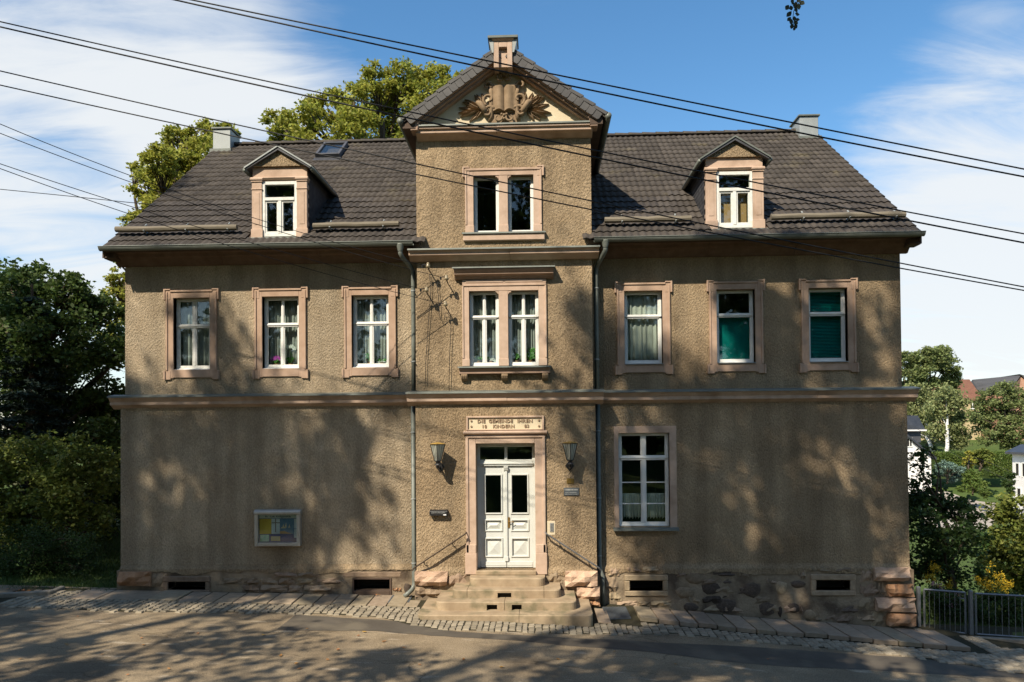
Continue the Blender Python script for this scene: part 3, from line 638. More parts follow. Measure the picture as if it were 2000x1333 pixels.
def twin_stone(ops, xo, top, zbase, par, ears, zc, sillz):
    """shared stone frame of a twin window: jambs, head, centre mullion with little corbels"""
    mb = MB(); (a0, b0, c0, d0), (a1, b1, c1, d1) = ops; y = YA
    mb.box(-xo, a0, y - .03, y + .14, zbase, top); mb.box(b1, xo, y - .03, y + .14, zbase, top); mb.box(b0, a1, y - .028, y + .14, zbase, d0)
    mb.box(a0 - .002, b1 + .002, y - .031, y + .14, d0 + .002, top - .001)
    for s in (-1, 1):
        mb.box(*((xo - .03, xo + .004) if s > 0 else (-xo - .004, -xo + .03)), y - .05, y + .05, zbase + .16, top - .02)
    for x0_, x1_ in ((-xo, a0), (b0, a1), (b1, xo)): mb.box(x0_ - .008, x1_ + .008, y - .042, y + .05, zbase, zbase + .15)
    mb.box(-xo + .002, xo - .002, y - .05, y + .05, top - .045, top + .003)
    m_ = (b0 + a1) / 2; hw = (a1 - b0) / 2
    for s in (-1, 1):                       # corbels under the head
        q = [(m_ + s * hw, d0 + .003), (m_ + s * (hw + .075), d0 + .003), (m_ + s * (hw + .06), d0 - .03), (m_ + s * (hw + .03), d0 - .035), (m_ + s * (hw + .02), d0 - .06), (m_ + s * hw, d0 - .065)]
        mb.py(q, y - .02, y + .1)
    if ears:
        for s in (-1, 1):
            a, b = (xo - .09, xo + .055) if s > 0 else (-xo - .055, -xo + .09)
            mb.box(a, b, y - .036, y + .03, top - .17, top + .04); a2, b2 = (b - .03, b + .003) if s > 0 else (a - .003, a + .03)
            mb.box(a2, b2, y - .056, y + .03, top - .174, top + .044); mb.box(a + .001, b - .001, y - .053, y + .03, top + .012, top + .043)
    return mb.build('stone_surround', MT['pink'], par, bevel=.006)
twin_stone(OPT, .795, 9.02, 7.68, tw[0], True, 0, 0)
m2 = MB(); m2.box(-.845, .855, YA - .07, YA + .04, 7.50, 7.655); m2.build('sill_stone', MT['pink'], tw[0], bevel=.012)
m2 = MB(); m2.px([(YA + .12, 7.695), (YA - .095, 7.672), (YA - .10, 7.640), (YA - .09, 7.640), (YA - .085, 7.66), (YA + .12, 7.68)], -.865, .875); m2.build('zinc_sill', MT['zinc'], tw[0])
# bay first-floor window
mw = [sash((a + b) / 2, (b - a) / 2, c + .012, d, YA + .10, .66, .022, .05, fr=.05, tr=.08) for a, b, c, d in OPM]
twin_stone(OPM, .875, 6.60, 4.885, mw[0], False, 0, 0)
m2 = MB(); m2.px([(YA + .02, 6.915), (YA - .22, 6.90), (YA - .22, 6.865), (YA - .17, 6.80), (YA - .165, 6.775), (YA - .10, 6.755), (YA - .06, 6.70), (YA + .02, 6.69)], -1.03, 1.03); m2.build('window_cornice', MT['cornice_brown'], mw[0], bevel=.006)
m2 = MB(); m2.px([(YA + .02, 6.955), (YA - .245, 6.918), (YA - .25, 6.89), (YA - .235, 6.89), (YA - .235, 6.903), (YA + .02, 6.93)], -1.06, 1.06); m2.build('zinc_cover', MT['zinc'], mw[0])
m2 = MB(); m2.box(-.875, .875, YA - .045, YA + .04, 6.604, 6.69)
for a, b in ((-.80, -.02), (.02, .80)):
    m2.box(a, b, YA - .055, YA, 6.625, 6.672)
m2.build('frieze', MT['pink'], mw[0], bevel=.006)
m2 = MB(); m2.px([(YA + .02, 4.86), (YA - .16, 4.85), (YA - .16, 4.815), (YA - .12, 4.775), (YA - .12, 4.72), (YA + .02, 4.72)], -.94, .94); m2.build('sill_stone', MT['cornice_brown'], mw[0], bevel=.006)
m2 = MB(); m2.px([(YA + .12, 4.895), (YA - .185, 4.868), (YA - .19, 4.838), (YA - .178, 4.838), (YA - .172, 4.856), (YA + .12, 4.88)], -.965, .965); m2.build('zinc_sill', MT['zinc'], mw[0])
for xb in (-.84, .0, .84):
    m2 = MB(); m2.px([(YA + .02, 4.718), (YA - .12, 4.718), (YA - .12, 4.67), (YA - .095, 4.62), (YA - .05, 4.585), (YA + .02, 4.57)], xb - .065, xb + .065)
    for k in range(3): m2.px([(YA - .10, 4.70), (YA - .128, 4.70), (YA - .128, 4.672), (YA - .10, 4.62)], xb - .05 + k * .04, xb - .03 + k * .04)
    m2.px([(YA + .01, 4.76), (YA - .10, 4.76), (YA - .10, 4.719), (YA + .01, 4.719)], xb - .11, xb + .11)
    m2.build('sill_bracket', MT['ornament'], mw[0], bevel=.005)
folds(-.69, -.16, 4.93, 6.42, YA + .27, 8, .018, MT['net'], 'pleated net curtain behind the bay window half nearer the insulators')
folds(.13, .67, 4.93, 6.42, YA + .27, 8, .018, MT['net'], 'pleated net curtain behind the bay window half above the right door lamp')
# ground-floor window
w7 = sash(2.90, .53, 1.50, 3.46, YL + .10, .735, .075, .075, fr=.055, tr=.10, lo_bars=(1.97, 2.42))
mb = MB(); jw = .13
mb.box(2.90 - .53 - .10, 2.90 - .53, YL - .006, YL + .14, 1.44, 3.61); mb.box(2.90 + .53, 2.90 + .53 + .15, YL - .006, YL + .14, 1.44, 3.61); mb.box(2.365, 3.435, YL - .007, YL + .14, 3.462, 3.609)
mb.build('stone_surround', MT['pink'], w7, bevel=.006)
MB().px([(YL + .14, 1.52), (YL - .10, 1.46), (YL - .105, 1.42), (YL - .08, 1.42), (YL - .05, 1.435), (YL + .14, 1.45)], 2.24, 3.60).build('zinc_sill', MT['zinc'], w7)
folds(2.42, 3.38, 1.63, 2.18, YL + .24, 15, .014, MT['lace'], 'short scalloped cafe curtain in the ground-floor window', scal=.05)

# ---------------- the entrance door
door = thing_door = None
mb = MB(); yd = YB + .24
mb.box(-.612, -.55, yd, yd + .07, .66, 3.27); mb.box(.55, .612, yd, yd + .07, .66, 3.27); mb.box(-.55, .55, yd + .001, yd + .07, 3.20, 3.27)
mb.box(-.55, .55, yd - .02, yd + .07, 2.80, 2.90); mb.box(-.57, .57, yd - .045, yd, 2.835, 2.865); mb.box(-.57, .57, yd - .03, yd, 2.80, 2.815); mb.box(-.03, .03, yd - .004, yd + .07, 2.90, 3.20)
mb.box(-.55, .55, yd + .002, yd + .07, 2.90, 2.93)
frame = mb.build('door_frame', MT['door'], house, bevel=.005)
for a, b in ((-.55, -.03), (.03, .55)): MB().box(a, b, yd + .03, yd + .036, 2.93, 3.20).build('pane', MT['glass'], frame)
def leaf(x0, x1):
    y = yd + .012; mb = MB(); t = .05; z0, z1 = .675, 2.795
    gx0, gx1 = x0 + .105, x1 - .095
    rails = [(.675, .90), (1.275, 1.44), (1.66, 1.80), (2.61, 2.795)]
    mb.box(x0, gx0, y, y + t, z0, z1); mb.box(gx1, x1, y, y + t, z0, z1)
    for a, b in rails: mb.box(gx0, gx1, y + .0005, y + t, a, b)
    mb.box(x0 + .005, x1 - .005, y - .022, y + .01, .675, .79); mb.box(x0 + .012, x1 - .012, y - .03, y, .72, .735)
    ob = mb.build('door_leaf', MT['door'], house, bevel=.003)
    m3 = MB()
    for a, b in ((.90, 1.275), (1.44, 1.66)):      # raised pyramid panels in moulded frames
        m3.box(gx0, gx1, y + .03, y + .042, a, b); c = ((gx0 + gx1) / 2, (a + b) / 2)
        q = .03
        base = [(gx0 + q, y + .03, a + q), (gx1 - q, y + .03, a + q), (gx1 - q, y + .03, b - q), (gx0 + q, y + .03, b - q)]
        k = .35 if b - a > .3 else .6
        tipz = ((a + b) / 2); w2 = (gx1 - gx0) / 2 - q; h2 = (b - a) / 2 - q; m_ = min(w2, h2)
        top = [(c[0] - (w2 - m_) - .004, y - .004, tipz - (h2 - m_) - .004), (c[0] + (w2 - m_) + .004, y - .004, tipz - (h2 - m_) - .004), (c[0] + (w2 - m_) + .004, y - .004, tipz + (h2 - m_) + .004), (c[0] - (w2 - m_) - .004, y - .004, tipz + (h2 - m_) + .004)]
        m3.loft([base, top])
    m3.build('panel', MT['door'], ob)
    m4 = MB()
    for a, b in ((.90, 1.275), (1.44, 1.66), (1.80, 2.61)):
        for e0, e1, f0, f1 in ((gx0 - .018, gx0 + .012, a - .018, b + .018), (gx1 - .012, gx1 + .018, a - .018, b + .018)): m4.box(e0, e1, y - .022, y + .03, f0, f1)
        m4.box(gx0 + .012, gx1 - .012, y - .021, y + .03, b - .012, b + .018); m4.box(gx0 + .012, gx1 - .012, y - .021, y + .03, a - .018, a + .012)
    m4.build('panel_moulding', MT['door'], ob, bevel=.006)
    MB().box(gx0 + .012, gx1 - .012, y + .02, y + .026, 1.812, 2.598).build('pane', MT['glass'], ob)
    return ob
lf = leaf(-.55, -.003); rf = leaf(.003, .55)
mb = MB(); mb.box(-.028, .024, yd - .022, yd + .012, .80, 2.72); mb.box(-.04, .036, yd - .032, yd + .012, .80, .90); mb.px([(yd + .01, 2.79), (yd - .06, 2.79), (yd - .05, 2.74), (yd - .035, 2.70), (yd + .01, 2.69)], -.05, .046)
for k in (-.025, 0, .025): mb.box(-.008 + k, .004 + k, yd - .065, yd - .03, 2.745, 2.785)
mb.build('astragal', MT['door'], lf, bevel=.005)
mb = MB(); mb.box(.03, .07, yd - .006, yd + .012, 1.50, 1.72); mb.tube([(.05, yd, 1.63), (.05, yd - .05, 1.63), (.055, yd - .055, 1.63), (.10, yd - .055, 1.625), (.14, yd - .05, 1.63), (.155, yd - .045, 1.615)], .009, 8)
mb.build('handle', MT['brass'], rf)
# stone door case with plaque
mb = MB(); y = YB
for s in (-1, 1):
    a, b = (.612, .80) if s > 0 else (-.80, -.612)
    mb.box(a, b, y - .03, y + .25, 1.0, 3.43)
    a2, b2 = (.765, .822) if s > 0 else (-.822, -.765)
    mb.box(a2, b2, y - .055, y + .02, 1.02, 3.44)
    a3, b3 = (.608, .845) if s > 0 else (-.845, -.608)
    mb.box(a3, b3, y - .065, y + .25, .578, 1.01); mb.box(a3 + .012, b3 - .012, y - .055, y + .2, 1.01, 1.19)
mb.box(-.611, .611, y - .031, y + .25, 3.272, 3.429); mb.box(-.79, .79, y - .056, y + .02, 3.39, 3.445)
case = mb.build('stone_door_case', MT['pink'], house, bevel=.008)
mb = MB(); mb.px([(y + .02, 3.545), (y - .10, 3.53), (y - .11, 3.50), (y - .10, 3.475), (y - .06, 3.455), (y + .02, 3.446)], -.865, .865); mb.build('door_hood', MT['pink'], case, bevel=.006)
mb = MB(); mb.box(-.805, .805, y - .02, y + .02, 3.546, 3.842); pl = mb.build('inscription_plaque', MT['cream'], house)
mb = MB(); mb.box(-.806, -.765, y - .055, y - .018, 3.547, 3.842); mb.box(.765, .806, y - .055, y - .018, 3.547, 3.842); mb.box(-.766, .766, y - .054, y - .018, 3.805, 3.841); mb.box(-.766, .766, y - .054, y - .018, 3.547, 3.566)
mb.build('plaque_frame', MT['pink'], pl, bevel=.006)
MT['letter'] = mat('letter_shade_stone', (.27, .18, .11), (.34, .23, .15), rough=.85, scale=20)  # darker tone puts the relief shading of the letters into the colour
LS = dict(depth=.008, bold=.002, sx=1.18, spacing=1.12)
def slab_serif(mb, body, size, xc, yy, zb, w, **k):
    t = text_mb(body, size, 0, yy, zb, **LS); V = np.array(t.v); x0, x1 = V[:, 0].min(), V[:, 0].max(); s_ = w / (x1 - x0)
    mb.add([((p[0] - (x0 + x1) / 2) * s_ + xc, p[1], p[2]) for p in t.v], t.f)
for body, sz, xc, zb_, w_ in (('DIE', .098, -.49, 3.705, .16), ('GEMEINDE', .098, -.09, 3.705, .50), ('IHREN', .098, .41, 3.705, .31), ('KINDERN', .098, -.03, 3.598, .44), ('18', .092, -.425, 3.600, .088), ('83', .092, .445, 3.600, .095)):
    mb = MB(); slab_serif(mb, body, sz, xc, y - .028, zb_, w_); mb.build('lettering', MT['letter'], pl)
for a in (-.70, .70):
    for b in (3.63, 3.745): MB().lathe([(.018, -.02), (.022, -.034), (.012, -.042)], (a, y, b), 10, 'y').build('rosette', MT['letter'], pl)

# ---------------- roof
cs, sn = 1 / math.sqrt(1 + SL * SL), SL / math.sqrt(1 + SL * SL)
def roof_p(x, s, n=0.0): return (x, YE + s * cs - n * sn, ZE + s * sn + n * cs)
SLEN = (YR - YE) / cs
DORM = [(-4.825, 9.62), (4.845, 9.60)]
HOLES = [(-1.75, 1.75, 0.0, 3.1)] + [(c - .5, c + .5, .45, 2.1) for c, _ in DORM]
holes = [(a, b, max(c, .001), d) for a, b, c, d in HOLES]
mb = MB(); X = sorted({-8.44, 8.44} | {v for o in holes for v in o[:2]}); S = sorted({0.0, SLEN} | {v for o in holes for v in o[2:]})
for i in range(len(X) - 1):
    for j in range(len(S) - 1):
        a, b, c, d = X[i], X[i + 1], S[j], S[j + 1]
        if any(o[0] < (a + b) / 2 < o[1] and o[2] - .01 < (c + d) / 2 < o[3] for o in holes): continue
        mb.loft([[roof_p(a, c, -.02), roof_p(b, c, -.02), roof_p(b, d, -.02), roof_p(a, d, -.02)], [roof_p(a, c, -.10), roof_p(b, c, -.10), roof_p(b, d, -.10), roof_p(a, d, -.10)]])
mb.loft([[(-8.5, YR, ZR), (8.5, YR, ZR), (8.5, DEPTH + .6, ZE - .03), (-8.5, DEPTH + .6, ZE - .03)], [(-8.5, YR, ZR - .1), (8.5, YR, ZR - .1), (8.5, DEPTH + .6, ZE - .13), (-8.5, DEPTH + .6, ZE - .13)]])
roof = mb.build('roof', MT['timber'], house)
# single tile
TW, TL, TE = .2975, .40, .341
def tile_geo():
    n = 12; V = []; F = []
    hs = [.023 * (.5 - .5 * math.cos(4 * math.pi * i / n)) for i in range(n + 1)]
    for i in range(n + 1): V += [(TW * i / n, 0, .036 + hs[i]), (TW * i / n, TL, .006 + hs[i]), (TW * i / n, 0, .012 + hs[i] * .9)]
    for i in range(n):
        a = i * 3; b = a + 3; F += [(a, b, b + 1, a + 1), (a + 2, b + 2, b, a)]
    return V, F
TV, TF = tile_geo()
tme = bpy.data.meshes.new('tile'); tme.from_pydata(TV, [], TF); tme.materials.append(MT['tile_obj'])
tv = np.array(TV)
SKY = (-5.30, -4.62, 5.75, 6.85)           # skylight in roof coordinates (x0,x1,s0,s1)
tiles = []
ncol = 57; nrow = 21; x0r = -ncol * TW / 2
for r in range(nrow):
    s0 = r * TE - .03
    for k in range(ncol):
        x_ = x0r + k * TW; xc = x_ + TW / 2; sc = s0 + TE / 2; Y_ = YE + sc * cs; Zr = ZE + sc * sn
        if abs(xc) < 1.72: 
            if Zr < 11.35 - 0.0: continue
        if abs(xc) < 2.3 and Zr > 10.15 and abs(xc) < (11.45 - Zr) / .73 - .1: continue
        if any(abs(xc - c) < .56 and s0 > .12 and Zr < zt - .02 - .36 * abs(xc - c) / .69 * 1.0 for c, zt in DORM): continue
        if SKY[0] - .02 < xc < SKY[1] + .02 and SKY[2] - .1 < sc < SKY[3]: continue
        tiles.append((r, x_, s0))
tiles.sort(key=lambda t: (t[0], -abs(t[1])))
pitch = math.atan(SL)
for r, x_, s0 in tiles[:300]:
    p = roof_p(x_ + rng.uniform(-.003, .003), s0 + rng.uniform(-.004, .004), rng.uniform(-.002, .003)); inst('tile', tme, roof, p, (pitch, rng.uniform(-.006, .006), rng.uniform(-.008, .008)))
Vs = []; Fs = []; off = 0
for r, x_, s0 in tiles[300:]:
    jx, js, jn, tl = rng.uniform(-.003, .003), rng.uniform(-.004, .004), rng.uniform(-.002, .003), rng.uniform(-.01, .01)
    X_ = tv[:, 0] + x_ + jx; S_ = tv[:, 1] + s0 + js + tl * tv[:, 0]; N_ = tv[:, 2] + jn
    Vs.append(np.stack([X_, YE + S_ * cs - N_ * sn, ZE + S_ * sn + N_ * cs], 1)); Fs.append(np.array(TF) + off); off += len(tv)
tf = fast_mesh('tile_field', np.concatenate(Vs), np.concatenate(Fs), MT['tile'], roof); tf['kind'] = 'stuff'
# ridge caps
def cap_mesh(name, L_, r0, r1, m_):
    mb = MB(); rings = []
    for yv, rr in ((0, r0), (L_, r1)):
        rings.append([(yv, rr * math.cos(a), rr * .75 * math.sin(a)) for a in [math.pi * j / 8 for j in range(9)]] + [(yv, -(rr - .02), -.02), (yv, rr - .02, -.02)])
    mb.loft(rings); me = bpy.data.meshes.new(name); me.from_pydata(mb.v, [], mb.f); me.materials.append(m_); return me
rc = cap_mesh('ridge_tile', .42, .135, .115, MT['tile_obj'])
x = -8.5
while x < 8.2:
    inst('ridge_tile', rc, roof, (x, YR, ZR + .015), (0, R_(.6), 0)); x += .38
# barge boards at both gable ends
for s in (-1, 1):
    mb = MB(); a = roof_p(s * 8.43, -.02, -.02); b = roof_p(s * 8.43, SLEN, -.02); t = .03 * s
    mb.loft([[(a[0], a[1], a[2]), (a[0] + t, a[1], a[2]), (a[0] + t, a[1], a[2] - .18), (a[0], a[1], a[2] - .18)], [(b[0], b[1], b[2]), (b[0] + t, b[1], b[2]), (b[0] + t, b[1], b[2] - .18), (b[0], b[1], b[2] - .18)]])
    mb.build('barge_board', MT['timber'], roof)
    mb = MB(); mb.box(*sorted((s * 8.27, s * 8.52)), -.42, -.12, 7.26, 7.40); mb.build('rafter_end', MT['timber'], roof, bevel=.02)
# gutters
def half_gutter(pts_fn, name, x0, x1):
    mb = MB(); rings = []
    for x_ in (x0, x1):
        q = [(x_, -.615 + .075 * math.cos(a), 7.455 + .085 * math.sin(a)) for a in [math.pi + math.pi * j / 8 for j in range(9)]]
        qi = [(x_, -.615 + .069 * math.cos(a), 7.455 + .079 * math.sin(a)) for a in [2 * math.pi - math.pi * j / 8 for j in range(9)]]
        rings.append(q + qi)
    mb.loft(rings); mb.tube([(x0, -.692, 7.455), (x1, -.692, 7.455)], .010, 6)
    return mb.build(name, MT['zinc'], house)
half_gutter(None, 'gutter', -8.47, -1.86); half_gutter(None, 'gutter', 1.86, 8.47)
# ---- downpipes
def pipe(pts, name, r=.048):
    mb = MB(); mb.tube(pts, r, 10); ob = mb.build(name, MT['zinc'], house, smooth=True)
    return ob
lp = pipe([(-2.13, -.60, 7.30), (-2.13, -.60, 7.22), (-2.10, -.55, 7.15), (-1.98, -.26, 7.02), (-1.945, -.19, 6.95), (-1.94, -.17, 6.85), (-1.94, -.17, 5.5), (-1.945, -.17, 4.2)], 'downpipe')
lp2 = pipe([(-1.955, -.20, 4.13), (-1.955, -.20, .40), (-1.955, -.21, .30), (-1.99, -.26, .22), (-2.06, -.32, .16), (-2.14, -.36, .10)], 'downpipe')
rp = pipe([(2.09, -.60, 7.30), (2.09, -.60, 7.22), (2.06, -.55, 7.15), (1.96, -.26, 7.0), (1.93, -.19, 6.93), (1.925, -.17, 6.83), (1.925, -.17, 5.5), (1.925, -.17, 4.2)], 'downpipe')
rp2 = pipe([(1.935, -.20, 4.13), (1.935, -.20, .72), (1.95, -.22, .60), (1.99, -.26, .50), (1.995, -.26, -.12)], 'downpipe')
for q, px_ in ((lp, -2.13), (rp, 2.09)):
    mb = MB(); mb.lathe([(.05, -.02), (.052, 0), (.085, .12), (.088, .14)], (px_, -.60, 7.27), 12); mb.build('funnel', MT['zinc'], q, smooth=True)
for q, px_, y_, zs in ((lp, -1.942, -.17, (6.5, 5.0)), (lp2, -1.955, -.20, (3.5, 2.1, .75)), (rp, 1.925, -.17, (6.5, 5.0)), (rp2, 1.935, -.20, (3.5, 2.1, .9))):
    for z in zs:
        mb = MB(); mb.lathe([(.05, 0), (.056, .005), (.056, .025), (.05, .03)], (px_, y_, z), 12); mb.box(px_ - .008, px_ + .008, y_ + .05, y_ + .14, z + .005, z + .025); mb.build('pipe_clip', MT['zinc_new'], q)
# ---- snow guard poles
for a, b, nb in ((-8.40, -5.74, 3), (-4.09, -2.24, 2), (2.12, 3.93, 2), (5.58, 8.33, 3)):
    s_ = .62; p0 = roof_p(a, s_, .16); p1 = roof_p(b, s_ + .01, .155); mb = MB()
    pts = [(a + (b - a) * k / 8, p0[1] + rng.uniform(-.006, .006), p0[2] + rng.uniform(-.008, .008)) for k in range(9)]; mb.tube(pts, .062, 10)
    ob = mb.build('snow_guard_pole', MT['log'], house, smooth=False, bevel=0)
    for k in range(nb):
        xb = a + (b - a) * (.24 + .74 * k / max(1, nb - 1) * .93 if nb > 2 else .2 + .62 * k); c = np.array([xb, p0[1], p0[2]]); mb = MB()
        mb.tube([c + np.array([0, .072 * math.cos(t), .072 * math.sin(t)]) for t in np.linspace(-2.6, 1.4, 10)] + [c + np.array([0, .075, .12])], .017, 6)
        mb.tube([c + np.array([0, -.06, -.04]), c + np.array([0, .05, -.09]), roof_p(xb, s_ + .3, .05)], .011, 6); mb.build('snow_guard_hook', MT['zinc_new'], ob)
# ---- chimneys clad in zinc
for (x0, x1, yf, yb, zt, tilt) in ((-8.47, -7.97, 4.78, 5.45, 12.16, 0), (7.90, 8.40, 4.70, 5.40, 12.08, 0)):
    mb = MB(); mb.box(x0, x1, yf, yb, 10.9, zt); ob = mb.build('chimney', MT['zinc_new'], house, bevel=.01)
    mb = MB(); mb.box(x0 - .04, x1 + .04, yf - .04, yb + .04, zt + .001, zt + .05); mb.build('chimney_cap', MT['zinc'], ob, bevel=.008)
    mb = MB(); mb.box(x0 - .06, x1 + .06, yf - .10, yf - .005, ZE + (yf - YE - .1) * SL, ZE + (yf - YE - .1) * SL + .12); mb.build('flashing', MT['zinc'], ob, bevel=.01)
# ---- skylight
a, b, c, d = SKY; mb = MB()
def rb(m_, x0, x1, s0, s1, n0, n1): m_.loft([[roof_p(x0, s0, n0), roof_p(x1, s0, n0), roof_p(x1, s1, n0), roof_p(x0, s1, n0)], [roof_p(x0, s0, n1), roof_p(x1, s0, n1), roof_p(x1, s1, n1), roof_p(x0, s1, n1)]])
rb(mb, a, a + .07, c, d, -.03, .15); rb(mb, b - .07, b, c, d, -.03, .15); rb(mb, a + .07, b - .07, c, c + .08, -.03, .149); rb(mb, a + .07, b - .07, d - .08, d, -.03, .149); rb(mb, a - .03, b + .03, c - .22, c, .03, .05)
ob = mb.build('skylight', MT['slate'], house, bevel=.006)
mb = MB(); rb(mb, a + .07, b - .07, c + .08, d - .08, .10, .112); mb.build('pane', MT['glass'], ob)
# ---- dormers
def dormer(cx, zt, vz='zinc_new'):
    yf = -.10; hw = .595; z0 = 7.72; ze = zt - .37; mb = MB()
    # front wall pieces: pink band, tympanum behind
    mb.box(cx - hw, cx + hw, yf, yf + .12, 8.94, ze + .0); d_ = mb.build('dormer', MT['pink'], house, bevel=.006)
    mb = MB(); mb.py([(cx - hw - .02, ze + .005), (cx + hw + .02, ze + .005), (cx + hw + .02, ze + .02), (cx, zt - .03), (cx - hw - .02, ze + .02)], yf - .05, yf + .1); mb.build('dormer_gable', MT['stucco'], d_)
    mb = MB(); mb.px([(yf + .01, 9.03), (yf - .035, 9.03), (yf - .06, 9.01), (yf - .03, 8.97), (yf + .01, 8.965)], cx - hw - .03, cx + hw + .03); mb.build('dormer_cornice', MT['pink'], d_, bevel=.004)
    for s in (-1, 1):
        xa, xb = sorted((cx + s * (hw + .004), cx + s * (hw - .215))); mb = MB()
        mb.box(xa, xb, yf - .03, yf + .14, z0, 8.962); xa2, xb2 = xa + .05, xb - .05
        mb.box(xa - .03, xb + .03, yf - .07, yf + .1, 8.965, 9.005); mb.box(xa - .015, xb + .015, yf - .05, yf + .1, 8.925, 8.964); mb.box(xa - .012, xb + .012, yf - .045, yf + .1, 8.76, 8.785)
        mb.box(xa - .015, xb + .02, yf - .05, yf + .1, z0, z0 + .19)
        p_ = mb.build('pilaster', MT['pink'], d_, bevel=.005)
        mb = MB(); mb.box(xa2, xb2, yf - .037, yf - .02, z0 + .28, 8.70); mb.build('pilaster_panel', MT['pink'], d_, bevel=.008)
        # slated cheek
        xw = cx + s * (hw - .01); mb = MB(); mb.add([(xw, yf + .10, z0), (xw, yf + .10, ze), (xw, (ze - ZE) / SL + YE, ze)], [(0, 1, 2)]); mb.build('cheek', MT['slate'], d_)
        mb = MB(); zz = z0 + .05; row = 0
        while zz < ze - .02:
            y1 = min((zz - ZE) / SL + YE + .25, 2.2); yy = yf + .12 - (row % 2) * .07
            while yy < y1:
                mb.obox((xw + s * .004, yy, zz), (s * .010, 0, -.0), (0, .135, 0), (0, 0, .12)); yy += .14
            zz += .10; row += 1
        sh = mb.build('cheek_slates', MT['slate'], d_)
    # window
    xw0, xw1 = cx - .375, cx + .375; y = yf + .02; mb = MB(); fr = .055; zt_ = 8.56
    for a, b in ((xw0, xw0 + fr), (xw1 - fr, xw1)): mb.box(a, b, y - .03, y + .06, z0 + .03, 8.94)
    mb.box(xw0 + fr, xw1 - fr, y - .029, y + .06, 8.87, 8.94); mb.box(xw0 + fr, xw1 - fr, y - .029, y + .06, z0 + .03, z0 + .10); mb.box(xw0 + fr, xw1 - fr, y - .04, y + .06, zt_ - .035, zt_ + .035); mb.box(cx - .035, cx + .035, y - .035, y + .06, z0 + .10, zt_ - .035)
    for a, b in ((xw0 + fr, cx - .035), (cx + .035, xw1 - fr)):
        for e, f in ((a, a + .035), (b - .035, b)): mb.box(e, f, y - .015, y + .05, z0 + .10, zt_ - .035)
        mb.box(a + .035, b - .035, y - .0145, y + .05, zt_ - .075, zt_ - .035); mb.box(a + .035, b - .035, y - .0145, y + .05, z0 + .10, z0 + .145)
    mb.build('window_frame', MT['white_old'], d_, bevel=.004)
    for a, b, c, e in ((xw0 + fr, xw1 - fr, zt_ + .035, 8.87), (xw0 + .09, cx - .07, z0 + .145, zt_ - .075), (cx + .07, xw1 - .09, z0 + .145, zt_ - .075)): MB().box(a, b, y + .015, y + .02, c, e).build('pane', MT['glass'], d_)
    # roof with zinc verge, sheet flashing at the foot
    yb = (ze - ZE) / SL + YE + .12; yb2 = (zt - ZE) / SL + YE + .1; ov = .70
    for s in (-1, 1):
        mb = MB(); e0 = (cx + s * ov, yf - .12, ze - .02); e1 = (cx, yf - .12, zt + .02)
        mb.add([e0, e1, (cx, yb2, zt + .02), (cx + s * ov, yb, ze - .02), (e0[0], e0[1], e0[2] - .06), (e1[0], e1[1], e1[2] - .06), (cx, yb2, zt - .04), (cx + s * ov, yb, ze - .08)],
               [(0, 1, 2, 3), (4, 7, 6, 5), (0, 4, 5, 1), (1, 5, 6, 2), (2, 6, 7, 3), (3, 7, 4, 0)]); mb.build('dormer_roof', MT['slate'], d_)
        mb = MB(); q = .035
        mb.add([(e0[0] + s * .03, yf - .14, e0[2] - .01), (e1[0], yf - .14, e1[2] + q), (e1[0], yf - .10, e1[2] + q), (e0[0] + s * .03, yf - .10, e0[2] - .01), (e0[0] + s * .03, yf - .14, e0[2] - .042), (e1[0], yf - .14, e1[2] + .003), (e1[0], yf - .10, e1[2] + .003), (e0[0] + s * .03, yf - .10, e0[2] - .042)],
               [(0, 1, 2, 3), (4, 7, 6, 5), (0, 4, 5, 1), (1, 5, 6, 2), (2, 6, 7, 3), (3, 7, 4, 0)]); mb.build('zinc_verge', MT[vz], d_)
        mb = MB(); mb.tube([(cx + s * (ov + .03), yf - .10, ze - .08), (cx + s * (ov + .03), yb - .05, ze - .07)], .045, 8); mb.build('dormer_gutter', MT['zinc'], d_, smooth=True)
        # cover tiles along the eave
        k = yf; mb = MB()
        while k < yb - .1:
            mb.loft([[(cx + s * (ov + .02), k, ze - .01), (cx + s * (ov - .2), k, ze + .10), (cx + s * (ov - .2), k, ze + .145), (cx + s * (ov + .02), k, ze + .035)], [(cx + s * (ov + .02), k + .25, ze - .01), (cx + s * (ov - .2), k + .25, ze + .10), (cx + s * (ov - .2), k + .25, ze + .125), (cx + s * (ov + .02), k + .25, ze + .015)]]); k += .24
        mb.build('eave_tiles', MT['tile'], d_)
    mb = MB(); mb.px([(yf + .05, z0 + .03), (yf - .12, z0 - .01), (yf - .20, z0 - .09), (yf - .20, z0 - .105), (yf - .12, z0 - .03), (yf + .05, z0)], cx - hw - .06, cx + hw + .06); mb.build('apron_flashing', MT['zinc'], d_)
    return d_
dl = dormer(*DORM[0]); dr = dormer(*DORM[1], 'zinc')
for a, b in ((-.29, -.04), (.04, .29)):
    tag(MB().box(4.845 + a, 4.845 + b, .06, .07, 7.84, 8.5).build('tan_board', MT['tan_blind'], None), 'tan board closing the lower casement of the dormer above the teal blinds' if a < 0 else 'second tan board behind the other lower casement of the same dormer', 'board')
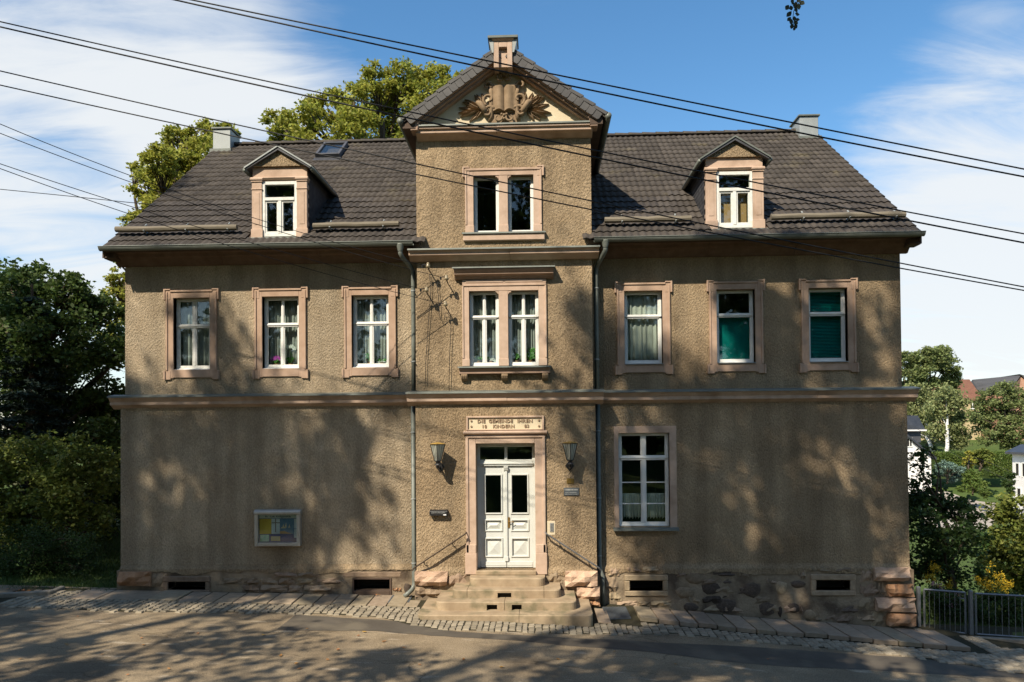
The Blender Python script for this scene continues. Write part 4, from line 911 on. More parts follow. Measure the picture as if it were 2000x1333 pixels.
# ---------------- bay roof, gable
GX, GA, GE = .035, 11.50, 10.02; GO = 2.05; gs = (GA - GE) / GO; YG = -.66
yback = (GA - ZE) / SL + YE
for s in (-1, 1):
    mb = MB(); e = (GX + s * (GO + .03), GE - .02); yb = (GE - ZE) / SL + YE + .4
    mb.add([(e[0], YG, e[1]), (GX, YG, GA), (GX, yback + .2, GA), (e[0], yb, e[1]), (e[0], YG, e[1] - .09), (GX, YG, GA - .09), (GX, yback + .2, GA - .09), (e[0], yb, e[1] - .09)],
           [(0, 1, 2, 3), (4, 7, 6, 5), (0, 4, 5, 1), (1, 5, 6, 2), (2, 6, 7, 3), (3, 7, 4, 0)]); br = mb.build('bay_roof', MT['tile'], house)
    gl = math.hypot(1, gs); ux, uz = s / gl, -gs / gl          # down-slope unit
    nx_, nz_ = s * gs / gl, 1 / gl                             # outward normal
    n = 8; Ls = GO * gl; st = (Ls - .12) / n
    for k in range(n):                                        # stepped verge tiles on top
        a0 = .16 + k * st; P = lambda t, h: (GX + ux * t + nx_ * h, GA + uz * t + nz_ * h)
        q = [P(a0, .012), P(a0 + st + .03, .045), P(a0 + st + .03, -.03), P(a0, -.055)]
        mb = MB(); mb.py(q, YG - .03, YG + .34); mb.build('verge_tile', MT['verge'], br, bevel=.006)
    n = 15; st = (Ls - .20) / n
    for k in range(n):                                        # hanging slates along the verge front
        a0 = .20 + k * st; P = lambda t, h: (GX + ux * t + nx_ * h, GA + uz * t + nz_ * h)
        q = [P(a0, -.05), P(a0 + st * .95, -.05), P(a0 + st * .95, -.17), P(a0 + st * .80, -.20), P(a0, -.205)]
        yq = YG - .016 - .010 * (k % 2); mb = MB(); mb.py(q, yq - .008, yq + .004); mb.build('verge_slate', MT['verge'], br)
    # raking cornice
    for h0, h1, y0 in ((-.09, -.20, YG + .01), (-.20, -.245, YG + .06), (-.245, -.29, YG + .14)):
        P = lambda t, h: (GX + ux * t + nx_ * h, GA + uz * t + nz_ * h)
        zcut = 9.875; top = GA + h0 * gl; bot = GA + h1 * gl
        xa, xb_ = (top - zcut) / gs, (bot - zcut) / gs
        mb = MB(); mb.py([(GX, top), (GX + s * min(xa, GO - .08), top - gs * min(xa, GO - .08)), (GX + s * min(xb_, GO - .1), bot - gs * min(xb_, GO - .1)), (GX, bot)], y0, YA + .05); mb.build('raking_cornice', MT['cornice_brown'], house, bevel=.005)
    mb = MB(); xg = GX + s * (GO + .09); mb.tube([(xg, YG - .02, GE - .07), (xg, yb - .3, GE - .09)], .065, 10); mb.build('bay_gutter', MT['zinc'], house, smooth=True)
    mb = MB(); mb.box(*sorted((s * 1.80, s * 2.06)), YG + .03, 2.4, GE - .22, GE - .10); mb.build('soffit', MT['timber'], house)
    mb = MB(); P = lambda t, h: (GX + ux * t + nx_ * h, GA + uz * t + nz_ * h)
    mb.py([P(2.2, -.09), P(2.53, -.09), P(2.52, -.17), (s * 1.93 + .03, 9.76), (s * 1.78 + .03, 9.76)], YG + .04, YA + .02); mb.build('cornice_return', MT['cornice_brown'], house, bevel=.01)
mb = MB(); mb.py([(-1.82, 9.90), (1.88, 9.90), (GX, 11.30)], YA - .03, YA + .12); ped = mb.build('pediment', MT['cream'], house)
# finial stub
mb = MB(); c = GX
mb.box(c - .19, c - .085, -.74, -.42, 10.96, 11.50); mb.box(c + .085, c + .19, -.74, -.42, 10.96, 11.50); mb.box(c - .0851, c + .0851, -.739, -.42, 11.38, 11.50); mb.box(c - .085, c + .085, -.66, -.42, 11.0, 11.38)
fin = mb.build('finial', MT['pink'], house, bevel=.008)
mb = MB(); mb.box(c - .31, c + .31, -.80, -.30, 11.545, 11.60); mb.build('zinc_cap', MT['zinc'], fin, bevel=.006)
mb = MB(); mb.px([(-.74, 11.50), (-.78, 11.545), (-.38, 11.545), (-.42, 11.50)], c - .22, c + .22); mb.build('finial_moulding', MT['pink'], fin)
for s in (-1, 1):
    mb = MB(); mb.loft([[(c + s * .192, -.745, 11.54), (c + s * .29, -.745, 11.54), (c + s * .29, -.35, 11.54), (c + s * .192, -.35, 11.54)], [(c + s * .192, -.745, 11.27), (c + s * .225, -.745, 11.27), (c + s * .225, -.35, 11.27), (c + s * .192, -.35, 11.27)]]); mb.build('zinc_cheek', MT['zinc_new'], fin)
# relief: open book, scrolls, palm leaves
YP = YA - .03; OM = MT['ornament']
def relief_leaf(bx, bz, ang, L_, w_, h=.055):
    ca, sa = math.cos(ang), math.sin(ang); prof = [(0, .12), (.2, .7), (.42, 1.0), (.65, .85), (.85, .45), (1.0, .03)]; V = []; F = []
    for t, q in prof:
        cx_, cz_ = bx + ca * L_ * t, bz + sa * L_ * t; lift = h * .8 * math.sin(math.pi * min(1, t * .8 + .1)) + .012
        for k, (o, y_) in enumerate(((-1, .1), (-.5, .85), (0, .35), (.5, .85), (1, .1))): V.append((cx_ - sa * w_ / 2 * q * o, YP - .012 - lift * y_, cz_ + ca * w_ / 2 * q * o))
        V.append((cx_, YP + .01, cz_))
    for i in range(len(prof) - 1):
        for k in range(6): a = i * 6 + k; b = i * 6 + (k + 1) % 6; F.append((a, b, b + 6, a + 6))
    MB().add(V, F).build('relief_leaf', OM, ped)
for s in (-1, 1):
    bx, bz = GX + s * .42, 10.26
    for k, (a, L_, w_) in enumerate(((8, .62, .10), (22, .56, .11), (36, .52, .12), (50, .46, .11), (64, .42, .10), (78, .44, .10), (96, .40, .10), (-8, .66, .09), (-22, .62, .09), (-38, .50, .10), (-56, .34, .09), (30, .40, .10), (58, .36, .10), (12, .42, .09))):
        aa = R_(a + rng.uniform(-4, 4)); 
        if s < 0: aa = math.pi - aa
        relief_leaf(bx + s * rng.uniform(-.03, .06), bz + rng.uniform(-.03, .03), aa, L_ * .83, w_ * 1.15, .05 + .035 * (k % 3))
    # sash binding the palms, scrolls
    def curl(cx_, cz_, r0, r1, a0, a1, tr, name='scroll', yo=.05):
        pts = [(cx_ + (r0 + (r1 - r0) * t) * math.cos(a0 + (a1 - a0) * t) * s, YP - yo - .03 * t, cz_ + (r0 + (r1 - r0) * t) * math.sin(a0 + (a1 - a0) * t)) for t in np.linspace(0, 1, 16)]
        MB().tube(pts, [tr * (1 - .45 * i / 15) for i in range(16)], 8).build(name, OM, ped, smooth=True)
    MB().tube([(GX + s * .36, YP - .03, 10.13), (GX + s * .42, YP - .12, 10.22), (GX + s * .50, YP - .13, 10.33), (GX + s * .56, YP - .03, 10.40)], [.05, .062, .062, .045], 10).build('sash', OM, ped, smooth=True)
    curl(GX + s * .31, 10.43, .14, .03, -1.2, 4.5, .035, yo=.08); curl(GX + s * .32, 10.16, .15, .02, 2.6, -3.0, .042, yo=.07); curl(GX + s * .35, 10.73, .10, .02, 3.6, -2.2, .034); curl(GX + s * .13, 10.05, .10, .02, 2.9, 7.6, .026, yo=.09)
    curl(GX + s * .08, 10.90, .075, .02, -2.2, 4.2, .03, yo=.09)
    MB().tube([(GX + s * .30, YP - .02, 9.98), (GX + s * .27, YP - .06, 10.10), (GX + s * .26, YP - .07, 10.55), (GX + s * .30, YP - .03, 10.72)], .045, 8).build('scroll', OM, ped, smooth=True)
    V = []; F = []; n = 8                                   # page
    for i in range(n + 1):
        u = i / n; xx = GX + s * (.004 + .225 * u); yy = YP - .10 - .055 * math.sin(math.pi * min(1, u * 1.1)) * (1.1 - .5 * u)
        V += [(xx, yy, 10.18 + .035 * math.sin(math.pi * u) - .03 * u * 0), (xx, yy, 10.70 + .02 * math.sin(math.pi * u) - .03 * u), (xx, YP, 10.70 - .03 * u), (xx, YP, 10.18)]
    for i in range(n): 
        a = i * 4
        for k in range(4): F.append((a + k, a + (k + 1) % 4, a + 4 + (k + 1) % 4, a + 4 + k))
    F += [(0, 1, 2, 3), (n * 4, n * 4 + 3, n * 4 + 2, n * 4 + 1)]
    MB().add(V, F).build('book_page', MT['ornament'], ped)
MB().box(GX - .25, GX + .25, YP - .07, YP, 10.16, 10.74).build('book_cover', OM, ped, bevel=.01)
for a, b, r in ((0, 11.02, .045), (-.045, 10.985, .038), (.045, 10.985, .038), (0, 10.95, .045), (-.02, 11.055, .026), (.025, 11.055, .026), (0, 10.09, .038), (-.05, 10.11, .03), (.05, 10.11, .03), (0, 10.02, .03), (-.37, 10.22, .025), (.37, 10.22, .025), (-.34, 10.19, .022), (.34, 10.19, .022)):
    MB().lathe([(r * .2, -.10 - r), (r * .8, -.10 - r * .6), (r, -.10), (r * .9, 0)], (GX + a, YP, b), 10, 'y').build('rosette', OM, ped, smooth=True)
MB().py([(GX - .30, 9.89), (GX + .30, 9.89), (GX + .26, 10.16), (GX - .26, 10.16)], YP - .05, YP).build('cartouche', OM, ped, bevel=.02)
# ================================================================== plinth
YPL = -.115
def block_mesh(i, mt, rough=.075, pill=.12, nx=6, nz=4):
    """unit stone, front towards -y, pillowed and chipped"""
    r = random.Random(100 + i); V = []; F = []
    for j in range(nz):
        for k in range(nx):
            u, v = k / (nx - 1) - .5, j / (nz - 1) - .5
            e = max(abs(u) * 2, abs(v) * 2); y_ = -.5 + (pill if e > .99 else 0) + r.uniform(-rough, rough) * 1.6
            ex = .0 if e < .99 else r.uniform(-.035, .01)
            V.append((u * (1 + 2 * ex), y_, v * (1 + 2 * ex)))
    n = len(V); V += [(x_, .5, z_) for x_, _, z_ in V]
    for j in range(nz - 1):
        for k in range(nx - 1):
            a = j * nx + k; F.append((a, a + 1, a + 1 + nx, a + nx))
    rim = [k for k in range(nx)] + [j * nx + nx - 1 for j in range(1, nz)] + [(nz - 1) * nx + k for k in range(nx - 2, -1, -1)] + [j * nx for j in range(nz - 2, 0, -1)]
    for a, b in zip(rim, rim[1:] + rim[:1]): F.append((a, a + n, b + n, b))
    me = bpy.data.meshes.new('stone'); me.from_pydata(V, [], F); me.materials.append(mt); return me
def blob_mesh(i, mt):
    """rounded fieldstone"""
    r = random.Random(300 + i); n = 9; V = []; F = []; rad = [.5 * r.uniform(.8, 1.08) for _ in range(n)]
    for q, y_ in ((1.0, .5), (1.0, -.38), (.86, -.46), (.45, -.50)):
        for k in range(n):
            a = 2 * math.pi * k / n; rr = rad[k] * q * r.uniform(.94, 1.05); V.append((rr * math.cos(a), y_ + r.uniform(-.025, .025), rr * math.sin(a)))
    V.append((0, -.52, 0))
    for j in range(3):
        for k in range(n): F.append((j * n + k, j * n + (k + 1) % n, (j + 1) * n + (k + 1) % n, (j + 1) * n + k))
    for k in range(n): F.append((3 * n + k, 3 * n + (k + 1) % n, 4 * n))
    me = bpy.data.meshes.new('stone'); me.from_pydata(V, [], F); me.materials.append(mt); me.shade_smooth(); return me
VENT = [(-7.27, -6.46, .19, .36), (-3.25, -2.49, .10, .405), (2.57, 3.25, .165, .38), (6.41, 7.10, .175, .387)]
mb = wall_open(-8.40, -1.86, -.4, .60, YPL, VENT[:2], .5); wall_open(1.86, 8.40, -1.3, .60, YPL, VENT[2:], .5, mb)
wall_open(-1.90, 1.90, -.5, .575, YB - .03, [], .4, mb)
plinth = mb.build('plinth', MT['mortar'], house)
BM = {k: [block_mesh(i, MT[k]) for i in range(4)] for k in ('stone', 'stone_red', 'stone_pale', 'basalt')}
FM = {k: [blob_mesh(i, MT[k]) for i in range(4)] for k in ('stone', 'basalt')}
cnt = [0]
def put(x0, x1, z0, z1, mt='stone', y=YPL, out=.05, dep=.25, blob=False):
    cnt[0] += 1; me = (FM if blob else BM)[mt][cnt[0] % 4]; dx, dz = x1 - x0, z1 - z0
    inst('stone', me, plinth, ((x0 + x1) / 2, y - out + dep / 2, (z0 + z1) / 2), (0, rng.uniform(-.03, .03), rng.uniform(-.02, .02)), (dx, dep, dz))
def put_px(a, b, c, d, mt='stone', y=YPL, out=.05, dep=.25, blob=False):
    p, q = W(a, b, y - out), W(c, d, y - out); put(p[0], q[0], q[2], p[2], mt, y, out, dep, blob)
# quoins
for (a, b, c, d, mt, y, out, dep) in ((226, 1118, 291, 1146, 'stone_red', YPL, .13, .5), (291, 1120, 325, 1147, 'stone', YPL, .03, .2),
        (1710, 1111, 1781, 1137, 'stone_pale', YPL, .14, .5), (1737, 1143, 1787, 1167, 'stone_red', YPL, .15, .5), (1714, 1170, 1791, 1197, 'stone_pale', YPL, .16, .5), (1738, 1201, 1794, 1225, 'stone_red', YPL, .17, .5),
        (808, 1118, 873, 1146, 'stone_pale', YB - .03, .13, .45), (809, 1147, 862, 1167, 'stone', YB - .03, .06, .45), (873, 1120, 912, 1150, 'stone', YB - .03, .03, .3),
        (1103, 1117, 1168, 1147, 'stone_pale', YB - .03, .13, .45), (1126, 1149, 1172, 1173, 'stone_pale', YB - .03, .11, .45), (1150, 1175, 1172, 1185, 'stone_red', YB - .03, .08, .4), (1070, 1118, 1098, 1140, 'stone', YB - .03, .03, .3)):
    put_px(a, b, c, d, mt, y, out, dep)
# exposed rubble, right wing (positions read off the wall)
Z5 = lambda a, b, c, d: (1160 + a / 4.545, 1060 + b / 4.545, 1160 + c / 4.545, 1060 + d / 4.545)
for q in ((130, 225, 240, 298), (105, 305, 215, 440), (125, 448, 248, 520), (200, 522, 385, 566), (392, 525, 500, 566), (430, 218, 580, 262), (280, 222, 425, 262), (505, 520, 690, 570)): put_px(*Z5(*q), out=.03)
for q, m_, o_ in (((790, 240, 1010, 380), 'stone', .03), ((715, 390, 920, 505), 'stone', .035), ((950, 335, 1135, 480), 'basalt', .05), ((1300, 350, 1505, 495), 'basalt', .04), ((780, 528, 935, 622), 'basalt', .04), ((1072, 490, 1285, 640), 'basalt', .04), ((1458, 512, 1628, 668), 'basalt', .05), ((1630, 565, 1678, 668), 'basalt', .035), ((1702, 530, 1842, 634), 'basalt', .04), ((1608, 338, 1728, 472), 'stone', .03), ((1738, 330, 1892, 412), 'basalt', .025), ((960, 490, 1010, 520), 'basalt', .02), ((1850, 590, 1980, 700), 'stone', .03)):
    put_px(*Z5(*q), m_, out=.022, blob=True)
Z6 = lambda a, b, c, d: (1560 + a / 4.545, 1060 + b / 4.545, 1560 + c / 4.545, 1060 + d / 4.545)
for q in ((0, 225, 70, 330), (80, 215, 300, 268), (310, 222, 530, 270), (540, 228, 680, 352), (545, 368, 692, 488), (700, 358, 786, 480), (530, 492, 690, 604), (640, 612, 800, 742), (300, 640, 470, 720), (0, 540, 40, 640)): put_px(*Z6(*q), 'stone', out=.02)
# low-relief rubble showing through the thin plaster, right wing
z = .575
for hh in (.14, .17, .19, .20, .20, .18):
    x = 2.1
    while x < 7.5:
        w_ = rng.uniform(.25, .55); zb = z - hh
        ok = gz(x + w_ / 2, -.1) < zb + .04 and not any(x + w_ > v[0] - .2 and x < v[1] + .2 and zb < v[3] + .14 and z > v[2] - .13 for v in VENT[2:])
        if ok and rng.random() < .62: put(x + .01, x + w_ - .01, zb + .012 + rng.uniform(0, .03), z - .01, rng.choice(('stone', 'stone', 'stone', 'basalt')), out=rng.choice((.006, .012, .018)))
        x += w_
    z -= hh
# left wing courses
z = .57
for hh in (.125, .15, .17, .15):
    x = -7.62
    while x < -2.2:
        w_ = rng.uniform(.28, .62); zb = z - hh
        ok = gz(x + w_ / 2, -.1) < z - .06 and not any(x + w_ > v[0] - .22 and x < v[1] + .22 and zb < v[3] + .12 and z > v[2] - .1 for v in VENT[:2])
        if ok and rng.random() < .82: put(x + .008, x + w_ - .008, zb + .006 + rng.uniform(0, .02), z - .006, 'stone', out=rng.choice((.012, .02, .03, .045)))
        x += w_
    z -= hh
# ragged lower edge of the roughcast over the plinth
for xa_, xb_, yw_, yp_ in ((-8.33, -1.95, YL, YPL), (1.95, 8.33, YL, YPL), (-1.86, -.86, YB, YB - .03), (.86, 1.86, YB, YB - .03)):
    V = []; F = []; n = int((xb_ - xa_) / .045); off = 0.0; r_ = random.Random(int(xa_ * 10))
    for k in range(n + 1):
        x_ = xa_ + (xb_ - xa_) * k / n; off = max(-.055, min(.05, off + r_.uniform(-.022, .022))); zb = .565 + off
        V += [(x_, yw_ + .004, .74), (x_, yw_ - .010, .70), (x_, yp_ - .016 + r_.uniform(-.003, .003), .63), (x_, yp_ - .018 + r_.uniform(-.003, .003), zb), (x_, yp_ + .02, zb + .003)]
    for k in range(n):
        for j in range(4): a = k * 5 + j; F.append((a, a + 5, a + 6, a + 1))
    MB().add(V, F).build('plaster_edge', MT['stucco'], house)
# cellar vents in stone frames
for i, (a, b, c, d) in enumerate(VENT):
    mb = MB(); y = YPL; o = .035
    if i == 1:
        mb.box(a - .04, a, y - .02, y + .3, c - .03, d + .04); mb.box(b, b + .04, y - .02, y + .3, c - .03, d + .04); mb.box(a, b, y - .019, y + .3, d, d + .04); mb.box(a, b, y - .02, y + .3, c - .03, c + .07); ob = mb.build('cellar_vent', MT['timber'], plinth, bevel=.006)
        MB().box(a - .25, b + .25, y - .012, y + .1, d + .042, d + .17).build('lintel', MT['stone'], plinth, bevel=.02)
        for k in range(3): put(b + .06 + k * .065, b + .12 + k * .065, .16, .23, 'stone_red', out=.02)
        put(b + .30, b + .46, .08, .33, 'basalt', out=.04, blob=True)
    else:
        t = .11
        mb.box(a - t, b + t, y - o, y + .3, d, d + .12); mb.box(a - t, b + t, y - o, y + .3, c - .11, c); mb.box(a - t, a, y - o + .006, y + .3, c, d); mb.box(b, b + t, y - o + .006, y + .3, c, d)
        ob = mb.build('cellar_vent', MT['stone'], plinth, bevel=.015)
    mb = MB(); mb.box(a - .05, b + .05, y + .34, y + .36, c - .05, d + .05)
    for k in range(1, 4): mb.tube([(a, y + .2, c + (d - c) * k / 4), (b, y + .2, c + (d - c) * k / 4)], .006, 6)
    mb.build('vent_backing', MT['dark'], plinth)

# ================================================================== entrance steps
st = thing('entrance_steps', 'flight of four worn sandstone steps with rounded corners below the white double door', 'steps', (0.03, -1.1, -.1))
def step_block(hw, yf, yb, z0, z1, cx=.03, cuts=(), holes=(), r=.16):
    """rounded-front slab; cuts = joint positions, holes = (x0,x1,height) drain openings in the riser"""
    mb = MB(); xs_ = sorted({cx - hw, cx + hw} | set(cuts))
    def front(x):
        e = hw - abs(x - cx)
        return yf + (r - math.sqrt(max(0, r * r - (r - e) ** 2)) if e < r else 0)
    for a, b in zip(xs_, xs_[1:]):
        a2 = a + (.004 if a > cx - hw else 0); b2 = b - (.004 if b < cx + hw else 0)
        pts = sorted({a2, b2} | {cx - hw + r * t for t in (.0, .03, .12, .28, .5, .75, 1) if a2 < cx - hw + r * t < b2} | {cx + hw - r * t for t in (.0, .03, .12, .28, .5, .75, 1) if a2 < cx + hw - r * t < b2} | {h for q in holes for h in q[:2] if a2 < h < b2} | set(np.linspace(a2, b2, 9)))
        for p, q in zip(pts, pts[1:]):
            m_ = (p + q) / 2; zb = z0
            for h in holes:
                if h[0] < m_ < h[1]: zb = z0 + h[2]
            c = .018; j1, j2 = rng.uniform(-.002, .002), rng.uniform(-.002, .002)
            for x_, nm in ((p, 0), (q, 1)): pass
            A = [(p, front(p) + c * .0, zb), (p, front(p), z1 - c), (p, front(p) + c, z1), (p, yb, z1), (p, yb, zb)]
            B = [(q, front(q), zb), (q, front(q), z1 - c), (q, front(q) + c, z1), (q, yb, z1), (q, yb, zb)]
            mb.loft([A, B], caps=True)
    bmd = mb.build('step', MT['step'], st)
    return bmd
step_block(.765, -.87, -.44, .40, .573, cuts=())
step_block(1.07, -1.20, -.44, .24, .412, cuts=(-.74, .77), holes=((-.14, .13, .115),))
step_block(1.36, -1.53, -.44, .07, .252, cuts=(.01,), holes=((-.33, -.13, .13), (.15, .34, .13)))
step_block(1.65, -1.90, -.44, -.25, .092, cuts=(.30,))
mb = MB(); mb.box(-.7, .75, -1.1, -.6, .0, .39); mb.box(-1.0, 1.0, -1.4, -1.05, -.1, .23); mb.build('step_core', MT['dark'], st)
mb = MB(); mb.box(-.62, .62, YB - .12, YB + .3, .574, .66); mb.build('threshold', MT['step'], st, bevel=.01)

# ================================================================== hand rails
def handrail(s, label):
    xa, za = s * .83, 1.425; xb, zb = s * 1.90, .725; y = YB - .16
    t = thing('handrail', label, 'handrail', (s * 1.9, y, .7), 'door handrails')
    mb = MB(); mb.tube([(xa - s * .02, y + .13, za + .02), (xa, y, za), (xb, y, zb), (xb + s * .03, y + .03, zb - .05)], .016, 8)
    L_ = math.hypot(xb - xa, zb - za); mb.obox((xa, y - .02, za), (xb - xa, 0, zb - za), (0, .04, 0), (0, 0, .014)); mb.build('rail', MT['steel'] if s > 0 else MT['rust'], t)
    for k in (.25, .8):
        cx_, cz_ = xa + (xb - xa) * k, za + (zb - za) * k; m2 = MB()
        m2.tube([(cx_, y, cz_), (cx_ + .01, y + .02, cz_ - .06), (cx_ + .03, y + .08, cz_ - .10), (cx_ + .04, y + .2, cz_ - .10)], .010, 6); m2.build('bracket', MT['black'], t)
    return t
handrail(-1, 'thin iron handrail on the side of the steps towards the notice board'); handrail(1, 'flat grey handrail on the side of the steps towards the ground-floor window')

# ================================================================== wall lamps
def wall_lamp(cx, label):
    base = (cx, YB, 2.72); t = thing('wall_lamp', label, 'lamp', base, 'lamps beside the door'); yc = YB - .30; zt, zb = 3.27, 2.93; n = 4; rt, rbm = .150, .062
    ang = [math.pi / 2 * k - math.pi / 2 for k in range(4)]
    ring = lambda r, z: [(cx + r * math.cos(a), yc + r * math.sin(a), z) for a in ang]
    MB().loft([ring(rbm - .004, zb), ring(rt - .006, zt)]).build('glass_body', MT['lampglass'], t)
    mb = MB()
    for a in ang: mb.tube([(cx + rbm * math.cos(a), yc + rbm * math.sin(a), zb), (cx + rt * math.cos(a), yc + rt * math.sin(a), zt)], .009, 6)
    for r, z in ((rt, zt), (rbm, zb)):
        q = ring(r, z)
        for k in range(4): mb.tube([q[k], q[(k + 1) % 4]], .009, 6)
    for k in range(4):
        a0 = ang[k]; a1 = ang[(k + 1) % 4]
        for f in (.33, .66): mb.tube([tuple(np.array(ring(rbm, zb)[k]) * (1 - f) + np.array(ring(rbm, zb)[(k + 1) % 4]) * f), tuple(np.array(ring(rt, zt)[k]) * (1 - f) + np.array(ring(rt, zt)[(k + 1) % 4]) * f)], .003, 4)
    mb.build('lamp_frame', MT['black'], t)
    MB().loft([ring(rt + .010, zt + .004), ring(rt + .008, zt + .010), ring(.05, zt + .034), ring(.012, zt + .040)]).build('lamp_cap', MT['ochre'], t)
    mb = MB(); mb.lathe([(.03, 0), (.07, .01), (.06, .03), (.035, .05), (.05, .08), (.02, .085)], (cx, yc, zb - .09), 10); mb.tube([(cx, yc, zb - .07), (cx, yc + .02, zb - .13), (cx, yc + .12, zb - .16), (cx, yc + .22, zb - .14), (cx, YB, zb - .13)], .022, 8)
    mb.build('bracket', MT['black'], t)
    z = zb - .13; mb = MB(); mb.add([(cx, YB - .03, z - .11), (cx + .085, YB - .03, z), (cx, YB - .03, z + .11), (cx - .085, YB - .03, z), (cx, YB + .01, z - .125), (cx + .1, YB + .01, z), (cx, YB + .01, z + .125), (cx - .1, YB + .01, z)], [(0, 1, 2, 3), (0, 4, 5, 1), (1, 5, 6, 2), (2, 6, 7, 3), (3, 7, 4, 0)]); mb.build('wall_plate', MT['black'], t)
    return t
wall_lamp(-1.365, 'black lantern with ochre cap on the wall above the newspaper box'); wall_lamp(1.325, 'black lantern with ochre cap on the wall above the two name plates')

# ================================================================== small things on the wall
t = thing('newspaper_box', 'flat black newspaper box with white sticker on the wall beside the door', 'box', (-1.385, YB - .06, 1.79)); MB().px([(YB + .01, 1.915), (YB - .085, 1.905), (YB - .115, 1.885), (YB - .115, 1.795), (YB + .01, 1.80)], -1.575, -1.20).build('case', MT['black'], t, bevel=.006)
MT['grey_print'] = mat('grey_print', (.30, .30, .28)); tm = text_mb('ZEITUNGEN', .042, -1.39, YB - .1165, 1.846, .0008, .0, sx=1.25); tm.build('lettering', MT['grey_print'], t)
MT['sticker'] = mat('white_sticker', (.80, .80, .78)); MB().box(-1.285, -1.225, YB - .118, YB - .1145, 1.803, 1.825).build('sticker', MT['sticker'], t)
MT['plate_brown'] = mat('bronze_plate', (.17, .105, .02), (.24, .15, .035), rough=.4, metal=.3, scale=15)
t = thing('number_plate', 'small ochre-brown enamel plate above the grey name plate', 'plate', (1.337, YB - .01, 2.43)); MB().box(1.265, 1.41, YB - .018, YB + .01, 2.435, 2.54).build('panel', MT['plate_brown'], t, bevel=.004)
mb = MB(); mb.box(1.30, 1.305, YB - .0205, YB - .017, 2.45, 2.525); mb.box(1.362, 1.367, YB - .0205, YB - .017, 2.45, 2.525); mb.build('print', MT['rust'], t)
MT['plate_grey'] = mat('slate_name_plate', (.075, .083, .09), (.10, .11, .115), rough=.4, scale=15)
t = thing('name_plate', 'dark grey engraved name plate below the small brown plate', 'plate', (1.355, YB - .01, 2.19)); MB().box(1.20, 1.513, YB - .02, YB + .01, 2.19, 2.35).build('panel', MT['plate_grey'], t, bevel=.003)
mb = MB()
for row, (z, cells) in enumerate(((2.295, ((1.22, 1.232), (1.245, 1.262), (1.27, 1.34), (1.35, 1.40), (1.41, 1.49))), (2.245, ((1.225, 1.30), (1.31, 1.46))), (2.212, ((1.225, 1.28), (1.29, 1.38), (1.39, 1.48))))):
    for a, b in cells: mb.box(a, b, YB - .0215, YB - .0195, z, z + (.03 if row == 0 else .012))
mb.build('engraving', MT['grey_print'], t)
t = thing('door_bell', 'silver door bell panel set in a pale plaster patch beside the door case', 'door bell', (.935, YB - .01, 1.40)); MB().box(.85, 1.015, YB - .006, YB + .01, 1.38, 1.665).build('plaster_patch', MT['cream'], t, bevel=.004)
MB().box(.905, .985, YB - .022, YB, 1.445, 1.63).build('panel', MT['alu'], t, bevel=.004)
for k in range(5): MB().box(.925, .965, YB - .026, YB - .02, 1.468 + k * .03, 1.486 + k * .03).build('button', MT['steel'], t)
# notice board
X0, X1, Z0, Z1 = -5.365, -4.385, 1.125, 1.87; yb_ = YL - .13; nb = thing('notice_board', 'aluminium framed parish notice board with posters on blue backing', 'notice board', (-4.875, YL, Z0))
mb = MB(); f = .075; mb.box(X0, X0 + f, yb_, YL, Z0, Z1); mb.box(X1 - f, X1, yb_, YL, Z0, Z1); mb.box(X0 + f, X1 - f, yb_ + .001, YL, Z0, Z0 + f); mb.px([(yb_ - .02, Z1 - .05), (yb_ - .005, Z1 - f), (YL, Z1 - f), (YL, Z1 + .03), (yb_ + .03, Z1 + .03), (yb_ - .015, Z1 - .01)], X0 - .012, X1 + .012); mb.build('frame', MT['alu'], nb, bevel=.01, seg=2)
def flat(name, x0, x1, z0, z1, c, y, par=nb, c2=None, sc=6): return MB().box(x0, x1, y, y + .003, z0, z1).build(name, mat('print_' + name, c, c2, rough=.6, scale=sc), par)
a, b, c, d = X0 + f, X1 - f, Z0 + f, Z1 - f; yy = YL - .05
flat('blue_backing', a, b, c, d, (.012, .035, .16), yy); hd = flat('header_board', a + .005, b - .005, d - .085, d - .005, (.52, .50, .44), yy - .012)
text_mb('Ev. - Luth. Kirchgemeinde', .052, (a + b) / 2, yy - .0135, d - .064, .0006, .001, sx=1.02).build('lettering', mat('navy_print', (.02, .02, .05)), hd)
u = lambda t: a + (b - a) * t; v = lambda t: c + (d - c) * t
flat('yellow_poster', u(.01), u(.32), v(.30), v(.84), (.42, .25, .02), yy - .008, c2=(.62, .40, .05), sc=4)
p2 = flat('cross_photo', u(.325), u(.54), v(.30), v(.84), (.42, .41, .40), yy - .009, c2=(.66, .65, .64), sc=5); m3 = MB(); m3.box(u(.42), u(.445), yy - .0115, yy - .0085, v(.36), v(.84)); m3.box(u(.33), u(.55), yy - .0118, yy - .0085, v(.68), v(.715)); m3.build('print', mat('print_brown', (.20, .14, .11)), p2)
p3 = flat('seascape_poster', u(.545), u(.90), v(.30), v(.84), (.05, .11, .20), yy - .008, c2=(.16, .22, .28), sc=7)
mb = MB()
for q in ((.60, .52, .06, .14), (.67, .55, .05, .16), (.76, .52, .05, .13)): mb.add([(u(q[0]), yy - .0085, v(q[1])), (u(q[0] + q[2]), yy - .0085, v(q[1])), (u(q[0] + q[2] * .7), yy - .0085, v(q[1] + q[3]))], [(0, 1, 2)])
mb.add([(u(.56), yy - .0085, v(.50)), (u(.70), yy - .0085, v(.50)), (u(.72), yy - .0085, v(.55)), (u(.58), yy - .0085, v(.54))], [(0, 1, 2, 3)]); mb.build('print', mat('print_sail', (.55, .50, .42), (.62, .40, .16), scale=20), p3)
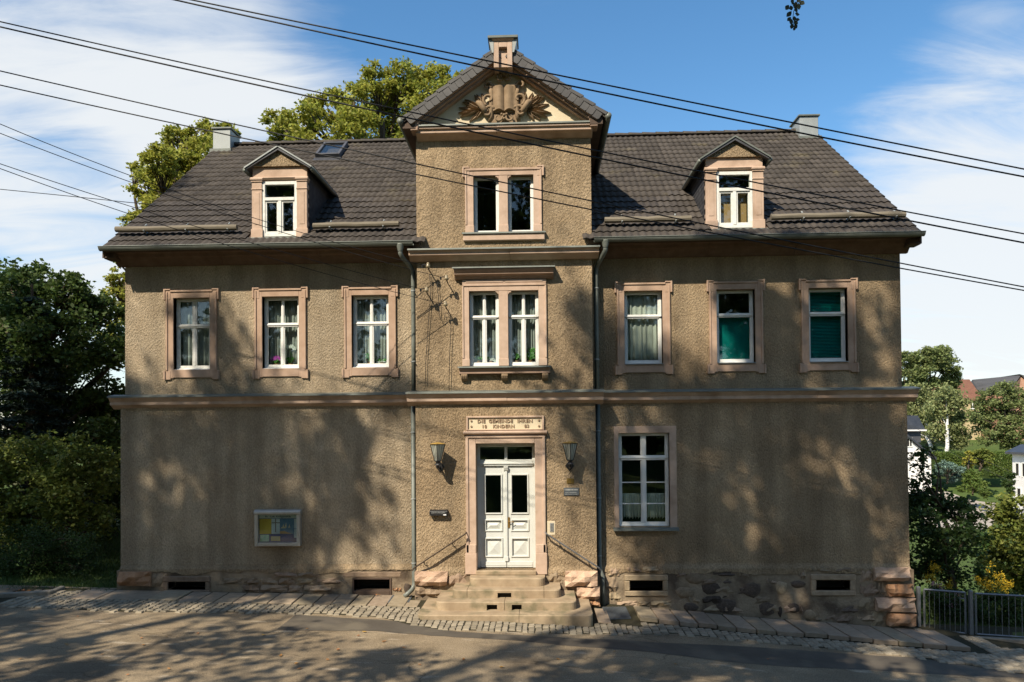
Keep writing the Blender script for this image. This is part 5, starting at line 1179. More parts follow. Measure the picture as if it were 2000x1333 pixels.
mb = MB(); mb.add([(u(.545), yy - .0087, v(.305)), (u(.84), yy - .0087, v(.305)), (u(.66), yy - .0087, v(.40)), (u(.545), yy - .0087, v(.40))], [(0, 1, 2, 3)]); mb.build('print', mat('print_sand', (.42, .22, .07)), p3)
flat('paper_strip', u(.91), u(.995), v(.49), v(.84), (.55, .55, .56), yy - .007); flat('paper_strip', u(.91), u(.99), v(.16), v(.475), (.50, .51, .53), yy - .007); flat('green_leaflet', u(.03), u(.26), v(.03), v(.27), (.05, .38, .20), yy - .008, c2=(.50, .60, .55), sc=9)
cd = flat('tan_card', u(.31), u(.55), v(.05), v(.21), (.52, .40, .18), yy - .008); mb = MB()
for k in range(3): mb.box(u(.34), u(.52), yy - .0096, yy - .0078, v(.08 + .04 * k), v(.092 + .04 * k))
mb.build('print', MT['grey_print'], cd)
MB().box(a, b, yb_ + .03, yb_ + .034, c, d).build('pane', MT['glass'], nb)
# insulators and cable tails on the bay
INS = [(836, 517), (872, 541), (833, 564), (870, 592)]; ins_p = []
for px_, py_ in INS:
    p = W(px_, py_, YA - .27); ins_p.append(p); t = thing('wall_insulator', 'iron bracket with porcelain cable insulator on the wall of the gable bay', 'insulator', (p[0], YA, p[2] - .1), 'cable insulators on the bay')
    mb = MB(); mb.tube([(p[0] + .02, YA, p[2] - .12), (p[0] + .02, YA - .12, p[2] - .12), (p[0] + .015, YA - .22, p[2] - .11), (p[0], YA - .27, p[2] - .06), (p[0], YA - .27, p[2])], .013, 6); mb.build('hook', MT['black'], t)
    mb = MB(); mb.lathe([(.018, -.07), (.045, -.065), (.042, -.02), (.03, 0), (.034, .02), (.02, .04), (.006, .045)], (p[0], YA - .27, p[2]), 12); mb.build('porcelain_bell', MT['porcelain'], t, smooth=True)
    mb = MB(); mb.box(p[0] - .13, p[0] - .01, YA - .278, YA - .262, p[2] - .012, p[2] + .004); mb.lathe([(.018, -.05), (.022, 0)], (p[0] - .12, YA - .27, p[2] - .01), 8); mb.build('clamp', MT['black'], t)
def cable(name, pts, r, label, cat='cable', group=None, n=6):
    mb = MB(); mb.tube(pts, r, n); return tag(mb.build(name, MT['wire'], None, smooth=True), label, cat, group)
cable('cable_tail', [W(x_, y_, YA - .06) for x_, y_ in ((852, 548), (855, 565), (857, 590), (858, 615), (861, 626), (866, 629), (869, 620), (867, 613), (873, 612), (880, 619), (881, 640), (878, 700), (877, 765))], .006, 'thin black cable looping down the bay wall below the insulators')
cable('cable_tail', [W(x_, y_, YA - .05) for x_, y_ in ((838, 535), (842, 560), (840, 590), (836, 640), (832, 700), (830, 765))], .006, 'thin black cable running straight down the bay wall near the downpipe')
# ---------------- overhead cables
def wire_px(pts, yfun, r, label, group):
    X_ = np.array([p[0] for p in pts], float); Y_ = np.array([p[1] for p in pts], float); co = np.polyfit(X_, Y_, 2 if len(pts) > 3 else min(2, len(pts) - 1))
    out = []
    for x_ in np.linspace(min(-260, X_.min()) if X_.min() < 10 or X_.min() > 300 and X_.min() < 420 and Y_.min() < 5 else X_.min(), 2260 if X_.max() > 1990 else X_.max(), 40): out.append(W(x_, np.polyval(co, x_), yfun(x_)))
    return cable('overhead_cable', out, r, label, 'cable', group)
YW = -5.0
g_ = 'cables spanning in front of the house'
la = '%s cable of the thick black pair passing in front of the gable relief'
wire_px([(384, 0), (955, 122), (1100, 156), (1565, 232.5), (2000, 335)], lambda x: YW, .0105, la % 'upper', 'top pair of cables'); wire_px([(343, 0), (922, 128.6), (1100, 166), (1542, 253.5), (2000, 346.5)], lambda x: YW, .0115, la % 'lower', 'top pair of cables')
lb = '%s cable of the black pair crossing the bay wall just below the pediment'
wire_px([(0, 42), (480, 151), (792, 218), (1153, 292), (1488, 358), (1760, 411.6), (2000, 458)], lambda x: YW, .0095, lb % 'upper', 'middle pair of cables'); wire_px([(0, 53), (787, 228), (1100, 295), (1797, 437), (2000, 473.5)], lambda x: YW, .0115, lb % 'lower', 'middle pair of cables')
lc = '%s cable of the black pair crossing the twin window under the gable'
wire_px([(0, 139), (480, 250), (768, 307), (912, 342), (1154, 392), (1379, 442), (2000, 560)], lambda x: YW, .009, lc % 'upper', 'low pair of cables'); wire_px([(0, 166.6), (480, 271), (780, 335), (1154, 410), (1425, 460), (1751, 525), (2000, 567)], lambda x: YW, .009, lc % 'lower', 'low pair of cables')
ld = ['thin service cable ending at the topmost bay insulator', 'thin service cable ending at the second highest bay insulator', 'thin service cable ending at the bay insulator nearest the downpipe', 'thin service cable ending at the lowest bay insulator']
yi = YA - .27
for k, pts in enumerate(([(0, 245), (240, 331), (480, 427)], [(0, 261.6), (240, 348), (480, 434)], [(0, 320.6), (240, 398), (500, 478)], [(0, 330), (240, 413), (500, 497)])):
    e = INS[k]; xe = e[0] - 10; co = np.polyfit([p[0] for p in pts] + [xe], [p[1] for p in pts] + [e[1] + 1], 2)
    out = []
    for x_ in np.linspace(-260, xe, 26): out.append(W(x_, np.polyval(co, x_) if x_ < xe - 1 else e[1] + 1, yi + (YW - yi) * (xe - x_) / (xe)))
    cable('overhead_cable', out, .006, ld[k], 'cable', 'service cables to the bay')
cable('overhead_cable', [W(x_, y_, yq) for x_, y_, yq in ((-200, 345, 3), (0, 370, 4.0), (130, 383, 4.6), (254, 396, 5.5), (330, 402, 8.0))], .010, 'single thin cable running behind the gable end into the linden crown')

# ================================================================== grates, gate, kerbs
def grate(px4, label):
    P = [on_ground(*p) for p in px4]; P = [np.array((p[0], p[1], gz(p[0], p[1]) + .022)) for p in P]; t = thing('drain_grate', label, 'grate', tuple(P[0]))
    mb = MB(); V = P + [p - np.array((0, 0, .05)) for p in P]; mb.add(V, [(0, 1, 2, 3), (4, 7, 6, 5), (0, 4, 5, 1), (1, 5, 6, 2), (2, 6, 7, 3), (3, 7, 4, 0)]); mb.build('plate', MT['grate'], t, bevel=.006)
    mb = MB()
    for k in range(1, 16):
        a = P[0] + (P[1] - P[0]) * k / 16; b = P[3] + (P[2] - P[3]) * k / 16; mb.tube([a + np.array((0, 0, .004)), b + np.array((0, 0, .004))], .006, 4)
    for k in range(1, 10):
        a = P[0] + (P[3] - P[0]) * k / 10; b = P[1] + (P[2] - P[1]) * k / 10; mb.tube([a + np.array((0, 0, .004)), b + np.array((0, 0, .004))], .005, 4)
    mb.build('bars', MT['grate'], t)
grate([(766, 1166), (806, 1166), (799, 1180), (757, 1180)], 'dark metal boot grate beside the steps by the left downpipe'); grate([(1176, 1188), (1222, 1188), (1233, 1211), (1184, 1212)], 'dark metal boot grate beside the steps by the shaded downpipe')
def fence_panel(p0, p1, h, name, label, nbar, latch=False):
    p0, p1 = np.array(p0, float), np.array(p1, float); t = thing(name, label, 'gate' if 'gate' in name else 'fence', tuple(p0)); d = (p1 - p0); up = np.array((0, 0, 1.0)); zb = .10
    mb = MB(); mb.tube([p0 + up * zb, p0 + up * h], .022, 4); mb.tube([p1 + up * zb, p1 + up * h], .022, 4); mb.tube([p0 + up * h, p1 + up * h], .022, 4); mb.tube([p0 + up * zb, p1 + up * zb], .018, 4); mb.build('frame', MT['steel'], t)
    for k in range(1, nbar):
        q = p0 + d * k / nbar; MB().tube([q + up * zb, q + up * h], .007, 6).build('bar', MT['steel'], t)
    if latch: MB().tube([p1 - d * .12 + up * (h - .12), p1 - d * .02 + up * (h - .13), p1 - d * .02 + up * (h - .17)], .010, 6).build('latch', MT['steel'], t)
gzp = lambda x_, y_: (x_, y_, gz(x_, y_) + .02)
PA, PB, PC = (8.60, .12), (9.46, -.25), (11.6, -.75)
zA = -.78; fence_panel((PA[0] + .10, PA[1] - .04, zA), (PB[0] - .09, PB[1] + .03, zA), .93, 'garden_gate', 'low galvanised steel garden gate with thin bars beside the corner stones', 8, True)
fence_panel((PB[0] + .09, PB[1] - .02, zA), (PC[0], PC[1], zA - .02), .92, 'steel_fence', 'low galvanised steel fence panel on the concrete kerb beyond the gate', 18)
for q, l_ in ((PA, 'steel gate post against the corner stones of the house'), (PB, 'steel gate post between the gate and the fence panel')):
    mb = MB(); mb.box(q[0] - .035, q[0] + .035, q[1] - .035, q[1] + .035, zA - .2, zA + .97); mb.box(q[0] - .03, q[0] + .03, q[1] - .03, q[1] + .03, zA + .97, zA + .985); tag(mb.build('gate_post', MT['steel'], None, bevel=.006), l_, 'post')
mb = MB(); mb.obox((9.30, -.42, zA - .25), (.62, -.62, 0), (.10, .08, 0), (0, 0, .20)); tag(mb.build('kerb_stone', MT['concrete'], None, bevel=.012), 'short sandstone kerb running out from the gate post to the setts', 'kerb')
mb = MB(); mb.obox((9.50, -.40, zA - .3), (2.2, -.52, 0), (.02, .12, 0), (0, 0, .37)); tag(mb.build('fence_wall', MT['concrete'], None, bevel=.012), 'low concrete footing below the steel fence panel', 'wall')
mb = MB(); mb.obox((8.62, .05, zA - .2), (.82, -.34, 0), (.04, .10, 0), (0, 0, .26)); tag(mb.build('kerb_stone', MT['concrete'], None, bevel=.012), 'sandstone sill under the garden gate', 'kerb')
k0, k1 = on_ground(-60, 1172), on_ground(98, 1166)
mb = MB(); mb.obox((k0[0], k0[1], k0[2] - .1), (k1[0] - k0[0], k1[1] - k0[1], 0), (0, .14, 0), (0, 0, .19)); tag(mb.build('kerb_stone', MT['concrete'], None, bevel=.015), 'kerb edging the leaf-strewn garden bed left of the house', 'kerb')
k2 = on_ground(128, 1150); mb = MB(); mb.obox((k1[0], k1[1], k1[2] - .1), (k2[0] - k1[0], k2[1] - k1[1], 0), (-.13, .03, 0), (0, 0, .2)); tag(mb.build('kerb_stone', MT['concrete'], None, bevel=.015), 'kerb turning back from the road towards the lawn', 'kerb')

# ================================================================== plants in the windows
MT['petal_w'] = mat('white_petal', (.85, .84, .80), rough=.6, transl=.3); MT['petal_p'] = mat('purple_petal', (.42, .05, .38), (.55, .10, .48), rough=.6, transl=.3); MT['potleaf'] = mat('house_plant_leaf', (.05, .16, .03), (.12, .30, .05), rough=.5, transl=.3, island=.3); MT['pot'] = mat('clay_pot', (.30, .14, .07), rough=.8); MT['petal_y'] = mat('yellow_petal', (.75, .45, .03), rough=.6)
def window_plant(x_, y_, z_, h, petals, label, name='potted_plant', nf=7, leafn=9):
    t = thing(name, label, 'plant', (x_, y_, z_)); mb = MB(); mb.lathe([(.035, 0), (.05, .09), (.055, .095), (.04, .10)], (x_, y_, z_), 10); mb.build('pot', MT['pot'], t)
    mb = MB()
    for k in range(leafn):
        a = rng.uniform(0, 6.28); L_ = rng.uniform(.08, .16); e = (x_ + L_ * math.cos(a), y_ + .35 * L_ * math.sin(a), z_ + .10 + rng.uniform(.02, h * (.6 if petals is None else .25)))
        m_ = ((x_ + e[0]) / 2, (y_ + e[1]) / 2, e[2] + .03); b = (x_, y_, z_ + .09); w_ = .025
        mb.add([b, (m_[0] - w_ * math.sin(a), m_[1], m_[2] + w_), e, (m_[0] + w_ * math.sin(a), m_[1], m_[2] - w_)], [(0, 1, 2, 3)])
    mb.tube([(x_, y_, z_ + .08), (x_ + .02, y_, z_ + h * .6), (x_ - .06, y_, z_ + h)], .005, 5); mb.build('foliage', MT['potleaf'], t)
    if petals:
        mb = MB()
        for k in range(nf):
            cx_, cz_ = x_ - .10 + .2 * k / max(1, nf - 1) + rng.uniform(-.02, .02), z_ + h - .05 * abs(k - nf / 2) / nf * 2 + rng.uniform(-.025, .025)
            for j in range(5):
                a = j * 1.257 + rng.random(); r = .032; mb.add([(cx_, y_ - .02, cz_), (cx_ + r * math.cos(a - .5), y_ - .025, cz_ + r * math.sin(a - .5)), (cx_ + r * 1.3 * math.cos(a), y_ - .03, cz_ + r * 1.3 * math.sin(a)), (cx_ + r * math.cos(a + .5), y_ - .025, cz_ + r * math.sin(a + .5))], [(0, 1, 2, 3)])
        mb.build('flower', MT[petals], t)['kind'] = 'stuff'
window_plant(-5.03, .24, 4.95, .24, 'petal_p', 'purple orchid standing in the middle left window', 'orchid'); window_plant(-4.72, .24, 4.95, .48, 'petal_w', 'white orchid with arching flower stem in the window beside the purple one', 'orchid', 9)
window_plant(-2.97, .24, 4.95, .30, None, 'bright green leafy pot plant in the upper window beside the downpipe', leafn=16); window_plant(-2.70, .25, 4.95, .14, 'petal_w', 'low white-flowered pot plant beside the leafy plant', nf=5)
window_plant(-.30, YA + .22, 4.92, .14, 'petal_w', 'low white-flowered plant in the bay window', nf=4); window_plant(-.56, YA + .22, 4.92, .24, 'petal_y', 'plant with yellow flower in the bay window', nf=2)
window_plant(.53, YA + .22, 4.92, .40, None, 'tall green leafy plant in the bay window', leafn=22); window_plant(.24, YA + .22, 4.92, .18, None, 'small dark green plant in the bay window beside the tall one', leafn=8)

# ================================================================== fallen leaves
MT['deadleaf'] = mat('fallen_leaf', (.28, .11, .03), (.42, .22, .06), rough=.8, objrand=.3, hue=.02)
lm = []
for i in range(3):
    r = random.Random(i); me = bpy.data.meshes.new('fallen_leaf'); me.from_pydata([(-.5, 0, .03), (-.15, .28, .12), (.25, .22, .05), (.55, 0, .16), (.25, -.24, .10), (-.15, -.28, .05), (0, 0, .0)], [], [(0, 6, 1), (1, 6, 2), (2, 6, 3), (3, 6, 4), (4, 6, 5), (5, 6, 0)]); me.materials.append(MT['deadleaf']); lm.append(me)
spots = [(434, 1280), (276, 1248), (280, 1263), (325, 1246), (579, 1298), (585, 1309), (548, 1284), (700, 1244), (712, 1236), (789, 1268), (820, 1301), (750, 1255), (515, 1243), (386, 1240), (152, 1206), (200, 1280), (470, 1271), (640, 1292), (250, 1320), (330, 1310), (660, 1271), (905, 1290), (980, 1305), (1090, 1290), (600, 1230), (735, 1168), (738, 1166), (742, 1168), (345, 1188), (520, 1195), (690, 1198), (80, 1230), (40, 1290), (130, 1262), (1200, 1275), (1320, 1300), (1500, 1290)]
for k in range(26): spots.append((rng.uniform(2, 120), rng.uniform(1151, 1172)))
for k, (a, b) in enumerate(spots):
    p = on_ground(a, b); s_ = rng.uniform(.05, .095); o = inst('fallen_leaf', lm[k % 3], None, (p[0], p[1], gz(p[0], p[1]) + (.012 if k < 25 or k > 29 else .05)), (0, 0, rng.uniform(0, 6)), (s_, s_, s_)); tag(o, 'small dry brown fallen leaf on the road or verge', 'leaf', 'fallen leaves')
# ================================================================== vegetation
def fol(name, c1, c2, island=.35, hue=.02, transl=.35): return mat(name, c1, c2, rough=.55, scale=.5, island=island, hue=hue, transl=transl, spec=.25)
MT['leaf_olive'] = fol('olive_leaves', (.27, .29, .045), (.37, .36, .06), transl=.45); MT['leaf_dark'] = fol('dark_green_leaves', (.045, .080, .020), (.075, .115, .028)); MT['leaf_mid'] = fol('green_leaves', (.10, .15, .030), (.145, .195, .045))
MT['leaf_yel'] = fol('yellow_green_leaves', (.13, .165, .03), (.19, .21, .045)); MT['leaf_birch'] = fol('birch_leaves', (.20, .225, .085), (.25, .27, .11)); MT['needle'] = fol('spruce_needles', (.018, .034, .022), (.03, .05, .034), transl=.05); MT['needle_blue'] = fol('blue_juniper', (.12, .19, .15), (.17, .24, .19), transl=.05); MT['leaf_gold'] = fol('golden_conifer', (.22, .22, .03), (.28, .26, .04), transl=.1)
MT['bark'] = mat('bark', (.06, .045, .032), (.11, .085, .06), rough=.95, scale=3, stretch=(6, 6, 1), bump=.6, bscale=12, bdist=.03, spec=.05); MT['birch_bark'] = mat('birch_bark', (.55, .52, .47), (.70, .67, .62), rough=.8, scale=2, stretch=(1, 1, 5), c3=(.08, .07, .06), c3lo=.60, c3hi=.66, c3scale=1.2)
MT['leaf_maple'] = fol('maple_leaves', (.062, .098, .022), (.092, .135, .030))
MT['leaf_hazed'] = fol('haze_pale_leaves', (.15, .185, .06), (.205, .235, .085))  # distance haze put into the leaf colour: paler, less saturated green
MT['leaf_shadow'] = fol('linden_leaves', (.065, .105, .022), (.10, .14, .032))
def leaf_geo(P, size, rs, flat=.0, aspect=.62, jitter=.35, down=0.0):
    N = len(P); t = rs.normal(size=(N, 3)); t[:, 2] = t[:, 2] * (1 - flat) - down; t /= np.linalg.norm(t, axis=1, keepdims=True) + 1e-9
    a = rs.normal(size=(N, 3)); b = np.cross(t, a); b /= np.linalg.norm(b, axis=1, keepdims=True) + 1e-9; n = np.cross(t, b)
    s = (size * (1 + jitter * rs.uniform(-1, 1, size=N)))[:, None]
    V = np.empty((N, 4, 3)); V[:, 0] = P - t * s * .5; V[:, 2] = P + t * s * .5; V[:, 1] = P - t * s * .05 + b * s * aspect * .5 + n * s * .10; V[:, 3] = P - t * s * .05 - b * s * aspect * .5 + n * s * .10
    return V.reshape(-1, 3), np.arange(N * 4).reshape(N, 4)
def lobe_points(lobes, n, rs, sub=9, tight=.30, zsq=.85):
    """leaf positions: lobes -> sub-clumps on their shells -> leaves"""
    w = np.array([l[1] ** 2 for l in lobes]); w = w / w.sum(); out = []; cl = []
    for (c, r), ww in zip(lobes, w):
        k = int(n * ww); m = max(4, int(sub * (1 + r))); d = rs.normal(size=(m, 3)); d /= np.linalg.norm(d, axis=1, keepdims=True); rad = r * rs.uniform(.35, 1.0, size=(m, 1)) ** .6; cc = np.array(c) + d * rad * np.array([1, 1, zsq]); cl.append(cc)
        idx = rs.integers(0, m, k); out.append(cc[idx] + rs.normal(size=(k, 3)) * r * tight * .62 * np.array([1, 1, .7]))
    return np.concatenate(out), cl
def bend(a, b, k, rs, sag=0.0):
    a, b = np.array(a, float), np.array(b, float); m = (a + b) / 2 + rs.normal(size=3) * np.linalg.norm(b - a) * k; m[2] += sag; return [a, (a + m) / 2 + (m - (a + b) / 2) * .25, m, (m + b) / 2 + (m - (a + b) / 2) * .25, b]
def tree(name, label, cat, base, lobes, n, leaf, lm, tr, seed, group=None, bark='bark', fork=.35, sub=9, tight=.30, down=0.0, aspect=.62, twigs=True, crown='crown', trunk='trunk'):
    rs = np.random.default_rng(seed); t = thing(name, label, cat, tuple(base), group); P, cl = lobe_points(lobes, n, rs, sub, tight)
    V, F = leaf_geo(P, leaf, rs, flat=.45, down=down, aspect=aspect); fast_mesh(crown, V, F, MT[lm], t)
    L_ = np.array([l[0] for l in lobes]); top = L_[:, 2].max(); cx_, cy_ = np.average(L_[:, 0], weights=[l[1] for l in lobes]), np.average(L_[:, 1], weights=[l[1] for l in lobes]); b = np.array(base, float)
    axis = lambda q: np.array([b[0] + (cx_ - b[0]) * q, b[1] + (cy_ - b[1]) * q, b[2] + (top - b[2]) * q])
    mb = MB(); pts = [axis(q) + (rs.normal(size=3) * tr * .5 if 0 < q else 0) for q in (0, .12, .25, .4, .55, .7, .88)]; mb.tube(pts, [tr * 1.25, tr, tr * .9, tr * .75, tr * .55, tr * .35, tr * .12], 9)
    for (c, r), cc in zip(lobes, cl):
        q = min(.8, max(fork * .6, (c[2] - b[2]) / (top - b[2]) - .28)); rr = tr * .42 * (1 - q * .5); a = axis(q); p = bend(a, c, .06, rs, .1); mb.tube(p, [rr, rr * .85, rr * .7, rr * .55, rr * .3], 6)
        if twigs:
            for s_ in cc[::2]: mb.tube([p[3], (p[3] + s_) / 2 + rs.normal(size=3) * .06 * r, s_], [rr * .32, rr * .22, rr * .08], 4)
    mb.build(trunk, MT[bark], t, smooth=True); return t
def PL(lst, Y, dep=.8, seed=0):
    """photo circles (px,py,r) -> lobes around depth Y"""
    r_ = random.Random(seed); out = []
    for i, (a, b, r) in enumerate(lst):
        y = Y + r_.uniform(-1, 1) * dep; p = W(a, b, y); out.append((tuple(p), r * (y - CAM[1]) / FPX))
    return out
# --- behind the house
A = [(590, 235, 40), (548, 245, 34), (640, 215, 42), (690, 195, 44), (740, 165, 42), (790, 160, 40), (840, 165, 40), (885, 165, 34), (610, 275, 45), (690, 260, 60), (770, 225, 60), (850, 225, 60), (720, 310, 60), (640, 330, 55), (810, 310, 60), (900, 230, 40), (930, 190, 30), (540, 265, 22)]
tree('linden_tree', 'tall sunlit olive-green tree rising behind the ridge next to the gable', 'tree', (-5.0, 18, .3), PL(A, 18, 2.0, 1), 42000, .17, 'leaf_olive', .42, 11, 'trees behind the house', tight=.25, sub=13)
B = [(395, 262, 34), (350, 275, 34), (438, 262, 26), (310, 315, 38), (290, 365, 40), (345, 330, 50), (400, 310, 50), (300, 420, 40), (262, 440, 26), (280, 480, 40), (330, 400, 60), (240, 500, 26), (232, 545, 26), (230, 590, 36), (235, 650, 40), (270, 330, 16), (380, 380, 60)]
tree('linden_tree', 'olive-green tree showing beside the zinc chimney at the far gable end', 'tree', (-12.5, 12, .3), PL(B, 12, 1.6, 2), 36000, .14, 'leaf_olive', .36, 12, 'trees behind the house', tight=.25, sub=13)
# --- left garden
C = [(20, 560, 50), (75, 555, 46), (120, 575, 46), (165, 590, 40), (205, 605, 36), (30, 640, 70), (110, 650, 75), (185, 670, 60), (225, 690, 40), (60, 740, 80), (150, 760, 80), (215, 770, 50), (-20, 700, 70), (20, 820, 80), (120, 830, 70), (200, 850, 50), (150, 545, 14), (-40, 600, 60)]
tree('maple_tree', 'dense dark green broadleaf tree at the shaded side of the house', 'tree', (-15.5, 7, .3), PL(C, 7, 2.0, 3), 40000, .14, 'leaf_maple', .34, 13, tight=.30, sub=14)
D = [(70, 900, 60), (130, 900, 55), (180, 900, 45), (100, 960, 70), (160, 970, 60), (40, 960, 60), (205, 935, 40), (120, 1020, 60), (60, 1030, 70), (190, 1010, 40), (0, 1000, 60), (-30, 920, 60)]
tree('hazel_shrub', 'leafy yellow-green shrub below the dark trees beside the house', 'shrub', (-11.6, 3.4, .25), PL(D, 3.4, 1.0, 4), 16000, .11, 'leaf_yel', .10, 14, tight=.38, crown='foliage', trunk='stem')
D2 = [(30, 1070, 60), (90, 1080, 55), (140, 1090, 45), (0, 1110, 50), (60, 1120, 45), (120, 1115, 40), (165, 1060, 30), (160, 1110, 26), (-40, 1080, 60)]
tree('yew_hedge', 'low dark clipped evergreen shrub behind the garden kerb', 'shrub', (-11.2, 1.2, .25), PL(D2, 1.2, .6, 5), 16000, .055, 'leaf_dark', .06, 15, tight=.40, crown='foliage', trunk='stem')
def conifer(name, label, base, H, R0, n, lm, seed, group=None, blue=False):
    rs = np.random.default_rng(seed); t = thing(name, label, 'tree', tuple(base), group); b = np.array(base, float); mb = MB(); mb.tube([b, b + (0, 0, H * .5), b + (0, 0, H)], [.02 * H, .013 * H, .004 * H], 7); P = []
    tiers = int(H / .35)
    for i in range(tiers):
        z = H * (.06 + .92 * i / tiers); R1 = R0 * (1 - z / H) ** .85 + .08; k = 9 if R1 > .5 else 6
        for j in range(k):
            a = rs.uniform(0, 6.28); e = b + np.array([R1 * math.cos(a), R1 * math.sin(a), z - .18 * R1 + .05 * rs.normal()]); s = b + (0, 0, z); m_ = (s + e) / 2 + (0, 0, -.06 * R1)
            mb.tube([s, m_, e], [.012 * R1 + .006, .01 * R1 + .004, .003], 4)
            q = rs.uniform(.15, 1.02, size=int(n / tiers / k)); L_ = s[None] * (1 - q)[:, None] + e[None] * q[:, None]; L_ += rs.normal(size=L_.shape) * np.array([.09, .09, .05]) * (.6 + R1 * .25); P.append(L_)
    V, F = leaf_geo(np.concatenate(P), .16, rs, flat=.4, aspect=.28, down=.15); fast_mesh('crown', V, F, MT[lm], t); mb.build('trunk', MT['bark'], t); return t
D3 = [(215, 800, 36), (222, 860, 34), (205, 900, 40), (220, 930, 34), (200, 970, 40), (218, 1010, 34), (190, 840, 40), (205, 1050, 34), (235, 960, 30), (238, 880, 30), (238, 820, 26)]
tree('elder_shrub', 'dark leafy shrub close behind the corner of the house above the lawn', 'shrub', (-11.0, 7.5, .3), PL(D3, 7.5, .8, 44), 12000, .13, 'leaf_dark', .10, 19, tight=.42, crown='foliage', trunk='stem')
p = W(62, 1090, 5.0); conifer('spruce_tree', 'dark blue-green spruce half hidden among the broadleaf garden trees', (p[0], 5.0, .3), 7.6, 1.9, 26000, 'needle', 21)
for k, (bx, by, H, lab) in enumerate(((-20.5, 9, 9.5, 'broadleaf tree farther along the garden beyond the dark maple'), (-25.5, 5, 8.0, 'low spreading garden tree beyond the maple, farther from the house'), (-17.5, 22, 12.0, 'tall broadleaf tree at the back of the garden behind the maple'))):
    rs = np.random.default_rng(400 + k); lb_ = [((bx + rs.uniform(-2.4, 2.4), by + rs.uniform(-2, 2), .3 + H * q), rs.uniform(1.3, 2.0)) for q in np.linspace(.2, .9, 13)]
    tree('garden_tree', lab, 'tree', (bx, by, .3), lb_, 14000, .20, 'leaf_maple', .26, 410 + k, 'garden trees left of the house', tight=.30, sub=12)
# --- right of the house, near
E_ = [(1800, 960, 40), (1830, 985, 45), (1870, 1000, 34), (1800, 1030, 50), (1850, 1050, 50), (1800, 1100, 50), (1860, 1110, 50), (1900, 1060, 34), (1790, 900, 22), (1812, 880, 12), (1905, 1020, 20), (1780, 990, 40), (1885, 985, 16)]
tree('cherry_shrub', 'dark leafy bush growing up against the shaded gable end above the gate', 'shrub', (10.6, 2.6, -1.2), PL(E_, 2.6, .9, 6), 9000, .10, 'leaf_dark', .10, 16, tight=.34, crown='foliage', trunk='stem')
F_ = [(1960, 1010, 34), (1990, 990, 34), (1945, 1060, 34), (1985, 1060, 45), (1960, 1110, 45), (2010, 1110, 50), (1930, 1110, 30), (1975, 1150, 40), (2040, 1040, 50)]
tree('sunlit_shrub', 'sunlit yellow-green bush at the edge of the garden beyond the steel fence', 'shrub', (14.6, 5.0, -2.2), PL(F_, 5.0, .8, 7), 10000, .11, 'leaf_yel', .08, 17, tight=.36, crown='foliage', trunk='stem')
G_ = [(1830, 1170, 30), (1870, 1175, 32), (1910, 1180, 30), (1950, 1185, 32), (1990, 1185, 32), (1850, 1205, 26), (1900, 1215, 24), (1950, 1215, 26), (1990, 1215, 28), (1815, 1205, 20), (2030, 1200, 30)]
tree('flower_bed_shrub', 'low dark perennial foliage right behind the steel gate and fence', 'shrub', (10.6, 1.0, -.9), PL(G_, 1.0, .35, 8), 11000, .06, 'leaf_dark', .03, 18, tight=.36, crown='foliage', trunk='stem')
MT['goldenrod'] = mat('goldenrod_flower', (.55, .36, .02), (.68, .46, .03), rough=.8, island=.2, transl=.2); MT['pinkflower'] = mat('pink_flower', (.50, .22, .30), (.60, .32, .40), rough=.8, transl=.2)
def flower_plant(px_, py_, Y, kind, label, h=.75):
    p = W(px_, py_, Y); b = (p[0], p[1], p[2] - h); t = thing('flowering_plant', label, 'flower', b, 'flowering plants behind the fence'); rs = np.random.default_rng(int(px_)); mb = MB(); V = []
    for k in range(7):
        e = np.array([p[0] + rs.normal() * .09, p[1] + rs.normal() * .09, p[2] + rs.normal() * .06]); mb.tube([b, ((b[0] + e[0]) / 2, (b[1] + e[1]) / 2, (b[2] + e[2]) / 2 + .03), tuple(e)], .004, 4); V.append(e + rs.normal(size=(26, 3)) * np.array([.028, .028, .04]))
    mb.build('stem', MT['leaf_mid'], t); Q, F = leaf_geo(np.concatenate(V), .035, rs); fast_mesh('flower', Q, F, MT[kind], t)['kind'] = 'stuff'
    Q, F = leaf_geo(np.array(b) + np.column_stack([rs.normal(size=90) * .08, rs.normal(size=90) * .08, rs.uniform(0, h * .8, 90)]), .07, rs, aspect=.3); fast_mesh('foliage', Q, F, MT['leaf_mid'], t)
for a, b in ((1850, 1148), (1857, 1152), (1915, 1135), (1930, 1142), (1945, 1148), (1960, 1150), (1972, 1146), (1948, 1122), (1832, 1110), (1818, 1132)): flower_plant(a, b, 1.35, 'goldenrod', 'goldenrod with yellow flower heads behind the steel fence')
for a, b in ((1826, 1150), (1836, 1158), (1853, 1165), (1858, 1178)): flower_plant(a, b, 1.2, 'pinkflower', 'pale pink flowering perennial behind the garden gate')
# grass
def grass(name, pts, h, lm, seed):
    rs = np.random.default_rng(seed); N = len(pts); P = np.array([(x, y, gz(x, y) - .05) for x, y in pts]); a = rs.uniform(0, 6.28, N); w_ = .012; l_ = rs.normal(size=(N, 2)) * .05; hh = h * rs.uniform(.5, 1.2, N); V = np.empty((N, 3, 3)); d = np.column_stack([np.cos(a), np.sin(a), np.zeros(N)]) * w_
    V[:, 0] = P - d; V[:, 1] = P + d; V[:, 2] = P + np.column_stack([l_, hh]); o = fast_mesh(name, V.reshape(-1, 3), np.arange(N * 3).reshape(N, 3), MT[lm]); o['kind'] = 'stuff'; return o
rs0 = np.random.default_rng(5); o = grass('lawn_grass', np.column_stack([rs0.uniform(-13, -8.5, 14000), rs0.uniform(-.3, 9, 14000)]), .11, 'leaf_dark', 6); tag(o, 'short shaded lawn grass beside the house', 'grass')
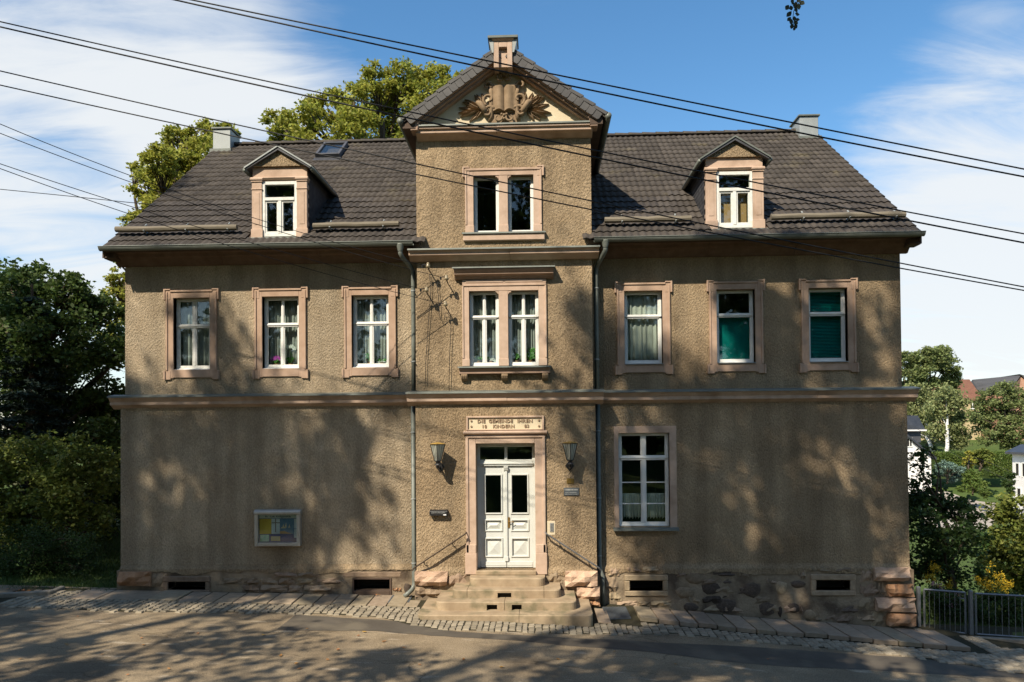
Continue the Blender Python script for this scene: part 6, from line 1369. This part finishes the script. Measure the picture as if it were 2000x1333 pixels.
rs0 = np.random.default_rng(8); o = grass('meadow_grass', np.column_stack([rs0.uniform(8.6, 20, 16000), rs0.uniform(.5, 14, 16000)]), .3, 'leaf_dark', 7); tag(o, 'rough garden grass behind the steel fence', 'grass')

# ================================================================== the valley beyond
MT['white_wall'] = mat('white_render', (.72, .68, .64), (.78, .74, .70), rough=.9, scale=.8); MT['ochre_wall'] = mat('ochre_render', (.42, .32, .17), (.50, .39, .22), rough=.9, scale=.8); MT['brick'] = mat('weathered_brick', (.34, .17, .10), (.44, .25, .16), rough=.9, scale=2, bump=.3, bscale=6); MT['red_roof'] = mat('red_brown_tiles', (.13, .055, .035), (.19, .085, .05), rough=.85, scale=1.5, stretch=(1, 1, 3)); MT['blue_roof'] = mat('anthracite_tiles', (.030, .033, .042), (.05, .053, .062), rough=.4, scale=2); MT['barn_roof'] = mat('corrugated_barn_roof', (.050, .048, .047), (.09, .085, .08), rough=.7, scale=.5, stretch=(.3, .3, 4)); MT['winframe'] = MT['white']
MT['path'] = mat('pale_valley_road', (.32, .27, .22), (.38, .33, .27), rough=.9, scale=.5)
vp = px_poly_sheet('valley_road', ([(1800, 1030), (1880, 1045), (1935, 1030)], [(1805, 958), (1850, 962), (1960, 985)]), .03, MT['path'], 10)
def gable_house(name, label, cx, y0, w_, dep, z0, ze, zr, wall, roofm, wins, over=.4, along='y', extra=None):
    t = thing(name, label, 'house', (cx, y0, z0)); x0, x1 = cx - w_ / 2, cx + w_ / 2
    mb = MB(); mb.py([(x0, z0), (x1, z0), (x1, ze), (cx, zr), (x0, ze)], y0, y0 + dep); mb.build('wall', wall, t)
    sl = (zr - ze) / (w_ / 2)
    for s in (-1, 1):
        ex = cx + s * (w_ / 2 + over); ez = ze - sl * over; mb = MB(); mb.py([(ex, ez + .05), (cx, zr + .05), (cx, zr + .28), (ex, ez + .28)], y0 - over, y0 + dep + over); mb.build('roof', roofm, t)
    for (xa, xb, za, zb) in wins:
        m_ = MB(); m_.box(xa, xb, y0 - .05, y0 + .05, za, zb); wi = m_.build('window', MT['dark'], t); m_ = MB(); f = .09
        m_.box(xa - f, xa, y0 - .07, y0, za - f, zb + f); m_.box(xb, xb + f, y0 - .07, y0, za - f, zb + f); m_.box(xa, xb, y0 - .068, y0, zb, zb + f); m_.box(xa, xb, y0 - .068, y0, za - f, za); m_.box((xa + xb) / 2 - .03, (xa + xb) / 2 + .03, y0 - .068, y0, za, zb); m_.build('window_frame', MT['winframe'], wi)
    return t
# white house with dark dormer
Yh = 66; e = W(1822, 893, Yh); w0 = 10.0; ze = e[2]; p1, p2 = W(1772, 872, Yh), W(1780, 857, Yh); zg = gz(e[0] - 4, Yh) - .6
h1 = gable_house('white_house', 'white gabled house with dark roof and roof dormer in the valley', e[0] - w0 / 2 - .2, Yh, w0, 11, zg, ze, ze + w0 / 2 * .84, MT['white_wall'], MT['blue_roof'], [(p1[0], p2[0], p1[2], p2[2]), (p1[0] - 3, p2[0] - 3, p1[2], p2[2])])
d0, d1 = W(1772, 840, Yh + 2.2), W(1802, 838, Yh + 2.2); dt = W(1790, 812, Yh + 2.2)
mb = MB(); mb.box(d0[0] - 3, d1[0] - .3, Yh + 2, Yh + 6, d0[2] - 1.4, d0[2]); mb.build('dormer', MT['slate'], h1); mb = MB(); mb.add([(d0[0] - 3, Yh + 1.6, dt[2]), (dt[0], Yh + 1.9, dt[2]), (d1[0], Yh + 1.6, d0[2]), (d0[0] - 3, Yh + 1.6, d0[2]), (d0[0] - 3, Yh + 6, dt[2]), (dt[0], Yh + 6, dt[2]), (d1[0], Yh + 6, d0[2]), (d0[0] - 3, Yh + 6, d0[2])], [(0, 1, 2, 3), (4, 7, 6, 5), (0, 4, 5, 1), (1, 5, 6, 2), (2, 6, 7, 3), (3, 7, 4, 0)]); mb.build('dormer_roof', MT['blue_roof'], h1)
mb = MB(); mb.box(d0[0] - 3, d1[0] + .1, Yh + 1.5, Yh + 1.62, d0[2] - .14, d0[2] + .02); mb.build('dormer_fascia', MT['white_wall'], h1)
# ochre farmhouse, barn
Yf = 108; a, b = W(1888, 826, Yf), W(1915, 783, Yf); r0, r1 = W(1874, 744, Yf + 3), W(1899, 743, Yf + 3); t = thing('farm_house', 'ochre farmhouse with red-brown tiled roof on the hillside', 'house', (a[0], Yf, a[2] - 4))
MB().box(a[0] - 9, b[0], Yf, Yf + 8, a[2] - 6, b[2]).build('wall', MT['ochre_wall'], t)
mb = MB(); mb.loft([[(a[0] - 9.4, Yf - .4, b[2]), (b[0] + .4, Yf - .4, b[2]), (b[0] + .4, Yf + 8.4, b[2]), (a[0] - 9.4, Yf + 8.4, b[2])], [(a[0] - 8, Yf + 3.8, r1[2] + .2), (r1[0], Yf + 3.8, r1[2] + .2), (r1[0], Yf + 4.2, r1[2] + .2), (a[0] - 8, Yf + 4.2, r1[2] + .2)]]); mb.build('roof', MT['red_roof'], t)
q0, q1 = W(1896, 798, Yf), W(1902, 786, Yf); MB().box(q0[0], q1[0], Yf - .06, Yf + .05, q0[2], q1[2]).build('window', MT['dark'], t); MB().box((q0[0] + q1[0]) / 2 - .05, (q0[0] + q1[0]) / 2 + .05, Yf - .1, Yf, q0[2], q1[2]).build('window_frame', MT['white'], t)
MB().box(q0[0] - .1, q1[0] + .1, Yf - .12, Yf, q0[2] - .15, q0[2]).build('sill', MT['white'], t)
Yb = 116; t = thing('brick_barn', 'long brick barn with dark corrugated roof on the hill', 'barn', (W(1950, 850, Yb)[0], Yb, W(1950, 850, Yb)[2])); u0 = W(1899, 742, Yb); u1 = W(1994, 733, Yb - 6); v0 = W(1915, 772, Yb - 6); v1 = W(1970, 768, Yb - 12)
MB().add([u0, u1, v1, v0] + [np.array(q) + (0, .5, -.4) for q in (u0, u1, v1, v0)], [(0, 1, 2, 3), (4, 7, 6, 5), (0, 4, 5, 1), (1, 5, 6, 2), (2, 6, 7, 3), (3, 7, 4, 0)]).build('roof', MT['barn_roof'], t)
w1_ = W(2060, 790, Yb - 6); zb = gz(60, Yb) - 4; MB().add([v1, u1 + np.array((0, 0, -.3)), w1_, (w1_[0], w1_[1], zb), (v1[0], v1[1], zb), v1 + np.array((0, 9, 0)), (v0[0], v0[1], v0[2] - .3), (v0[0], v0[1], zb)], [(0, 1, 2, 3, 4), (6, 0, 4, 7)]).build('wall', MT['brick'], t)
MB().add([u1 + np.array((-.4, -.3, .15)), u1 + np.array((.4, -.3, -.1)), w1_ + np.array((.6, -.3, .1)), w1_ + np.array((.6, .3, .3)), u1 + np.array((0, 9, 0)), w1_ + np.array((0, 9, 0))], [(0, 2, 1), (0, 4, 5, 3)]).build('roof', MT['barn_roof'], t)
# white house at the right edge: its long side runs away from the road
Yw = 50; pb = W(1977, 884, Yw + 7); x0_ = pb[0]; zt_ = pb[2]; zg_ = W(1977, 985, Yw + 7)[2] - 2
t = thing('white_house', 'white house with small grey lean-to roof beside the valley road', 'house', (x0_ + 3, Yw + 3, zg_)); MB().box(x0_, x0_ + 8, Yw, Yw + 7, zg_, zt_).build('wall', MT['white_wall'], t)
c0 = W(1994, 852, Yw + 5); MB().py([(x0_ + 1.0, zt_ - .2), (x0_ + 8, zt_ - .2), (x0_ + 8, c0[2]), (x0_ + 4.5, c0[2] + 2.2), (x0_ + 1.0, c0[2])], Yw + .5, Yw + 5.5).build('upper_wall', MT['white_wall'], t)
MB().py([(x0_ - .45, zt_ - .15), (x0_ - .45, zt_ + .05), (x0_ + 1.05, zt_ + .75), (x0_ + 1.05, zt_ + .4)], Yw - .4, Yw + 7.4).build('lean_to_roof', MT['blue_roof'], t)
def side_pt(px_, py_):
    lo, hi = Yw - 10, Yw + 12
    for _ in range(40):
        m_ = (lo + hi) / 2
        if W(px_, py_, m_)[0] < x0_: lo = m_
        else: hi = m_
    return W(px_, py_, lo)
for (xa_, ya_, xb_, yb_2) in ((1985, 928, 1990.5, 906), (1998, 930, 2006, 906), (1988, 974, 1994, 955)):
    q0, q1 = side_pt(xa_, ya_), side_pt(xb_, yb_2); y0_, y1_ = sorted((q0[1], q1[1])); wi = MB().box(x0_ - .03, x0_ + .05, y0_, y1_, q0[2], q1[2]).build('window', MT['dark'], t)
    MB().box(x0_ - .06, x0_, y0_ - .1, y0_, q0[2] - .1, q1[2] + .1).box(x0_ - .06, x0_, y1_, y1_ + .1, q0[2] - .1, q1[2] + .1).box(x0_ - .058, x0_, y0_, y1_, q1[2], q1[2] + .1).build('window_frame', MT['white'], wi)
# valley trees
def vtree(name, label, lst, Y, n, leaf, lm, tr, seed, basepx, bark='bark', cat='tree', **k):
    b = W(*basepx, Y); return tree(name, label, cat, tuple(b), PL(lst, Y + (3.0 if bark == 'birch_bark' else 0), 1.5, seed), n, leaf, lm, tr, seed, 'trees and shrubs of the valley', bark, **k)
vtree('ash_tree', 'tall round-crowned tree standing above the birches in the valley', [(1798, 725, 26), (1830, 700, 26), (1850, 715, 22), (1862, 735, 14), (1810, 695, 18), (1785, 700, 20), (1770, 720, 20), (1845, 750, 22), (1810, 760, 24), (1780, 755, 22), (1840, 690, 16), (1856, 770, 16)], 96, 16000, .38, 'leaf_hazed', .5, 31, (1815, 880))
vtree('birch_tree', 'pale hanging birch with white trunk beside the hedge', [(1850, 775, 20), (1865, 790, 20), (1835, 800, 22), (1875, 815, 16), (1850, 840, 22), (1875, 845, 16), (1830, 840, 20), (1865, 865, 16), (1845, 758, 10)], 84, 7000, .38, 'leaf_birch', .24, 32, (1848, 886), 'birch_bark', down=.8, tight=.5, twigs=False)
vtree('birch_tree', 'pale hanging birch standing behind the white gabled house', [(1785, 770, 22), (1805, 785, 24), (1780, 800, 22), (1815, 815, 20), (1795, 835, 22), (1775, 835, 18), (1820, 850, 18)], 88, 7000, .38, 'leaf_birch', .25, 33, (1822, 884), 'birch_bark', down=.8, tight=.5, twigs=False)
vtree('rowan_tree', 'broad green tree in front of the brick barn', [(1935, 775, 22), (1960, 765, 22), (1985, 770, 22), (1920, 800, 24), (1950, 800, 26), (1985, 805, 28), (1915, 830, 22), (1945, 835, 26), (1980, 840, 28), (1930, 855, 18), (1965, 865, 20), (1995, 860, 20), (1905, 815, 12), (2010, 790, 20)], 82, 15000, .30, 'leaf_hazed', .3, 34, (1975, 888))
vtree('garden_tree', 'small round leafy garden tree in front of the hedge in the valley', [(1915, 888, 12), (1928, 893, 12), (1905, 895, 10), (1918, 902, 12), (1932, 903, 8)], 73, 3500, .26, 'leaf_yel', .12, 35, (1914, 920))
vtree('golden_cypress', 'golden yellow cypress bush beside the small garden tree', [(1892, 885, 6), (1892, 897, 8), (1890, 908, 10), (1900, 903, 6)], 70, 2500, .22, 'leaf_gold', .08, 36, (1892, 918), cat='shrub', crown='foliage', trunk='stem')
vtree('juniper_bush', 'spreading blue-grey juniper on the valley lawn', [(1835, 912, 10), (1850, 908, 10), (1865, 914, 11), (1845, 922, 12), (1865, 928, 12), (1878, 920, 9), (1860, 938, 8), (1830, 922, 9)], 67, 5000, .26, 'needle_blue', .1, 37, (1850, 945), cat='shrub', aspect=.3, crown='foliage', trunk='stem')
vtree('round_shrub', 'large rounded green shrub on the lawn beside the juniper', [(1895, 930, 13), (1910, 935, 14), (1890, 945, 12), (1915, 948, 13), (1900, 952, 12), (1882, 955, 10)], 66, 5000, .2, 'leaf_mid', .08, 38, (1900, 968), cat='shrub', crown='foliage', trunk='stem')
vtree('box_ball', 'low clipped box ball at the edge of the valley road', [(1918, 960, 8), (1930, 960, 8), (1924, 966, 7)], 63, 2500, .12, 'leaf_mid', .05, 39, (1924, 974), cat='shrub', crown='foliage', trunk='stem')
vtree('hedge_shrub', 'dark shrub at the corner of the white house by the road', [(1972, 930, 9), (1970, 945, 10), (1974, 955, 8)], 54, 2500, .16, 'leaf_dark', .05, 41, (1972, 968), cat='shrub', crown='foliage', trunk='stem')
def hedge(lst, Y, dep, label, seed):
    (x0_, y0_), (x1_, y1_) = lst; p, q = W(x0_, y0_, Y), W(x1_, y1_, Y); rs = np.random.default_rng(seed); N = 9000; t = thing('clipped_hedge', label, 'hedge', ((p[0] + q[0]) / 2, Y + dep / 2, q[2] - .6))
    P = np.column_stack([rs.uniform(p[0], q[0], N), rs.uniform(Y, Y + dep, N), rs.uniform(q[2] - .8, p[2], N)]); f = rs.random(N); P[f < .5, 1] = Y + rs.normal(size=(f < .5).sum()) * .08; P[(f >= .5) & (f < .8), 2] = p[2] + rs.normal(size=((f >= .5) & (f < .8)).sum()) * .08
    V, F = leaf_geo(P, .2, rs); fast_mesh('foliage', V, F, MT['leaf_mid'], t); MB().box(p[0] + .1, q[0] - .1, Y + .15, Y + dep, q[2] - 1.2, p[2] - .15).build('core', MT['leaf_dark'], t)
hedge([(1826, 886), (1890, 915)], 78, 2, 'clipped green hedge below the birch trunk', 51); hedge([(1932, 886), (1978, 916)], 78, 2, 'clipped green hedge below the broad tree', 52)
MT['lamp_wire'] = MT['wire']
for k, (y0_, y1_) in enumerate(((838, 925), (843, 945))): cable('overhead_cable', [W(x_, y_, Y) for x_, y_, Y in ((1790, y0_, 55), (1880, (y0_ + y1_) / 2 + 3, 50), (1985, y1_, 45))], .014, ('upper' if k == 0 else 'lower') + ' of two thin telephone wires sloping across the valley garden', 'cable', 'valley telephone wires')

# ================================================================== shade trees on the camera side of the road
def shade_p(x, z):
    """how much of the sun reaches the facade plane point (x,z) blocked by the crowns, as read from the photograph"""
    if z > 6.75:
        if x > -9.2: return 0.0
        return .90 if z < 11 else .55
    if x > 8.9: return .30 if z > 1.5 else .80
    if x < -8.5: return .90
    if z > 4.3:
        if x < -6.0: return .74
        if x < -4.3: return .34 if z > 5.2 else .50
        if x < -3.6: return .60
        if x < -1.9: return .08
        if x < 1.3: return .02
        if x < 2.6: return .35
        return .90
    if z < .9 and z > -3.4 and -1.4 < x < 2.9: return .02
    if z > -1.4:
        if x < -4.6: return .90
        if x < -3.2: return .78
        if x < -2.3: return .60
        if x < -1.3: return .16
        if x < 1.0: return .03
        if x < 1.9: return .32 if z > 2.4 else .10
        if x < 3.4: return .66
        return .955
    if z > -3.2:
        if x < -3: return .62
        if x < 0: return .45
        if x < 3.2: return .06
        return .90
    if x < 0: return .62 if z > -5 else .55
    if x < 5.0: return .72
    return .90
TR = [(-36, -18), (-30, -19), (-24, -20.5), (-18, -21), (-11.5, -22), (-5, -22.5), (3.2, -21.5)]
clumps = [[] for _ in TR]; cr = np.random.default_rng(19)
XA, XB, ZA, ZB = -24, 12, -8.2, 14
for k in range(1380):
    x_, z_ = cr.uniform(XA, XB), cr.uniform(ZA, ZB); p_ = shade_p(x_, z_)
    if p_ <= 0 or cr.random() > min(1, -math.log(1 - p_) / 4.1): continue
    if p_ < .97 and min(shade_p(x_ + a_, z_ + b_) for a_ in (-.75, .75) for b_ in (-.8, .15)) < .07: continue
    tmin = max(12.0, (10.0 - z_) / 1.18); tmax = min(20.5, (29.0 - z_) / 1.18); tt = cr.uniform(tmin, max(tmin + .5, tmax)); c = np.array([x_ - .66 * tt, -tt, z_ + 1.18 * tt])
    i = int(np.argmin([(c[0] - a) ** 2 + .15 * (c[1] - b) ** 2 for a, b in TR])); clumps[i].append(c)
# crowns go on behind the camera, where their shade falls on the bank
for k in range(170):
    x_ = cr.uniform(-36, 7); y_ = cr.uniform(-29, -23); z_ = min(cr.uniform(13, 28), -1.18 * y_ - 9 - cr.uniform(0, 4)); i = int(np.argmin([(x_ - a) ** 2 for a, b in TR])); clumps[i].append(np.array([x_, y_, z_]))
SHL = ['tall roadside linden farthest along the road from the gate', 'tall roadside linden opposite the garden left of the house', 'tall roadside linden opposite the dark garden trees', 'tall roadside linden opposite the left wing', 'tall roadside linden beside the viewpoint, shading the left wing', 'tall roadside linden behind the viewpoint', 'tall roadside linden whose twig hangs over the right half of the roof']
sh_trees = []
for i, (tx, ty) in enumerate(TR):
    rs = np.random.default_rng(60 + i); cs_ = np.array(clumps[i]); base = (tx, ty, gz(tx, ty) - .1); t = thing('linden_tree', SHL[i], 'tree', base, 'roadside lindens opposite the house'); sh_trees.append(t)
    P = np.concatenate([c + rs.normal(size=(270, 3)) * np.array([.40, .40, .34]) * rs.uniform(.6, 1.35) for c in cs_]); V, F = leaf_geo(P, .20, rs, aspect=.8); fast_mesh('crown', V, F, MT['leaf_shadow'], t)
    mb = MB(); b = np.array(base); H = cs_[:, 2].max() * .8; ax = [b, b + (0, 0, 3), b + (.1, .2, 7), b + (.0, .5, 11), b + (.2, 1.0, H)]; mb.tube(ax, [.55, .42, .36, .28, .08], 10)
    nodes = cs_[rs.choice(len(cs_), min(12, len(cs_)), replace=False)]; limbs = []
    for q in nodes:
        zq = min(max(6, q[2] - 5), H * .9); a = np.array([np.interp(zq, [p_[2] for p_ in ax], [p_[j] for p_ in ax]) for j in range(3)]); pp = bend(a, q, .05, rs, .2); limbs += pp[1:]
        if not any(-3.2 < x_ < 1.5 and -1.5 < z_ < 12 or 6.7 < z_ < 12.5 and x_ > -8.8 for x_, z_ in [(w_[0] - .66 * w_[1], w_[2] + 1.18 * w_[1]) for w_ in pp[1:]]): mb.tube(pp, [.08, .065, .05, .035, .02], 6)
    Lb = np.array(limbs)
    for q in cs_:
        a = Lb[np.argmin(((Lb - q) ** 2).sum(1))]; f_ = [((a + (q - a) * u_)[0] - .66 * (a + (q - a) * u_)[1], (a + (q - a) * u_)[2] + 1.18 * (a + (q - a) * u_)[1]) for u_ in (0, .25, .5, .75)]
        if any(-3.4 < x_ < 1.6 and -2 < z_ < 12 or 6.6 < z_ < 12.5 and x_ > -9 for x_, z_ in f_) and np.linalg.norm(a - q) > .8: a = q + (a - q) * (.7 / np.linalg.norm(a - q))
        if np.linalg.norm(a - q) > .05: mb.tube([a, (a + q) / 2 + rs.normal(size=3) * .1, q], [.018, .013, .006], 4)
    mb.build('trunk', MT['bark'], t, smooth=True)
# the twig that hangs into the picture
t6 = sh_trees[6]; Yt = -8.2; tw = lambda a, b: W(1500 + a / 19.04, b / 19.04, Yt)
stem = [tw(1100, -900), tw(1090, -200), tw(1080, 150), tw(960, 420), tw(920, 700), tw(960, 1050)]; far = np.array(clumps[6])[np.argmax(np.array(clumps[6])[:, 0])]
up = tw(1100, -900) + np.array((.2, -.8, 1.6)); mid = up + np.array((.3, -3.0, 2.6)); trunk6 = np.array((3.4, -22.0, 13.0))
mb = MB(); mb.tube([trunk6, (trunk6 + mid) / 2 + (0, 0, .8), mid, up] + stem, [.10, .07, .035, .015, .006, .005, .004, .0035, .003, .002], 6); twig = mb.build('hanging_twig', MT['bark'], t6)
MT['twigleaf'] = mat('twig_leaf', (.030, .040, .016), (.045, .055, .02), rough=.6, transl=.12)
lme = bpy.data.meshes.new('leaf'); lme.from_pydata([(0, 0, 0), (.24, .0, .25), (.40, .06, .55), (.22, .05, .85), (0, .0, 1.08), (-.22, .05, .85), (-.40, .06, .55), (-.24, 0, .25), (0, .05, .5)], [], [(0, 1, 8), (1, 2, 8), (2, 3, 8), (3, 4, 8), (4, 5, 8), (5, 6, 8), (6, 7, 8), (7, 0, 8)]); lme.materials.append(MT['twigleaf'])
for (a, b, ang, s_) in ((960, 60, 215, 150), (1160, 60, 130, 230), (1040, 60, 185, 300), (1130, 120, 175, 240), (780, 190, 215, 230), (830, 210, 165, 190), (1020, 270, 160, 200), (880, 420, 225, 240), (1000, 500, 100, 190), (860, 640, 225, 190), (970, 600, 170, 190), (1010, 720, 105, 160), (880, 700, 190, 230), (960, 780, 140, 200), (930, 880, 200, 200), (1000, 880, 160, 190), (1000, 1000, 195, 140), (1090, -60, 150, 200), (940, -40, 200, 180)):
    p = tw(a, b); r = R_(ang); L_ = s_ / 19.04 * (Yt - CAM[1]) / FPX; inst('leaf', lme, twig, p, (0, r, rng.uniform(-.5, .5)), (L_, L_, L_))
# more foliage where the twig leaves the frame

# ================================================================== the wood on the bank behind the viewpoint (added to block sky light; seen only mirrored in the panes)
for i, bx in enumerate(np.linspace(-40, 34, 12)):
    by = -33 - 2.5 * (i % 2); bz = gz(bx, by) - .2; rs = np.random.default_rng(200 + i); H = rs.uniform(20, 25)
    lb_ = [((bx + rs.uniform(-3.2, 3.2), by + rs.uniform(-2.5, 2.5), bz + H * q), rs.uniform(2.0, 3.0) * (1.1 - .45 * q)) for q in np.linspace(.12, .92, 13)]
    tree('sky_block_tree', 'one of the unseen broadleaf trees added on the bank across the road to block sky light', 'tree', (bx, by, bz), lb_, 6500, .62, 'leaf_dark', .35, 220 + i, 'wood on the bank', tight=.42, twigs=False)
